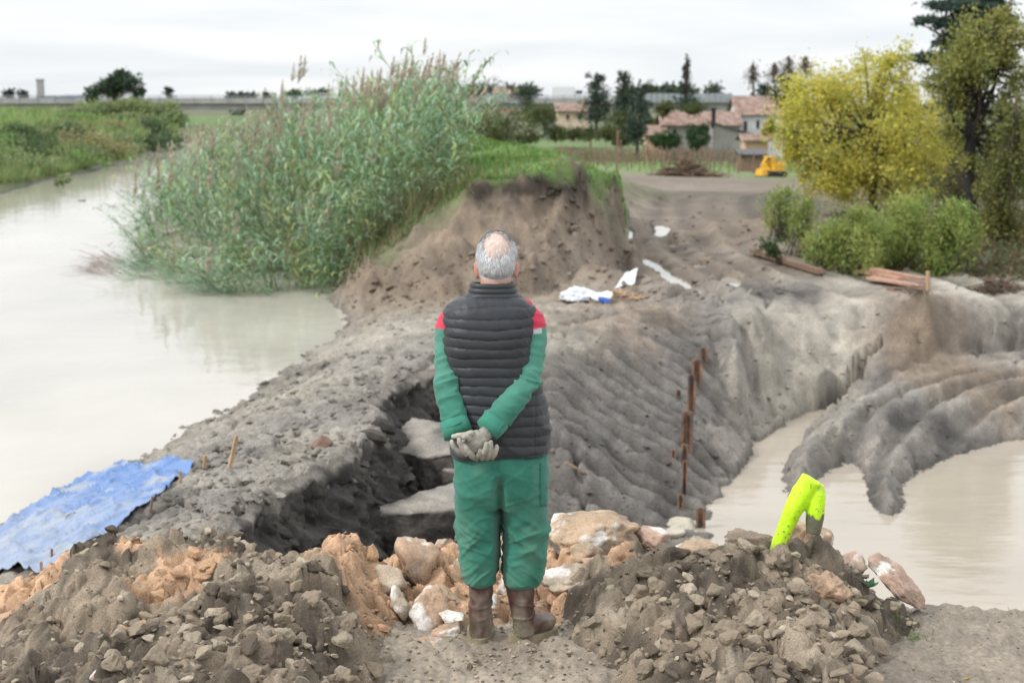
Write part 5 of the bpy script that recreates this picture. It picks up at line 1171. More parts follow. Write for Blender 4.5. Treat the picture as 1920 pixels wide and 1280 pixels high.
# side pocket with a flap line
pp = [[on_cloth(a, b) for a in np.linspace(1013, 1026, 6)] for b in np.linspace(868, 948, 16)]
G_ = np.array(pp); nn = 6
Vp, ii = G_.reshape(-1, 3), (np.arange(15)[:, None] * 6 + np.arange(5)[None]).ravel()
o = mk('pocket', Vp, np.stack([ii, ii + 1, ii + 7, ii + 6], -1), M_green, tr, col=GREEN * .95)
m_ = o.modifiers.new('t', 'SOLIDIFY'); m_.thickness = .004; m_.offset = 0
mb = MB(); mb.tube([on_cloth(x, 858 + .1 * (1020 - x), .002) for x in np.linspace(985, 1020, 9)], .0022, sides=6); mb.build('pocket_welt', M_green, tr, col=None) if False else None
V_, T_, Q_ = mb.arrays(); mk('pocket_welt', V_, [T_, Q_], M_green, tr, col=GREEN * .8)
# quilted vest
rows = [(550, 884, 964, .066), (556, 872, 974, .078), (563, 856, 987, .092), (573, 838, 1001, .108), (590, 831.5, 1004.5, .118), (620, 830, 1002, .126), (650, 831, 1000, .130), (690, 836, 1001, .132), (725, 842, 1012, .136), (755, 845, 1023, .142), (800, 846, 1030, .148), (838, 847, 1031, .150), (846, 848, 1031, .148)]
ra = np.array(rows, float); pys = np.arange(551, 846.5, 1.4); NS = 180
th = np.linspace(0, 2 * np.pi, NS, endpoint=False); ct, st = np.cos(th), np.sin(th); e = 2 / 2.5
cx_, cy_ = np.sign(ct) * np.abs(ct) ** e, np.sign(st) * np.abs(st) ** e
R = []
for py in pys:
    xl, xr, d = [np.interp(py, ra[:, 0], ra[:, k]) for k in (1, 2, 3)]
    a, b = M(xl, py), M(xr, py); c = (a + b) / 2; hw = (b[0] - a[0]) / 2
    slouch = .018 * math.exp(-((py - 620) / 50) ** 2)
    X_ = c[0] + hw * cx_; Y_ = c[1] + d * cy_ - slouch * (st < 0) * np.abs(st)
    R.append(np.stack([X_, Y_, np.full(NS, c[2])], -1))
V, Q = loft_sheet(R); Q = Q[:, ::-1]; N_ = vnormals(V, np.zeros((0, 3), int), Q)
PYv = np.repeat(pys, NS)
xr_ = (V[:, 0] - .02) / .19
tilt = -9 * xr_ * sstep(700, 850, PYv) + 3.0 * perlin(V[:, 0] * 6, V[:, 2] * 5, seed=41) + 5 * (1 - xr_ ** 2) * sstep(600, 560, PYv)
ph = (PYv + tilt - 556) / 17.6
fr = ph - np.floor(ph); puff = np.clip(1 - (2 * fr - 1) ** 2, 0, 1) ** .55
cell = np.floor(ph)
wr = rdg(perlin(V[:, 0] * 34 + V[:, 2] * 22 + cell * 3.1, cell * 7.7 + V[:, 1] * 20, V[:, 2] * 9, seed=45)) ** 1.5 * .0032 * (1 - .6 * puff) + .0030 * perlin(V[:, 0] * 13 + V[:, 2] * 9, V[:, 1] * 12, cell * 3.3, seed=46)
big = .007 * rdg(perlin(V[:, 0] * 4 + V[:, 2] * 3, V[:, 1] * 3, V[:, 2] * 6, seed=47)) ** 2 * sstep(640, 720, PYv)
sidey = np.exp(-((V[:, 0] - M(1001, 800)[0]) / .0035) ** 2) * sstep(720, 740, PYv) * .006
edge = sstep(845, 838, PYv) * sstep(551, 556, PYv)
V = V + N_ * ((.0078 * puff * edge + wr * 1.3 + big - sidey - .003))[:, None]
V[:, 2] += (xr_ * .012 + .010 * np.sin(th[np.tile(np.arange(NS), len(pys))] * 3) * .3) * sstep(760, 846, PYv)
vest = mk('quilted_vest', V, [Q], M_vest, man)
m_ = vest.modifiers.new('t', 'SOLIDIFY'); m_.thickness = .006; m_.offset = -1
# collar
R = []; pc = np.arange(528, 557, 1.0)
for py in pc:
    xl, xr = np.interp(py, (528, 534, 548, 557), (884, 882.5, 879, 870)), np.interp(py, (528, 534, 548, 557), (963, 965, 969, 978)); a, b = M(xl, py), M(xr, py); c = (a + b) / 2
    d = np.interp(py, (528, 557), (.074, .082)); f_ = ((py - 528) / 9.6) % 1; pf = .006 * (1 - (2 * f_ - 1) ** 2) ** .6
    sag = .010 * (st < 0) * (1 - np.abs(cx_) ** 2)
    R.append(np.stack([c[0] + ((b[0] - a[0]) / 2 + pf) * cx_, c[1] + (d + pf) * cy_ + .004, np.full(NS, c[2]) - sag * 0 + .012 * (st > 0) * st * -1], -1))
V, Q = loft_sheet(R); V[:, 2] += .002 * perlin(V[:, 0] * 25, V[:, 1] * 25)
cl_ = mk('collar', V, [Q[:, ::-1]], M_vest, vest); m_ = cl_.modifiers.new('t', 'SOLIDIFY'); m_.thickness = .008; m_.offset = -1
# gloves: palm, four fingers and a thumb each, closed round one another
def glove(tubes, balls, name, parent):
    mb = MB()
    for path, r in tubes:
        P = np.array([M(*p) for p in path]); t = np.linspace(0, 1, len(P)); tt = np.linspace(0, 1, 14); Pi = np.stack([np.interp(tt, t, P[:, k]) for k in range(3)], -1)
        Pi[1:-1] = (Pi[:-2] + 2 * Pi[1:-1] + Pi[2:]) / 4; rr = np.interp(tt, np.linspace(0, 1, len(r)), r)
        mb.tube(Pi, rr, sides=12, up=(0, 1, 0)); mb.ell(Pi[-1], (rr[-1],) * 3, 12, 8); mb.ell(Pi[0], (rr[0],) * 3, 12, 8)
    for c, r, a in balls: mb.ell(M(*c), r, 20, 14, np.array(Matrix.Rotation(a, 3, 'Y')))
    V, T, Q = remesh(mb, .0024, 2); N_ = vnormals(V, T, Q)
    V = V + N_ * (.0012 * rdg(perlin(V[:, 0] * 40, V[:, 1] * 40, V[:, 2] * 30, seed=51)) ** 2 + .0012 * fbm(V[:, 0] * 70, V[:, 1] * 70, V[:, 2] * 70, oct=2, seed=52))[:, None]
    n = np.clip(fbm(V[:, 0] * 22, V[:, 1] * 22, V[:, 2] * 22, oct=3, seed=53) * 1.2 + .35, 0, 1)[:, None]
    return mk(name, V, [T, Q], M_glove, parent, col=np.array([.37, .345, .29]) * (1 - n) + n * np.array([.235, .22, .19]))
gr1 = glove([(((884, 812, -.252), (872, 815, -.262), (860, 816, -.262), (850, 818, -.256)), (.013, .0115, .0105, .0095)),       # thumb along the top
             (((880, 822, -.258), (873, 817, -.270), (870, 820, -.274)), (.011, .0105, .009)),
             (((866, 849, -.252), (856, 843, -.262), (849, 834, -.266), (847, 828, -.262)), (.012, .0112, .0102, .009)),
             (((874, 850, -.256), (867, 840, -.270), (862, 830, -.274), (861, 824, -.268)), (.012, .0112, .0102, .009)),
             (((886, 854, -.254), (878, 847, -.268), (873, 839, -.272), (870, 834, -.266)), (.0118, .011, .010, .0088))],
            [((893, 828, -.238), (.046, .020, .048), .2), ((909, 814, -.226), (.030, .022, .032), .6), ((880, 838, -.236), (.030, .018, .030), 0)], 'glove', man)
gr2 = glove([(((903, 858, -.238), (908, 848, -.262), (911, 838, -.268), (912, 832, -.264)), (.0115, .0112, .0102, .009)),
             (((914, 858, -.232), (919, 848, -.256), (921, 836, -.262), (920, 829, -.258)), (.0115, .0112, .0102, .009)),
             (((923, 857, -.224), (928, 850, -.246), (931, 842, -.252), (931, 837, -.248)), (.011, .0108, .0098, .0086)),
             (((893, 858, -.236), (897, 854, -.256), (900, 848, -.262), (900, 844, -.260)), (.011, .0105, .0096, .0085)),
             (((876, 838, -.205), (886, 856, -.222), (894, 860, -.230)), (.013, .012, .010))],
            [((908, 852, -.216), (.040, .018, .022), .05), ((874, 830, -.188), (.032, .022, .032), -.5)], 'glove', man)
# rubber boots
def boot(rows, toe, name):
    mb = MB(); R = []
    mb.tube([M(x, py, dy) for (py, x, r, dy) in rows], [r / PS for (_, _, r, _) in rows], [r * 1.12 / PS for (_, _, r, _) in rows], sides=28, up=(0, 1, 0))
    for (c, r, a) in toe: mb.ell(np.array(c), r, 24, 14, np.array(Matrix.Rotation(a, 3, 'Z')))
    V, T, Q = remesh(mb, .0048, 5); N_ = vnormals(V, T, Q)
    top = M(0, rows[0][0])[2]
    V = V + N_ * (.0035 * rdg(perlin(V[:, 0] * 8, V[:, 1] * 8, V[:, 2] * 26, seed=61)) ** 2 * np.exp(-((V[:, 2] - .13) / .06) ** 2) * 2.2 + .0012 * fbm(V[:, 0] * 14, V[:, 1] * 14, V[:, 2] * 6, oct=2))[:, None]
    mud = np.clip(fbm(V[:, 0] * 12, V[:, 1] * 12, V[:, 2] * 7, oct=4, seed=63) * 1.1 + .12 + .7 * sstep(.11, .0, V[:, 2]), 0, .9)[:, None]
    c = np.array([.085, .042, .036]) * (1 - mud) + mud * np.array([.235, .20, .155])
    return mk(name, V, [T, Q], M_boot, man, col=c)
g0 = M(900, 1195)[2]
fl = M(900, 1190); fr_ = M(981, 1186)
bl_ = boot([(1086, 902, 23.0, .008), (1100, 902, 23.5, .008), (1130, 901, 21.5, .006), (1160, 900, 20, .0), (1180, 899, 20.5, -.005), (1190, 899, 20, -.005)],
     [((fl[0] + .002, .02, fl[2] + .035), (.047, .075, .045), 0), ((fl[0] + .004, .105, fl[2] + .032), (.050, .085, .042), 0)], 'boot')
brr = boot([(1090, 975, 28.0, .0), (1105, 976, 27, .0), (1132, 978, 23.5, -.005), (1158, 981, 21, -.012), (1178, 983, 21, -.02), (1187, 983, 20.5, -.02)],
     [((fr_[0] + .035, .005, fr_[2] + .040), (.075, .050, .046), .35), ((fr_[0] + .082, .035, fr_[2] + .038), (.060, .048, .038), .45)], 'boot')
def sole(pts, z0, z1, parent):
    P = np.array(pts); th = np.linspace(0, 2 * np.pi, 40, endpoint=False)
    c = P.mean(0); n = len(P); V = np.concatenate([np.c_[P, np.full(n, z0)], np.c_[P * 1.0, np.full(n, z1)], [[*c, z0], [*c, z1]]]); j = np.arange(n); k = (j + 1) % n
    mk('sole', V, [np.concatenate([np.stack([k, j, np.full(n, 2 * n)], -1), np.stack([n + j, n + k, np.full(n, 2 * n + 1)], -1)]), np.stack([j, k, n + k, n + j], -1)], M_sole, parent, smooth=False)
def oval(cx, cy, L_, w, a, n=36):
    t = np.linspace(0, 2 * np.pi, n, endpoint=False); x = L_ * np.cos(t); y = w * np.sin(t) * (1 - .18 * np.cos(2 * t)); return np.stack([cx + x * math.cos(a) - y * math.sin(a), cy + x * math.sin(a) + y * math.cos(a)], -1)
zs_ = fl[2] - .016
sole(oval(fl[0] + .003, .065, .135, .050, math.pi / 2), zs_ - .02, zs_ + .022, bl_)
sole(oval(fr_[0] + .042, .015, .115, .050, .42), fr_[2] - .036, fr_[2] + .006, brr)
# boot tops: rolled rim, and grass stuck to the heels
for (x, py, r, p_) in ((902, 1092, 24.2, bl_), (975, 1096, 28.5, brr)):
    t = np.linspace(0, 2 * np.pi, 33); c = M(x, py, .006); mb = MB(); mb.tube([c + np.array([math.cos(a) * r / PS, math.sin(a) * r * 1.12 / PS, 0]) for a in t], .004, sides=6, cap=False); V_, T_, Q_ = mb.arrays(); mk('boot_rim', V_, [Q_], M_boot, p_, col=np.array([.12, .075, .062]))
M_gbit = mat('grass_bits', (.07, .13, .03), rough=.7, var=.3, scale=30)
for (c, p_) in ((M(892, 1178, -.05), bl_), (M(972, 1175, -.065), brr)):
    mb = MB()
    for _ in range(60):
        q_ = c + rng.normal(0, 1, 3) * (.016, .008, .017); d = rng.normal(0, 1, 3) * (.012, .004, .010); w = np.cross(d, (0, 1, 0)); w = w / (np.linalg.norm(w) + 1e-9) * .0012
        mb.add([q_ - w, q_ + w, q_ + d + w * .5, q_ + d - w * .5], Q=[[0, 1, 2, 3]])
    o = mb.build('grass_bits', M_gbit, p_); o['kind'] = 'stuff'
# ------------------------------------------------------------------ vegetation
M_leaf = mat('leaves', attr=True, rough=.6, var=.12, scale=2, trans=.42, spec=.3)
M_needle = mat('needles', attr=True, rough=.7, var=.12, scale=2, trans=.12, spec=.25)
M_trunk = mat('bark', (.085, .068, .055), rough=.9, var=.3, scale=6, bump=.6, bscale=30)
M_reed = mat('reed_leaves', attr=True, rough=.55, var=.10, scale=3, trans=.3, spec=.35)
def leaf_quads(P, size, colr, aspect=.5, droop=0.0, up=.3):
    n = len(P)
    d = rng.normal(size=(n, 3)); d[:, 2] -= droop; d /= np.linalg.norm(d, axis=1)[:, None]
    nn = rng.normal(size=(n, 3)); nn[:, 2] += up; w = np.cross(d, nn); w /= np.linalg.norm(w, axis=1)[:, None] + 1e-9
    s = size * rng.uniform(.6, 1.35, n)[:, None]
    a = P; b = P + d * s * .5 + w * s * aspect * .5; c = P + d * s; e = P + d * s * .5 - w * s * aspect * .5
    V = np.stack([a, b, c, e], 1).reshape(-1, 3); Q = np.arange(4 * n).reshape(-1, 4)
    return V, Q, np.repeat(colr, 4, 0)
def clumps(c, r, n, nsub, sig=.22, shell=.5, flat=False):
    d = rng.normal(size=(nsub, 3)); d /= np.linalg.norm(d, axis=1)[:, None]; rad = rng.uniform(0, 1, nsub) ** shell
    sub = d * rad[:, None] * .92
    k = rng.integers(0, nsub, n); g = rng.normal(size=(n, 3)) * sig
    if flat: g[:, 2] *= .35
    P = (sub[k] + g) * r + c
    return P, k, sub * r + c
def plant(name, label, cat, Y_, crowns, leaf, cols, group=None, trunk=None, tr=.1, nsub=26, sig=.2, aspect=.5, mat_=None, flat=False, base=None, droop=0, shell=.5, limbs=8, trunk_name='trunk', crown_name='crown', depth=1.0, trunkm=None):
    """a thing with trunk (with limbs) and crown; crowns: (px,py,rx,ry,n[,dY])"""
    b = np.array(at_y(*base, Y_)) if base else np.array(at_y(trunk[0][0], trunk[0][1], Y_))
    t = thing(name, label, cat, tuple(b), 0, group)
    mb, tm = MB(), MB(); ends = []
    cols = np.array(cols)
    for cr in crowns:
        px, py, rx, ry, n = cr[:5]; dy = cr[5] if len(cr) > 5 else 0
        c = np.array(at_y(px, py, Y_ + dy)) - b; s = ppm(px, py, Y_ + dy)
        r = np.array([rx / s, rx / s * depth, ry / s])
        ns = max(3, int(nsub * n / max(c_[4] for c_ in crowns)))
        P, k, sub = clumps(c, r, n, ns, sig, shell, flat)
        ct = rng.uniform(0, 1, ns)[k] * .6 + rng.uniform(0, 1, n) * .4
        i0 = np.clip((ct * (len(cols) - 1)).astype(int), 0, len(cols) - 2); f = (ct * (len(cols) - 1) - i0)[:, None]
        cc = (cols[i0] * (1 - f) + cols[i0 + 1] * f) * rng.uniform(.8, 1.2, (n, 1)) * (rng.uniform(.85, 1.15, ns)[k])[:, None]
        V, Q, c4 = leaf_quads(P, leaf, cc, aspect, droop); mb.add(V, Q=Q, col=c4); ends += list(sub[:limbs])
    if trunk:
        T_ = np.array([at_y(a, c, Y_) for a, c in trunk]) - b
        T_[:, 1] += np.cumsum(rng.normal(0, .04, len(T_))) * tr * 4; T_[0, 2] -= .2
        tm.tube(T_, np.linspace(tr, tr * .35, len(T_)), sides=8)
        for e in ends:
            k = rng.integers(len(T_) // 2, len(T_)); a = T_[k]; m = (a + e) / 2 + rng.normal(0, .06, 3) * np.linalg.norm(e - a); m[2] -= .05 * np.linalg.norm(e - a)
            tm.tube([a, m, e], [tr * .32, tr * .2, tr * .05], sides=5, cap=False)
    else:
        for e in ends:
            a = rng.normal(0, .12, 3) * (1, 1, 0); tm.tube([a, (a + e) / 2 + (0, 0, .05), e], [tr * .35, tr * .25, tr * .08], sides=4, cap=False)
    if tm.n: tm.build(trunk_name, trunkm or M_trunk, t, smooth=True)
    mb.build(crown_name, mat_ or M_leaf, t)
    return t
YEL = [(.40, .41, .08), (.56, .51, .10), (.66, .59, .13), (.45, .47, .10), (.29, .35, .085)]
plant('tree', 'rounded tree with yellow autumn leaves in front of the farmhouse', 'tree', 38,
      [(1600, 225, 145, 118, 12000), (1690, 165, 62, 85, 3200), (1530, 190, 80, 78, 3200), (1492, 262, 55, 82, 3000), (1735, 270, 62, 120, 3600), (1625, 320, 135, 72, 8000), (1700, 350, 80, 70, 2800), (1560, 335, 55, 50, 1600), (1440, 230, 22, 50, 500), (1640, 120, 50, 45, 1300)],
      .095, YEL, trunk=[(1640, 480), (1640, 420), (1632, 340), (1625, 250)], tr=.16, nsub=90, sig=.15, shell=.42)
plant('tree', 'tall tree with black trunk and sparse brown-yellow leaves at the right', 'tree', 31,
      [(1835, 95, 75, 75, 4200), (1785, 140, 55, 70, 2600), (1885, 80, 55, 60, 2800), (1900, 160, 50, 70, 2400), (1795, 220, 45, 60, 1500), (1865, 40, 50, 28, 1300), (1875, 240, 50, 60, 1500), (1840, 310, 45, 50, 700)],
      .085, [(.24, .26, .075), (.38, .36, .11), (.18, .23, .07), (.46, .41, .13)], trunk=[(1820, 470), (1822, 400), (1816, 330), (1822, 260), (1812, 190), (1826, 120), (1836, 60)], tr=.17, nsub=34, sig=.17, limbs=9,
      trunkm=mat('black_bark', (.022, .019, .017), rough=.9, var=.3, scale=6))
plant('tree', 'leaning second dark stem with olive leaves at the right edge', 'tree', 30,
      [(1892, 330, 55, 70, 3000), (1895, 420, 50, 70, 2600), (1912, 250, 34, 70, 1300), (1865, 390, 34, 60, 1300)], .08, [(.13, .15, .05), (.22, .22, .065), (.10, .13, .045), (.32, .27, .075)],
      trunk=[(1880, 480), (1884, 400), (1892, 300), (1905, 200)], tr=.06, nsub=30, sig=.17)
plant('cedar_tree', 'tall dark cedar with layered branches rising behind the yellow tree', 'cedar', 75,
      [(1810, 12, 70, 12, 1500), (1750, 40, 38, 11, 700), (1850, 30, 60, 13, 1200), (1800, 48, 60, 12, 1100), (1780, 80, 38, 12, 800), (1840, 78, 50, 14, 800), (1748, 112, 48, 13, 1000), (1810, 118, 56, 16, 1100), (1790, 160, 55, 20, 900), (1850, 0, 50, 12, 800), (1790, -25, 50, 12, 700), (1830, -60, 30, 15, 500), (1760, 210, 60, 30, 900)],
      .26, [(.028, .055, .042), (.045, .080, .058), (.022, .045, .038)], trunk=[(1805, 330), (1802, 200), (1808, 100), (1812, 0), (1815, -60)], tr=.35, nsub=16, sig=.2, flat=True, mat_=M_needle, aspect=.4)
GRB = [(.16, .25, .075), (.26, .35, .10), (.36, .37, .11), (.19, .29, .09)]
for px, py, rx, ry, n, Y_, lab in ((1600, 470, 80, 78, 3800, 25.6, 'broad light green willow bush, left of the densest ones'), (1690, 440, 82, 90, 4600, 26.2, 'tallest light green willow bush below the yellow tree'), (1785, 460, 62, 84, 4200, 25.6, 'light green willow bush standing beside the yellow wooden stake'),
                                  (1545, 470, 42, 50, 1500, 26.0, 'low yellowish green bush at the end of the timber beam'), (1465, 400, 48, 52, 1100, 28.5, 'thin bright green bush in front of the road edge'), (1505, 425, 34, 60, 900, 28, 'loose green bush between the bright thin one and the willows')):
    plant('willow_bush', lab, 'bush', Y_, [(px, py, rx, ry, n), (px + rx * .2, py - ry * .45, rx * .6, ry * .6, n // 3)], .105, GRB, base=(px, py + ry * 1.02), tr=.035, nsub=46, sig=.16, aspect=.24, droop=-.6, limbs=14, trunk_name='stems', crown_name='foliage')
plant('bush', 'small dark round bush at the left end of the timber beam', 'bush', 26.8, [(1446, 462, 26, 20, 800)], .06, [(.05, .09, .035), (.08, .13, .05)], base=(1446, 482), tr=.02, sig=.2, trunk_name='stems', crown_name='foliage')
for px, py, rx, ry, n, lab in ((1850, 500, 60, 45, 2200, 'dark dead bramble heap under the black trunk'), (1895, 525, 55, 36, 1800, 'brown bramble and root tangle at the right edge'), (1880, 440, 55, 60, 2600, 'dusky bramble bush between the two dark stems'), (1790, 350, 60, 75, 2600, 'dark green thicket behind the black trunk'), (1780, 420, 50, 50, 1600, 'dark shrub in the shade between willow bush and black trunk')):
    plant('bramble_bush', lab, 'bush', 28.5 if py > 440 else 33, [(px, py, rx, ry, n)], .085, [(.075, .07, .035), (.13, .10, .055), (.07, .10, .04), (.17, .14, .07)], base=(px, py + ry), tr=.04, sig=.22, limbs=12, trunk_name='stems', crown_name='foliage')
for px, py, rx, ry, lab in ((1800, 300, 60, 90, 'dense dark green tree filling the gap between yellow crown and black trunk'), (1900, 300, 60, 120, 'dense dark green tree behind the stems at the right edge'), (1740, 330, 60, 90, 'dark olive tree right behind the yellow crown')):
    plant('backing_tree', lab, 'tree', 52, [(px, py, rx, ry, 4200)], .16, [(.045, .07, .035), (.08, .11, .045), (.12, .13, .05)], trunk=[(px, py + ry + 40), (px, py + ry * .4), (px, py)], tr=.14, nsub=60, sig=.16)
mb = MB(); P = []
while len(P) < 5200:
    px, py = rng.uniform(1560, 1960), rng.uniform(400, 540); p = hit(px, py)
    if py > 500 + (px - 1560) * .08 or p[2] < -1.3: continue
    P.append(p + (0, 0, abs(rng.normal(0, .10))))
V, Q, c4 = leaf_quads(np.array(P), .12, np.array([(.09, .085, .04), (.14, .11, .06), (.10, .14, .05), (.18, .14, .08)])[rng.integers(0, 4, len(P))], .5)
o = mk('undergrowth', V, [Q], M_leaf, col=c4); o['kind'] = 'stuff'; o['label'] = 'dark leaf litter and low undergrowth beneath the trees at the right'
# round clipped bushes and trees by the farm
FARM = 150
for px, py, rx, ry, lab in ((1306, 256, 27, 29, 'taller dark green clipped round bush against the grey shed'), (1248, 263, 30, 19, 'wider dark green clipped round bush left of the taller one')):
    plant('round_bush', lab, 'bush', FARM - 3, [(px, py, rx, ry, 2600)], .22, [(.030, .075, .024), (.05, .11, .033)], base=(px, py + ry), tr=.1, nsub=60, sig=.10, shell=.25, trunk_name='stems', crown_name='foliage')
BLU = [(.038, .062, .045), (.055, .085, .055), (.03, .05, .04)]
for px, top, bot, w, Y_, n, lab in ((1118, 132, 240, 36, 165, 2400, 'broad grey-green conifer beside the peach coloured house'), (1172, 130, 240, 26, 160, 1900, 'dark narrow conifer right of the broad one'), (1288, 104, 212, 32, 175, 1500, 'tall thin conifer with a bare pointed top behind the farm roofs'),
                                   (988, 158, 215, 20, 190, 900, 'small dark round tree in front of the viaduct'), (1200, 165, 235, 30, 168, 1500, 'rounded dark tree filling the gap right of the narrow conifer'), (1195, 215, 275, 22, 140, 1100, 'dark green shrub left of the clipped round bushes')):
    h = bot - top
    if 'thin' in lab: cr = [(px, bot - h * .18, w * .9, h * .16, n // 2), (px, bot - h * .42, w * .55, h * .16, n // 4), (px, top + h * .28, w * .28, h * .16, n // 7), (px, top + h * .1, w * .14, h * .12, n // 14)]
    elif 'conifer' in lab: cr = [(px, bot - h * .28, w, h * .26, n // 2), (px + 2, bot - h * .55, w * .8, h * .22, n // 3), (px - 1, top + h * .18, w * .5, h * .18, n // 6)]
    else: cr = [(px, (top + bot) / 2, w, h * .48, n)]
    plant('conifer' if 'conifer' in lab else 'tree' if 'tree' in lab else 'shrub', lab, 'tree' if 'shrub' not in lab else 'shrub', Y_, cr, .34, BLU, trunk=[(px, bot + 12), (px, bot - h * .4), (px, top + 4)], tr=.18, nsub=40, sig=.17, mat_=M_needle)
for px, top, bot, w, lab in ((1412, 118, 205, 22, 'leafless tree left of the two bare trees behind the roofs'), (1452, 116, 200, 22, 'brownish tree with last leaves behind the white farmhouse'), (1478, 104, 195, 26, 'bare purple-grey tree top behind the yellow tree'), (1512, 104, 190, 24, 'rightmost bare tree above the yellow crown')):
    t = plant('bare_tree', lab, 'tree', 185, [(px, top + 26, w, 26, 260)], .3, [(.16, .115, .10), (.20, .14, .11)], trunk=[(px, bot + 25), (px + 1, top + 55), (px - 1, top + 20), (px, top + 2)], tr=.2, nsub=60, limbs=46, sig=.12)
plant('tree', 'brown-green tree between the bare trees and the yellow crown', 'tree', 120, [(1480, 170, 40, 34, 1200)], .3, [(.07, .08, .035), (.14, .10, .045)], trunk=[(1480, 240), (1480, 200), (1480, 165)], tr=.2)
# left of the river
far_g = 'far trees along the viaduct'
for px, py, rx, ry, n, Y_, lab, cc in ((15, 180, 9, 12, 260, 260, 'leftmost small round tree before the viaduct', BLU), (43, 181, 8, 11, 240, 260, 'second small round tree beside the leftmost one', BLU), (316, 173, 8, 11, 200, 290, 'small pointed tree right of the broad tree', BLU),
                                  (555, 177, 28, 6, 420, 330, 'flat topped pine spreading behind the viaduct', [(.05, .10, .04), (.07, .13, .05)]), (600, 175, 28, 7, 480, 330, 'second flat topped pine right of the first one', [(.05, .10, .04), (.07, .13, .05)])):
    plant('tree', lab, 'tree', Y_, [(px, py, rx, ry, n)], .7, cc, trunk=[(px, py + ry + 6), (px, py + ry * .5), (px, py)], tr=.25, sig=.2, mat_=M_needle)
plant('tree', 'broad dark tree with gaps in its crown on the left bank', 'tree', 165, [(240, 160, 30, 26, 900), (205, 165, 28, 22, 800), (178, 172, 24, 16, 520), (222, 145, 22, 14, 400), (258, 172, 14, 16, 260)], .42, [(.035, .058, .045), (.05, .085, .05), (.07, .11, .055)],
      trunk=[(215, 200), (216, 180), (220, 160)], tr=.35, nsub=22, sig=.2)
for i in range(34):                                   # low trees on the horizon
    px = random.choice((random.uniform(325, 520), random.uniform(880, 1100), random.uniform(1210, 1480), random.uniform(1150, 1300)))
    ry = random.uniform(4, 9) if px < 600 else random.uniform(9, 20); rx = ry * random.uniform(1.0, 2.0); py = 188 - ry * .75
    plant('distant_tree', 'dark rounded tree standing on the horizon behind the viaduct', 'tree', random.uniform(300, 380), [(px, py, rx, ry, 260)], 1.1, [(.045, .065, .05), (.065, .085, .055), (.09, .10, .05)], far_g, trunk=[(px, 192), (px, 184), (px, py)], tr=.3, sig=.22, limbs=3, nsub=14, mat_=M_needle)
HG = [(.06, .09, .035), (.11, .12, .045), (.08, .12, .04), (.14, .13, .05)]
hedge = [(905, 235, 34, 36), (950, 228, 40, 34), (1000, 225, 42, 32), (1040, 250, 26, 14), (1075, 250, 28, 13), (1105, 252, 26, 13), (1140, 250, 26, 14), (930, 260, 30, 18), (980, 255, 34, 16), (1020, 215, 30, 22), (1165, 228, 26, 26), (1220, 240, 22, 22), (1245, 205, 20, 14), (1170, 262, 26, 12), (870, 240, 30, 30), (1300, 205, 24, 10)]
for i, (px, py, rx, ry) in enumerate(hedge):
    plant('shrub', 'olive green shrub in the overgrown strip between the dike and the peach house', 'shrub', 148 + 10 * (i % 3), [(px, py, rx, ry, 900)], .32, HG, 'shrubs between the dike and the houses', base=(px, py + ry), tr=.1, sig=.2, nsub=24, trunk_name='stems', crown_name='foliage')
# bushes on the left bank
LB = [(.15, .22, .10), (.22, .31, .13), (.30, .31, .15), (.18, .26, .12), (.10, .155, .07)]
k_ = 0
for py in (204, 214, 226, 240, 254, 268, 284, 300):
    for px in np.arange(-30, 330, 62 if py < 250 else 84):
        x = px + random.uniform(-20, 20); lim = np.interp(py, (200, 240, 262, 285, 300, 318), (340, 345, 325, 285, 220, 130))
        if x > lim - 12 or (py < 232 and x < 130): continue
        r = random.uniform(12, 34) * (.8 + (py - 200) / 150); h_ = hit(x, py + r * .35)
        plant('bank_shrub', 'grey-green bush in the thicket covering the far left bank', 'shrub', float(h_[1]), [(x, py, r * 1.5, r * .55, 900)], .0028 * h_[1] + .03, random.choice((LB, LB, [(.07, .11, .05), (.11, .16, .07)], [(.24, .24, .11), (.33, .31, .15)], [(.16, .25, .09), (.22, .31, .10)])), 'bushes on the far left bank', base=(x, py + r * .5), tr=.05, sig=.24, nsub=18, limbs=4, trunk_name='stems', crown_name='foliage', depth=1.3); k_ += 1
for px, py, rx, ry in ((190, 205, 50, 16), (250, 200, 54, 18), (300, 208, 40, 18), (150, 214, 40, 12), (325, 222, 26, 16)):
    plant('bank_shrub', 'grey-green bush in the thicket covering the far left bank', 'shrub', 150, [(px, py, rx, ry, 1500)], .34, LB, 'bushes on the far left bank', base=(px, py + ry), tr=.1, sig=.2, nsub=30, limbs=4, trunk_name='stems', crown_name='foliage')
for px, py in ((120, 335), (108, 342)):
    plant('water_plant', 'single weed standing in the shallow water off the left bank', 'plant', float(at_z(px, py + 8, -1.2)[1]), [(px, py, 7, 10, 50)], .22, LB, 'weeds in the shallow water', base=(px, py + 10), tr=.03, sig=.25, nsub=6, limbs=4, trunk_name='stems', crown_name='foliage')
mb = MB(); P = []
while len(P) < 14000:
    px, py = rng.uniform(-60, 335), rng.uniform(200, 345); p = hit(px, py)
    if p[2] < -1.12 or p[0] > -9: continue
    P.append(p)
P = np.array(P); n = len(P); a = rng.uniform(0, 6.3, n); L_ = rng.uniform(.25, .7, n) * (P[:, 1] / 70) ** .5; w = .035 * (P[:, 1] / 70)
d = np.stack([np.cos(a) * .5, np.sin(a) * .5, np.ones(n)], -1) * L_[:, None]; s_ = np.stack([-np.sin(a), np.cos(a), 0 * a], -1) * w[:, None]
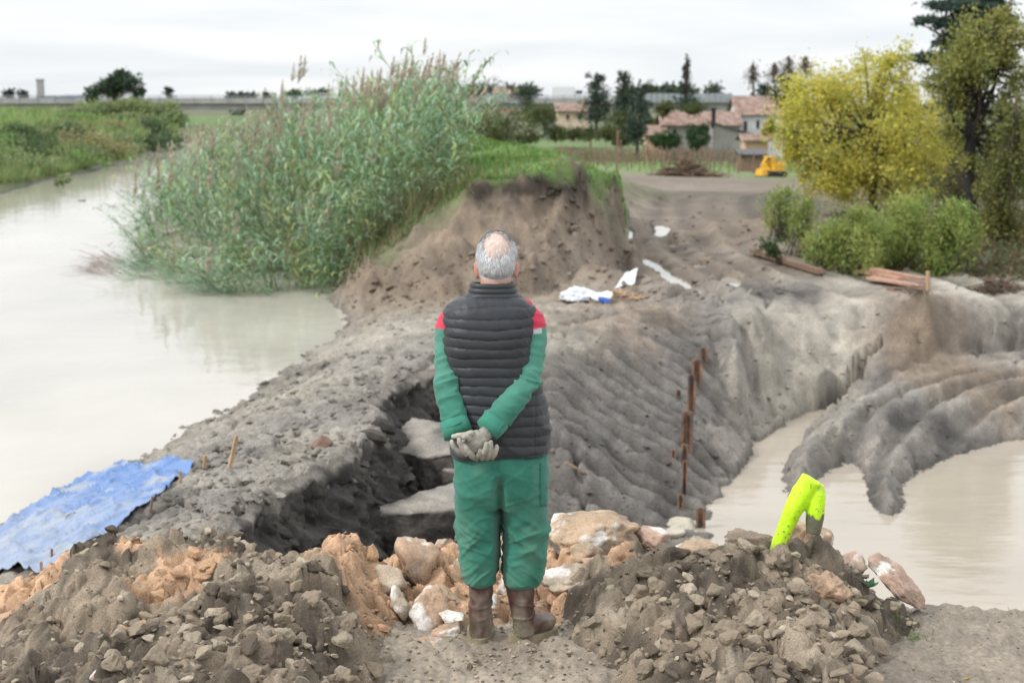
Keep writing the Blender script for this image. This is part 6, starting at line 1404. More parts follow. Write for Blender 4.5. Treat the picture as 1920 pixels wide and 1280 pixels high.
o = mk('bank_grass', np.stack([P - s_, P + s_, P + d], 1).reshape(-1, 3), [np.arange(3 * n).reshape(-1, 3)], M_leaf, col=np.repeat(np.array([(.20, .30, .11), (.26, .36, .13), (.36, .34, .16), (.17, .26, .09)])[rng.integers(0, 4, n)] * rng.uniform(.8, 1.2, (n, 1)), 3, 0)); o['kind'] = 'stuff'; o['label'] = 'rank grass covering the far left bank'
# ------------------------------------------------------------------ reeds
def reed_arrays(h, lean, az, plume, leaves, greens, sd):
    r = np.random.default_rng(sd); mb = MB()
    t = np.linspace(0, 1, 6); bend = lean * t ** 2 * h
    ax, ay = math.cos(az), math.sin(az)
    P = np.stack([bend * ax, bend * ay, h * t * (1 - .25 * lean * lean * t)], -1)
    mb.tube(P, np.linspace(.014, .005, 6), sides=3, cap=False, col=np.array((.24, .25, .10)))
    for k in range(leaves):
        u = .18 + .80 * (k + r.uniform(0, 1)) / leaves; p = np.array([np.interp(u, t, P[:, j]) for j in range(3)])
        a = r.uniform(0, 6.3) if r.random() > .5 else az + r.normal(0, .9); L_ = r.uniform(.38, .72) * (1 - .35 * abs(u - .6)); w = r.uniform(.017, .032)
        d = np.array([math.cos(a), math.sin(a), r.uniform(.5, 1.3)]); d /= np.linalg.norm(d); sd_ = np.array([-math.sin(a), math.cos(a), 0])
        q1 = p + d * L_ * .45; q2 = q1 + (d * .5 + np.array([math.cos(a) * .5, math.sin(a) * .5, -.35])) * L_ * .38; q3 = q2 + np.array([math.cos(a) * .5, math.sin(a) * .5, -.8]) * L_ * .3
        c = greens[r.integers(len(greens))] * r.uniform(.8, 1.2)
        mb.add([p - sd_ * w * .5, p + sd_ * w * .5, q1 - sd_ * w, q1 + sd_ * w, q2 - sd_ * w * .7, q2 + sd_ * w * .7, q3], Q=[[0, 1, 3, 2], [2, 3, 5, 4]], T=[[4, 5, 6]], col=c)
    pl = None
    if plume:
        pl = MB(); top = P[-1]; td = P[-1] - P[-2]; td /= np.linalg.norm(td)
        for k in range(70):
            u = r.uniform(-.25, 1) ; a = r.uniform(0, 6.3); L_ = .13 * (1.15 - max(u, 0)) * r.uniform(.5, 1.2); b = top + td * u * .42
            d = td * .9 + np.array([math.cos(a), math.sin(a), 0]) * .5 + np.array([ax, ay, 0]) * .25; w = np.cross(d, (r.normal(), r.normal(), r.normal())); w = w / (np.linalg.norm(w) + 1e-9) * .011
            pl.add([b - w * .4, b + w * .4, b + d * L_ * .6 + w, b + d * L_ * .6 - w, b + d * L_], Q=[[0, 1, 2, 3]], T=[[3, 2, 4]], col=np.array((.46, .395, .31)) * r.uniform(.75, 1.3))
    return mb, pl
GRE = [np.array(c) for c in ((.23, .39, .23), (.28, .44, .28), (.165, .30, .165), (.32, .44, .21), (.39, .50, .35))]
VAR = []
for i in range(14):
    mb, pl = reed_arrays(1.0 * 2.8, random.uniform(.05, .35), random.uniform(0, 6.3), False, 21, GRE, 900 + i); VAR.append((mb.arrays(), np.concatenate(mb.C)))
PLV = []
for i in range(4):
    mb, pl = reed_arrays(2.8, .08, 0, True, 3, GRE, 950 + i); PLV.append((pl.arrays(), np.concatenate(pl.C), mb.V))
_, pl0 = reed_arrays(.01, 0, 0, True, 0, GRE, 977)
shore = [at_z(a, b, -1.2)[:2] for a, b in ((600, 556), (440, 556), (380, 543), (330, 515), (245, 478), (285, 415), (318, 352), (330, 300), (334, 272))]
edge = [(-4.5, 100), (-2.6, 60), (-1.6, 40), (-1.05, 28), at_y(870, 350, 24.5)[:2], at_y(800, 400, 24.5)[:2], at_y(740, 445, 24.5)[:2], at_y(670, 510, 24.6)[:2]]
poly = np.array([tuple(p) for p in shore] + [tuple(p) for p in edge])
def inside(x, y):
    c = False; j = len(poly) - 1
    for i in range(len(poly)):
        (xi, yi), (xj, yj) = poly[i], poly[j]
        if (yi > y) != (yj > y) and x < (xj - xi) * (y - yi) / (yj - yi) + xi: c = not c
        j = i
    return c
sh_pl = np.array([tuple(p) for p in shore]); big = MB(); cnt = 0
while cnt < 1750:
    y = 23.3 * math.exp(rng.random() ** 1.35 * 1.5); x = rng.uniform(-14, 0)
    if not inside(x, y): continue
    z = float(gz(x, y)); ds = float(dist_poly(sh_pl, np.array([x]), np.array([y]))[0])
    h = np.interp(y, (24, 32, 45, 60, 100), (2.75, 2.5, 2.15, 1.8, 1.6)) * rng.uniform(.58, 1.12) * np.interp(ds, (0, .5, 1.6, 3), (.40, .58, .82, 1))
    if x > -1.6: h *= .9
    (V, T, Q), c = VAR[rng.integers(14)]; s = h / 2.8
    az = rng.normal(.2, 1.1); ca, sa = math.cos(az), math.sin(az)
    V = V * (1.0 if s > .8 else .85, 1.0 if s > .8 else .85, s); V = np.stack([V[:, 0] * ca - V[:, 1] * sa, V[:, 0] * sa + V[:, 1] * ca, V[:, 2]], -1)
    zz_ = V[:, 2]
    clump = float(perlin(np.array([x * .55]), np.array([y * .25]), seed=5)[0]); h *= 1 + .45 * float(perlin(np.array([x * .8 + 9]), np.array([y * .4]), seed=6)[0])
    lean = np.interp(ds, (0, .8, 2.5), (-.75, -.38, -.04)) + .55 * clump + rng.normal(0, .13) + (.16 if x > -2 else 0); V[:, 0] += lean * zz_ * (.4 + .3 * zz_ / h); V[:, 2] = zz_ * (1 - .22 * min(abs(lean), 1)); V[:, 1] += rng.normal(-.05, .12) * zz_
    u = rng.random(); cm = np.array((1, 1, 1)) if u < .90 else np.array((1.4, 1.15, .65)) if u < .94 else np.array((1.1, .85, .75))
    if y > 34: cm = cm * (.95, .92, .95)
    big.add(V + (x, y, z - .05), T=T, Q=Q, col=np.clip(c * cm * rng.uniform(.8, 1.2), 0, .9)); cnt += 1
    if rng.random() < (.6 if y > 30 and ds > 1.2 else .08):
        (V2, T2, Q2), c2, _ = PLV[rng.integers(4)]; tip = np.array([x + lean * h * .7, y, z + h * .96 * (1 - .22 * min(abs(lean), 1))]); sc = rng.uniform(.8, 1.35)
        V2 = (V2 - V2.mean(0)) * sc; big.add(V2 + tip, T=T2, Q=Q2, col=np.clip(c2 * rng.uniform(.85, 1.25), 0, .9))
o = big.build('reed_bed', M_reed); o['kind'] = 'stuff'; o['label'] = 'dense bank of tall green reeds leaning over the river'
tips = [(560, 207), (592, 202), (616, 190), (640, 166), (660, 150), (683, 142), (694, 160), (705, 126), (716, 148), (730, 104), (738, 120), (748, 114), (765, 100), (776, 122), (790, 108), (800, 97), (812, 118), (822, 99), (835, 130), (850, 94), (878, 150), (898, 140)]
for i, (px, py) in enumerate(tips):
    Yd = random.uniform(25.4, 27.5); tp_ = at_y(px, py, Yd); bx = tp_[0] - .35; bz = float(gz(bx, Yd)); h = tp_[2] - bz - .42
    t = thing('plumed_reed', 'tall reed with a feathery brown plume standing out above the reed bank', 'reed', (bx, Yd, bz), 0, 'plumed reeds against the sky')
    mb, pl = reed_arrays(h, .35 / h, 0, True, 14, GRE, 700 + i)
    V, T, Q = mb.arrays(); ns = 18
    mk('stem', V[:ns], [Q[(Q < ns).all(1)]], M_reed, t, col=np.concatenate(mb.C)[:ns])
    lb_ = mk('leaf_blades', V[ns:], [T - ns, Q[(Q >= ns).all(1)] - ns], M_reed, t, col=np.concatenate(mb.C)[ns:])
    lb_['kind'] = 'stuff'; pl_ = pl.build('plume', M_reed, t); pl_['kind'] = 'stuff'
for px, py, lab in ((470, 545, 'yellowed'), (560, 532, 'green'), (620, 520, 'brown')): pass
# drowned reeds trailing in the water at the left tip of the bed
mb = MB()
for _ in range(420):
    px, py = rng.uniform(175, 450), 0; py = rng.normal(np.interp(px, (175, 300, 450), (500, 500, 540)), 13); p = at_z(px, py, -1.18); L_ = rng.uniform(.3, .9); a = rng.normal(3.0, .5); w = .016
    d = np.array([math.cos(a), math.sin(a), rng.uniform(.0, .35)]); s_ = np.array([-math.sin(a), math.cos(a), 0]) * w; c = GRE[rng.integers(5)] * rng.uniform(.55, 1.0) if px > 240 else np.array((.30, .22, .18))
    mb.add([p - s_, p + s_, p + d * L_ * .6 + s_, p + d * L_ * .6 - s_, p + d * L_ - (0, 0, .1 * L_)], Q=[[0, 1, 2, 3]], T=[[3, 2, 4]], col=c)
o = mb.build('drowned_reeds', M_reed); o['kind'] = 'stuff'; o['label'] = 'flattened reeds trailing in the muddy water'
# turf on the dike crest and dry stalks along the cut
mb = MB(); P, Cc = [], []
gsel = 0
while gsel < 16000:
    y = 24 * math.exp(rng.random() * .75); x = rng.uniform(-3, 2.2)
    if float(samp(CG[..., CN.index('V'):CN.index('V') + 1], x, y)[0]) < .45: continue
    if float(gz(x, y)) < .35: continue
    P.append((x, y, float(gz(x, y)))); gsel += 1
P = np.array(P); n = len(P); a = rng.uniform(0, 6.3, n); L_ = rng.uniform(.05, .16, n); w = .010
d = np.stack([np.cos(a) * .5, np.sin(a) * .5, np.ones(n)], -1) * L_[:, None]; s_ = np.stack([-np.sin(a), np.cos(a), 0 * a], -1) * w
V = np.stack([P - s_, P + s_, P + d], 1).reshape(-1, 3); cc = np.array([(.13, .25, .05), (.17, .30, .07), (.10, .20, .05), (.24, .26, .09)])[rng.integers(0, 4, n)] * rng.uniform(.8, 1.2, (n, 1))
o = mk('dike_grass', V, [np.arange(3 * n).reshape(-1, 3)], M_leaf, col=np.repeat(cc, 3, 0)); o['kind'] = 'stuff'; o['label'] = 'short bright green grass on the crest of the old dike'
mb = MB()
for _ in range(520):
    px = rng.uniform(640, 1060); p = at_y(px, np.interp(px, (640, 745, 800, 870, 930, 1000, 1060), (520, 438, 394, 343, 322, 314, 300)) + rng.normal(4, 6), 24.15); L_ = rng.uniform(.15, .6) * (1 if px < 900 else .5); a = rng.uniform(0, 6.3); d = np.array([math.cos(a) * .6, math.sin(a) * .6, rng.uniform(-.6, .9)]) * L_; w = np.array([-math.sin(a), math.cos(a), 0]) * .009
    mb.add([p - w, p + w, p + d], T=[[0, 1, 2]], col=np.array(((.22, .17, .11), (.30, .24, .13), (.12, .20, .06))[rng.integers(3)]))
o = mb.build('dry_stalks', M_reed); o['kind'] = 'stuff'; o['label'] = 'dry stalks and roots hanging over the cut edge of the dike'
mb = MB()
for _ in range(3200):
    u = rng.random(); px = 640 + 260 * u; yy = np.interp(px, (640, 745, 800, 870, 900), (520, 440, 396, 345, 332)); p = hit(px - abs(rng.normal(0, 26)), yy + rng.normal(-4, 12)); L_ = rng.uniform(.08, .35); a = rng.uniform(0, 6.3); d = np.array([math.cos(a) * .6, math.sin(a) * .6, rng.uniform(.2, 1)]) * L_; w = np.array([-math.sin(a), math.cos(a), 0]) * .010
    mb.add([p - w, p + w, p + d], T=[[0, 1, 2]], col=np.array(((.24, .20, .12), (.17, .24, .09), (.13, .19, .07), (.33, .28, .16))[rng.integers(4)]) * rng.uniform(.8, 1.2))
o = mb.build('flank_grass', M_reed); o['kind'] = 'stuff'; o['label'] = 'mixed dry and green grass on the flank between reeds and cut'
for px, py, lab in ((1628, 1102, 'small green leafy weed on the dark flank of the right heap'),):
    p = at_y(px, py, 6.25 * HS); t = thing('weed', lab, 'plant', tuple(p)); mb = MB()
    for k in range(9):
        a = k * .7 + .2; d = np.array([math.cos(a), math.sin(a) * .6, .55 + .3 * (k % 2)]) * .05; w = np.cross(d, (0, 0, 1)); w = w / np.linalg.norm(w) * .016
        o = mk('leaf', [(0, 0, 0), d * .55 + w, d, d * .55 - w, d * .5 + (0, 0, .006)], [np.array([[0, 1, 4], [1, 2, 4], [2, 3, 4], [3, 0, 4]])], M_leaf, t, col=np.array((.13, .27, .16)))
mb = MB()
for _ in range(260):
    px, py = random.choice(((1690, 1190), (1670, 1130), (1720, 1195), (1880, 1130))); p = hit(px + rng.normal(0, 14), py + rng.normal(0, 6)); p[2] = top_z(p[0], p[1]); a = rng.uniform(0, 6.3); L_ = rng.uniform(.01, .035); d = np.array([math.cos(a), math.sin(a), .9]) * L_; w = np.array([-math.sin(a), math.cos(a), 0]) * .0022
    mb.add([p - w, p + w, p + d], T=[[0, 1, 2]], col=np.array((.12, .22, .05)) * rng.uniform(.8, 1.3))
o = mb.build('sparse_grass', M_leaf); o['kind'] = 'stuff'; o['label'] = 'sparse young grass sprouting at the foot of the right heap'
# ------------------------------------------------------------------ viaduct and its traffic
M_conc = mat('weathered_concrete', (.36, .355, .345), rough=.85, var=.18, scale=.6, bump=.2, bscale=4)
M_steel = mat('galvanised_steel', (.34, .37, .41), rough=.5, var=.1, scale=2, metal=.4)
M_glassw = mat('noise_screen_glass', (.33, .36, .385), rough=.3, var=.05, scale=1)
vA, vB = at_y(-160, 192, 245), at_y(1560, 192, 262)
dv = vB - vA; LV = np.linalg.norm(dv); uv = dv / LV; nv = np.array([-uv[1], uv[0], 0]); angv = math.atan2(uv[1], uv[0])
br0 = thing('viaduct', 'grey concrete motorway viaduct crossing the whole plain on the horizon', 'viaduct', tuple(vA), angv)
deck_z = at_y(700, 192, 252)[2] - vA[2]
m_ = MB(); m_.box(LV / 2, 0, deck_z - .75, LV, 11, 1.1); m_.box(LV / 2, 0, deck_z - .06, LV, 12.4, .25); m_.build('deck', M_conc, br0)
m_ = MB(); m_.box(LV / 2, -6.0, deck_z + .42, LV, .3, .68); m_.build('parapet', M_conc, br0)
m_ = MB(); m_.box(LV / 2, 6.0, deck_z + .42, LV, .3, .68); m_.build('parapet', M_conc, br0)
m_ = MB(); m_.box(LV / 2, -6.0, deck_z + 1.12, LV, .08, .10); m_.box(LV / 2, -6.0, deck_z + .93, LV, .06, .06); m_.build('guard_rail', M_steel, br0)
def lx_of(px, Y0=253): p = at_y(px, 192, Y0); return float(np.dot(p - vA, uv))
for k, px in enumerate((447, 740, 1035, 1330)):
    xl = lx_of(px); zg = -1.6 - vA[2] if px < 600 else -5.2 - vA[2]
    m_ = MB(); m_.box(xl, 0, (deck_z - 1.3 + zg) / 2, 1.6, 5.5, deck_z - 1.3 - zg); m_.box(xl, 0, deck_z - 1.55, 2.2, 10, .55); m_.build('pier', M_conc, br0)
post = MB(); post.box(0, 0, .6, .12, .12, 1.2)
pm = None
for k in range(56):
    xl = LV * (k + .5) / 56
    if pm is None: q_ = post.build('rail_post', M_steel, br0); pm = q_.data
    else: q_ = bpy.data.objects.new('rail_post', pm); C.objects.link(q_); q_.parent = br0
    q_.location = (xl, -6.18, deck_z)
for a, b in ((1208, 1375), (905, 950)):
    n = max(2, int((b - a) / 11))
    for k in range(n):
        x0_, x1_ = lx_of(a + (b - a) * k / n), lx_of(a + (b - a) * (k + 1) / n)
        m_ = MB(); m_.box((x0_ + x1_) / 2, -6.35, deck_z + .8, (x1_ - x0_) * .88, .06, 1.5); m_.build('noise_screen_panel', M_glassw, br0)
M_white = mat('white_vehicle_paint', (.74, .75, .76), rough=.35, var=.04)
M_dglass = mat('dark_glass', (.03, .035, .04), rough=.1, var=.05); M_tyre = mat('tyre_rubber', (.03, .03, .03), rough=.8, var=.1)
def vehicle(px, L_, H_, name, label, cat, boxh=None):
    p = vA + uv * lx_of(px) + np.array([0, 0, deck_z + .07]) + nv * -3.2
    t = thing(name, label, cat, tuple(p), angv); m_ = MB()
    if boxh: m_.box(-.6, 0, .4 + boxh / 2 + .3, L_ * .72, 2.2, boxh); m_.build('cargo_body', M_white, t); m_ = MB(); m_.box(L_ * .38, 0, 1.2, L_ * .22, 2.1, 1.7, taper=.9); m_.build('cab', M_white, t); m_ = MB(); m_.box(L_ * .40, 0, 1.72, L_ * .19, 2.12, .5); m_.build('windscreen', M_dglass, t)
    else: m_.box(0, 0, .62, L_, 1.75, .62, taper=.96); m_.box(-.1, 0, 1.18, L_ * .58, 1.6, .55, taper=.78); m_.build('body', M_white, t); m_ = MB(); m_.box(-.1, 0, 1.18, L_ * .50, 1.63, .36, taper=.86); m_.build('windows', M_dglass, t)
    for sx in (-.32, .32):
        m_ = MB(); m_.tube([(L_ * sx, -1.0, .36), (L_ * sx, 1.0, .36)], .36, sides=14); m_.build('wheel_pair', M_tyre, t)
vehicle(1062, 5.6, 0, 'white_van', 'white box van driving on the viaduct above the peach house', 'van', 1.9)
vehicle(606, 4.2, 0, 'white_car', 'white car on the viaduct in front of the flat topped pines', 'car')
# ------------------------------------------------------------------ farm buildings
M_plw = mat('white_plaster', (.66, .67, .68), rough=.9, var=.08, scale=1.2); M_plg = mat('grey_plaster', (.34, .325, .30), rough=.9, var=.15, scale=.8); M_plp = mat('peach_plaster', (.52, .36, .26), rough=.9, var=.12, scale=.8)
M_tile = mat('terracotta_tiles', (.235, .148, .118), rough=.9, var=.45, scale=2.2, col2=(.32, .235, .195), detail=8); M_dark = mat('dark_opening', (.02, .02, .025), rough=.4, var=.1); M_orpl = mat('orange_brick_plaster', (.45, .24, .15), rough=.9, var=.12, scale=.8)
def roof_plane(a, b, c, d, nm, parent, th=.12):
    """a,b eave left/right, c,d ridge right/left (local): rows of barrel tiles"""
    a, b, c, d = [np.array(v, float) for v in (a, b, c, d)]; n = max(6, int(np.linalg.norm(b - a) / .28)) * 4; m = 9
    u = np.linspace(0, 1, n + 1)[None, :, None]; v = np.linspace(0, 1, m)[:, None, None]
    P = (a * (1 - u) + b * u) * (1 - v) + (d * (1 - u) + c * u) * v
    nn = np.cross(b - a, d - a); nn = nn / np.linalg.norm(nn); nn = nn if nn[2] > 0 else -nn
    P = P + nn * (np.abs(np.sin(np.pi * np.arange(n + 1) / 4))[None, :, None] * .09 + rng.uniform(0, .03, (m, n + 1, 1)))
    V = np.concatenate([P.reshape(-1, 3), (P - nn * th).reshape(-1, 3)]); k = m * (n + 1)
    i = (np.arange(m - 1)[:, None] * (n + 1) + np.arange(n)[None]).ravel(); Q = np.stack([i, i + 1, i + n + 2, i + n + 1], -1)
    e0 = np.arange(n); E = np.stack([e0, e0 + 1, e0 + 1 + k, e0 + k], -1)
    return mk(nm, V, [Q, Q + k, E], M_tile, parent, smooth=False)
def house(name, label, Yd, px0, px1, pe, pr_, pb, dep, wall, roofo=.4, asym=0.0, wins=(), rot=0, chim=None, cat='house'):
    a, b = at_y(px0, pb, Yd), at_y(px1, pb, Yd); L_ = b[0] - a[0]; zb = -1.2; ze = at_y(px0, pe, Yd)[2] - a[2]; zr = at_y(px0, pr_, Yd + dep / 2)[2] - a[2]
    t = thing(name, label, cat, (a[0], Yd, a[2]), rot)
    V = [(0, 0, zb), (L_, 0, zb), (L_, dep, zb), (0, dep, zb), (0, 0, ze), (L_, 0, ze), (L_, dep, ze), (0, dep, ze), (0, dep / 2, zr - .15), (L_, dep / 2, zr - .15)]
    mk('wall', V, [np.array([[0, 1, 5, 4], [2, 3, 7, 6], [1, 2, 6, 5], [3, 0, 4, 7]]), np.array([[4, 8, 7], [5, 6, 9]])], wall, t, smooth=False)
    k = (zr - ze) / (dep / 2)
    roof_plane((-roofo, -roofo, ze - k * roofo), (L_ + roofo, -roofo, ze - k * roofo), (L_ + roofo, dep / 2, zr), (-roofo, dep / 2, zr), 'roof', t)
    roof_plane((L_ + roofo, dep + roofo, ze - k * roofo), (-roofo, dep + roofo, ze - k * roofo), (-roofo, dep / 2, zr), (L_ + roofo, dep / 2, zr), 'roof', t)
    for wx0, wx1, wy0, wy1 in wins:
        p, q = at_y(wx0, wy1, Yd), at_y(wx1, wy0, Yd); m_ = MB(); m_.box((p[0] + q[0]) / 2 - a[0], -.02, (p[2] + q[2]) / 2 - a[2], q[0] - p[0], .12, q[2] - p[2]); w_ = m_.build('window', M_dark, t)
        m_ = MB(); m_.box((p[0] + q[0]) / 2 - a[0], -.06, p[2] - a[2] - .05, (q[0] - p[0]) * 1.2, .2, .1); m_.build('sill', M_conc, w_)
    if chim:
        p = at_y(chim[0], chim[1], Yd + dep * .3); m_ = MB(); m_.box(p[0] - a[0], dep * .35, p[2] - a[2] - .6, .5, .5, 1.6); m_.build('chimney', M_plp, t)
    return t
house('white_farmhouse', 'white walled farmhouse with terracotta roof, half hidden by the yellow tree', FARM + 8, 1384, 1475, 213, 182, 292, 7.5, M_plw, wins=((1394, 1401, 228, 246), (1418, 1424, 226, 240)), cat='house')
house('farm_outbuilding', 'long low outbuilding with terracotta roof left of the white farmhouse', FARM + 4, 1244, 1386, 233, 210, 292, 6, M_plg, wins=((1262, 1268, 243, 252),))
house('lean_to', 'low terracotta roofed annex at the left end of the farm', FARM + 2, 1212, 1246, 252, 236, 290, 4.5, M_plp, cat='shed')
# grey shed with a single sloping roof line
a = at_y(1336, 292, FARM); L_ = at_y(1412, 292, FARM)[0] - a[0]; z0_, z1_ = at_y(1336, 233, FARM)[2] - a[2], at_y(1412, 256, FARM)[2] - a[2]
t = thing('grey_shed', 'grey plastered shed with one sloping roof edge and dark stove pipe', 'shed', (a[0], FARM - 1, a[2]))
mk('wall', [(0, 0, -1), (L_, 0, -1), (L_, 4, -1), (0, 4, -1), (0, 0, z0_), (L_, 0, z1_), (L_, 4, z1_), (0, 4, z0_)], [np.array([[0, 1, 5, 4], [1, 2, 6, 5], [2, 3, 7, 6], [3, 0, 4, 7], [4, 5, 6, 7]])], M_plg, t, smooth=False)
m_ = MB(); d_ = math.atan2(z1_ - z0_, L_); Vr = np.array([(-.3, -.3, z0_ + .12), (L_ + .3, -.3, z1_ + .02), (L_ + .3, 4.3, z1_ + .02), (-.3, 4.3, z0_ + .12)]); m_.add(np.concatenate([Vr, Vr + (0, 0, .16)]), Q=[[3, 2, 1, 0], [4, 5, 6, 7], [0, 1, 5, 4], [1, 2, 6, 5], [2, 3, 7, 6], [3, 0, 4, 7]]); m_.build('roof', mat('dark_sheet_roof', (.11, .11, .12), rough=.7), t)
m_ = MB(); m_.tube([(-.05, .5, z0_ - .4), (-.05, .5, at_y(1335, 204, FARM)[2] - a[2])], .22, sides=10); m_.tube([(-.05, .5, at_y(1335, 206, FARM)[2] - a[2]), (-.05, .5, at_y(1335, 202, FARM)[2] - a[2])], .32, sides=10); m_.build('stove_pipe', M_dark, t)
house('peach_house', 'peach coloured house half hidden by the two conifers', 185, 1046, 1102, 208, 194, 245, 8, mat('pale_peach_plaster', (.60, .46, .37), rough=.9, var=.12, scale=.8), wins=((1062, 1067, 215, 224), (1084, 1089, 214, 224)), chim=(1090, 192))
house('brick_house', 'orange brick house rising above the viaduct behind the reeds', 300, 928, 972, 176, 164, 200, 9, M_orpl, wins=((944, 948, 180, 186), (958, 962, 180, 186)))
p = at_y(1430, 290, FARM - 30); t = house('garden_hut', 'small peach coloured hut under the left edge of the yellow tree', FARM - 30, 1398, 1440, 262, 252, 295, 3, M_plp, cat='hut')
# dark open cart shed below the yellow tree
p = hit(1412, 322); t = thing('tool_shed', 'small dark shed with tarred roof left of the yellow digger', 'shed', tuple(p)); s = ppm(1412, 322, p[1]); m_ = MB(); m_.box(0, 1, 16 / s, 46 / s, 2, 32 / s); m_.build('wall', M_woodd, t); m_ = MB(); m_.box(0, 1, 34 / s, 54 / s, 2.4, 4 / s, rx=.12); m_.build('roof', M_dark, t)
# yellow digger
M_yel = mat('yellow_machine_paint', (.68, .38, .025), rough=.45, var=.12, scale=3)
p = hit(1445, 331); s = ppm(1445, 331, p[1]); t = thing('yellow_digger', 'small yellow tracked digger parked beneath the yellow tree', 'digger', tuple(p), .5); k = 1 / s
for sy in (-.55, .55):
    m_ = MB(); th_ = np.linspace(0, 2 * np.pi, 25)[:-1]; pr2 = np.stack([np.sign(np.cos(th_)) * (16 + 5 * np.abs(np.cos(th_))) * k, 0 * th_, (5 + 5 * np.sin(th_)) * k], -1); n = 24; V = np.concatenate([pr2 + (0, sy - .18, 0), pr2 + (0, sy + .18, 0)]); j = np.arange(n); jj = (j + 1) % n
    m_.add(V, Q=np.stack([j, jj, n + jj, n + j], -1)); m_.add(np.concatenate([V, [[0, sy - .18, 5 * k], [0, sy + .18, 5 * k]]]), T=np.concatenate([np.stack([jj, j, np.full(n, 2 * n)], -1), np.stack([n + j, n + jj, np.full(n, 2 * n + 1)], -1)])); m_.build('track', M_tyre, t)
m_ = MB(); m_.box(6 * k, 0, 17 * k, 26 * k, 1.2, 12 * k, taper=.92); m_.box(14 * k, 0, 24 * k, 12 * k, 1.1, 6 * k, taper=.85); m_.build('body', M_yel, t)
m_ = MB(); m_.box(-2 * k, .1, 29 * k, 12 * k, .8, 18 * k, taper=.9); c_2 = m_.build('cab', M_yel, t); m_ = MB(); m_.box(-2 * k, .1, 31 * k, 12.6 * k, .7, 9 * k, taper=.95); m_.build('window', M_dglass, c_2)
m_ = MB(); m_.tube([(-8 * k, -.2, 20 * k), (-18 * k, -.2, 34 * k), (-27 * k, -.2, 22 * k)], [3 * k, 3 * k, 2.2 * k], sides=6); m_.build('boom', M_yel, t)
m_ = MB(); m_.tube([(-27 * k, -.2, 22 * k), (-29 * k, -.2, 12 * k)], 2 * k, sides=6); m_.box(-27 * k, -.2, 9 * k, 13 * k, .8, 12 * k, taper=.7); m_.build('bucket', M_yel, t)
# tower and blue hall on the left horizon
p = at_y(77, 190, 420); s = ppm(77, 190, 420); t = thing('water_tower', 'slim grey concrete tower on the left horizon', 'tower', tuple(p)); m_ = MB(); m_.box(0, 0, 14 / s, 11 / s, 11 / s, 52 / s); m_.build('shaft', M_conc, t); m_ = MB(); m_.box(0, 0, 39.5 / s, 13 / s, 13 / s, 3 / s); m_.build('cap', M_steel, t)
M_blu = mat('blue_cladding', (.07, .09, .22), rough=.6, var=.1, scale=.3)
p = at_y(120, 190, 410); s = ppm(120, 190, 410); t = thing('blue_hall', 'long dark blue industrial hall beside the slim tower', 'hall', tuple(p)); m_ = MB(); m_.box(0, 0, -2 / s, 74 / s, 60 / s, 22 / s); m_.build('wall', M_blu, t); m_ = MB(); m_.box(18 / s, 0, 11 / s, 34 / s, 50 / s, 4 / s, taper=.6); m_.build('roof', M_steel, t); m_ = MB(); m_.box(-20 / s, -31 / s, 3 / s, 24 / s, 1 / s, 6 / s); m_.build('window_band', M_dglass, t)
# ------------------------------------------------------------------ vineyard, posts, brush
mb = MB(); mb.box(0, 0, .6, .07, .07, 1.5, jit=.006); pmesh = None; twig = MB()
for row in range(9):
    Yr = 92 + row * 8.0
    for k in range(18):
        px = 1050 + (k + .5 * (row % 2)) * 21 + rng.normal(0, 3)
        if px > 1425: continue
        r_2 = ray(px, 300); x = r_2[0] * Yr / r_2[1]; z = float(gz(x, Yr))
        if pmesh is None: o = mb.build('vineyard_post', M_woodd); pmesh = o.data
        else: o = bpy.data.objects.new('vineyard_post', pmesh); C.objects.link(o)
        o.location = (x, Yr, z); o.rotation_euler = (rng.normal(0, .04), rng.normal(0, .04), 0)
        tag(o, 'thin grey post in the bare vineyard rows before the farm', 'post', 'vineyard posts')
        for q_ in range(15):
            b = np.array([x + rng.uniform(-.4, .4) * 21 / 2667 * Yr * 2, Yr + rng.normal(0, .2), z + rng.uniform(.4, 1.2)]); d = rng.normal(0, .35, 3); w = np.array([0.0, 0, .02]) if abs(d[2]) < .2 else np.array([.02, 0, 0])
            twig.add([b - w, b + w, b + d], T=[[0, 1, 2]], col=np.array(((.15, .12, .095), (.22, .17, .12), (.12, .12, .06))[rng.integers(3)]))
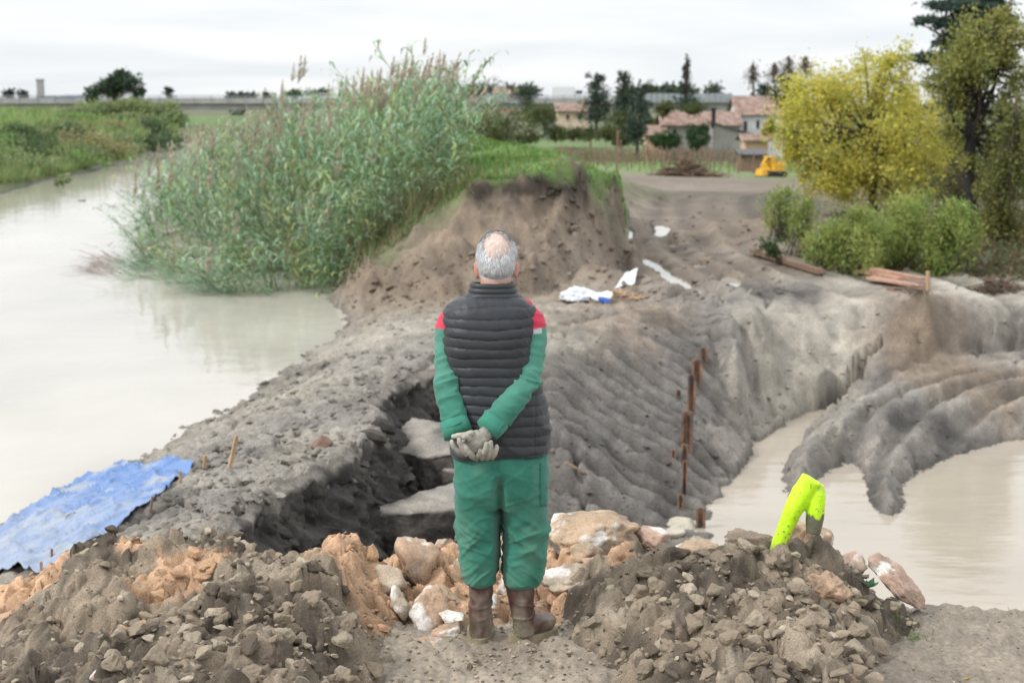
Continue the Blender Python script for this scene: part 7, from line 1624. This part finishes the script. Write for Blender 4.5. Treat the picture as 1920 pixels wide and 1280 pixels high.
o = twig.build('vine_twigs', M_leaf); o['kind'] = 'stuff'; o['label'] = 'bare brown vine shoots along the vineyard rows'
for px, pb, pt, lab in ((1158, 325, 245, 'tall thin post at the corner of the dirt road'), (1107, 276, 238, 'thin post before the olive shrubs'), (1164, 300, 262, 'short pale post in the vineyard margin')):
    p = hit(px, pb); q_ = at_y(px, pt, p[1]); m_ = MB(); m_.tube([p - (0, 0, .3), q_], .05 * p[1] / 90 + .01, sides=6); tag(m_.build('post', M_woodd), lab, 'post')
def brush(px, py, w, h, n, label, cols):
    p = hit(px, py); s = ppm(px, py, p[1]); W_, H_ = w / 2 / s, h / s; t = MB(); lf = MB()
    for _ in range(n):
        u = rng.normal(0, .42); b = np.array([u * W_, rng.normal(0, .4) * W_ * .6, abs(rng.normal(0, .35)) * H_ * max(.1, 1 - abs(u))]); d = rng.normal(0, 1, 3) * (.28, .28, .12) * W_
        t.tube([b, b + d * .5 + rng.normal(0, .03, 3), b + d], [.022 * W_, .016 * W_, .006 * W_], sides=4, cap=False, col=np.array(cols[rng.integers(len(cols))]) * rng.uniform(.7, 1.2))
    r_t = thing('brush_pile', label, 'brush pile', tuple(p)); o = t.build('branches', M_reed, r_t, smooth=True); o['kind'] = 'stuff'; return r_t
brush(1285, 331, 118, 40, 620, 'long heap of cut brown branches beyond the dirt road', [(.20, .13, .09), (.28, .19, .13), (.14, .11, .07)])
brush(1870, 545, 110, 34, 300, 'tangle of cut branches and roots at the right edge', [(.13, .10, .07), (.20, .15, .11), (.24, .15, .10)])
brush(1720, 556, 60, 20, 60, 'few twigs below the dark plank', [(.13, .10, .07), (.20, .15, .11)])

p = hit(1812, 1273); lf = MB(); lf.add(np.array([(-.012, 0, .004), (0, -.008, .003), (.013, .002, .007), (.002, .009, .005), (0, 0, .009)]) + p, T=[[0, 1, 4], [1, 2, 4], [2, 3, 4], [3, 0, 4]], col=np.array((.55, .36, .03)))
tag(lf.build('fallen_leaf', M_leaf), 'single yellow leaf lying on the sandy mud at the lower right', 'leaf')
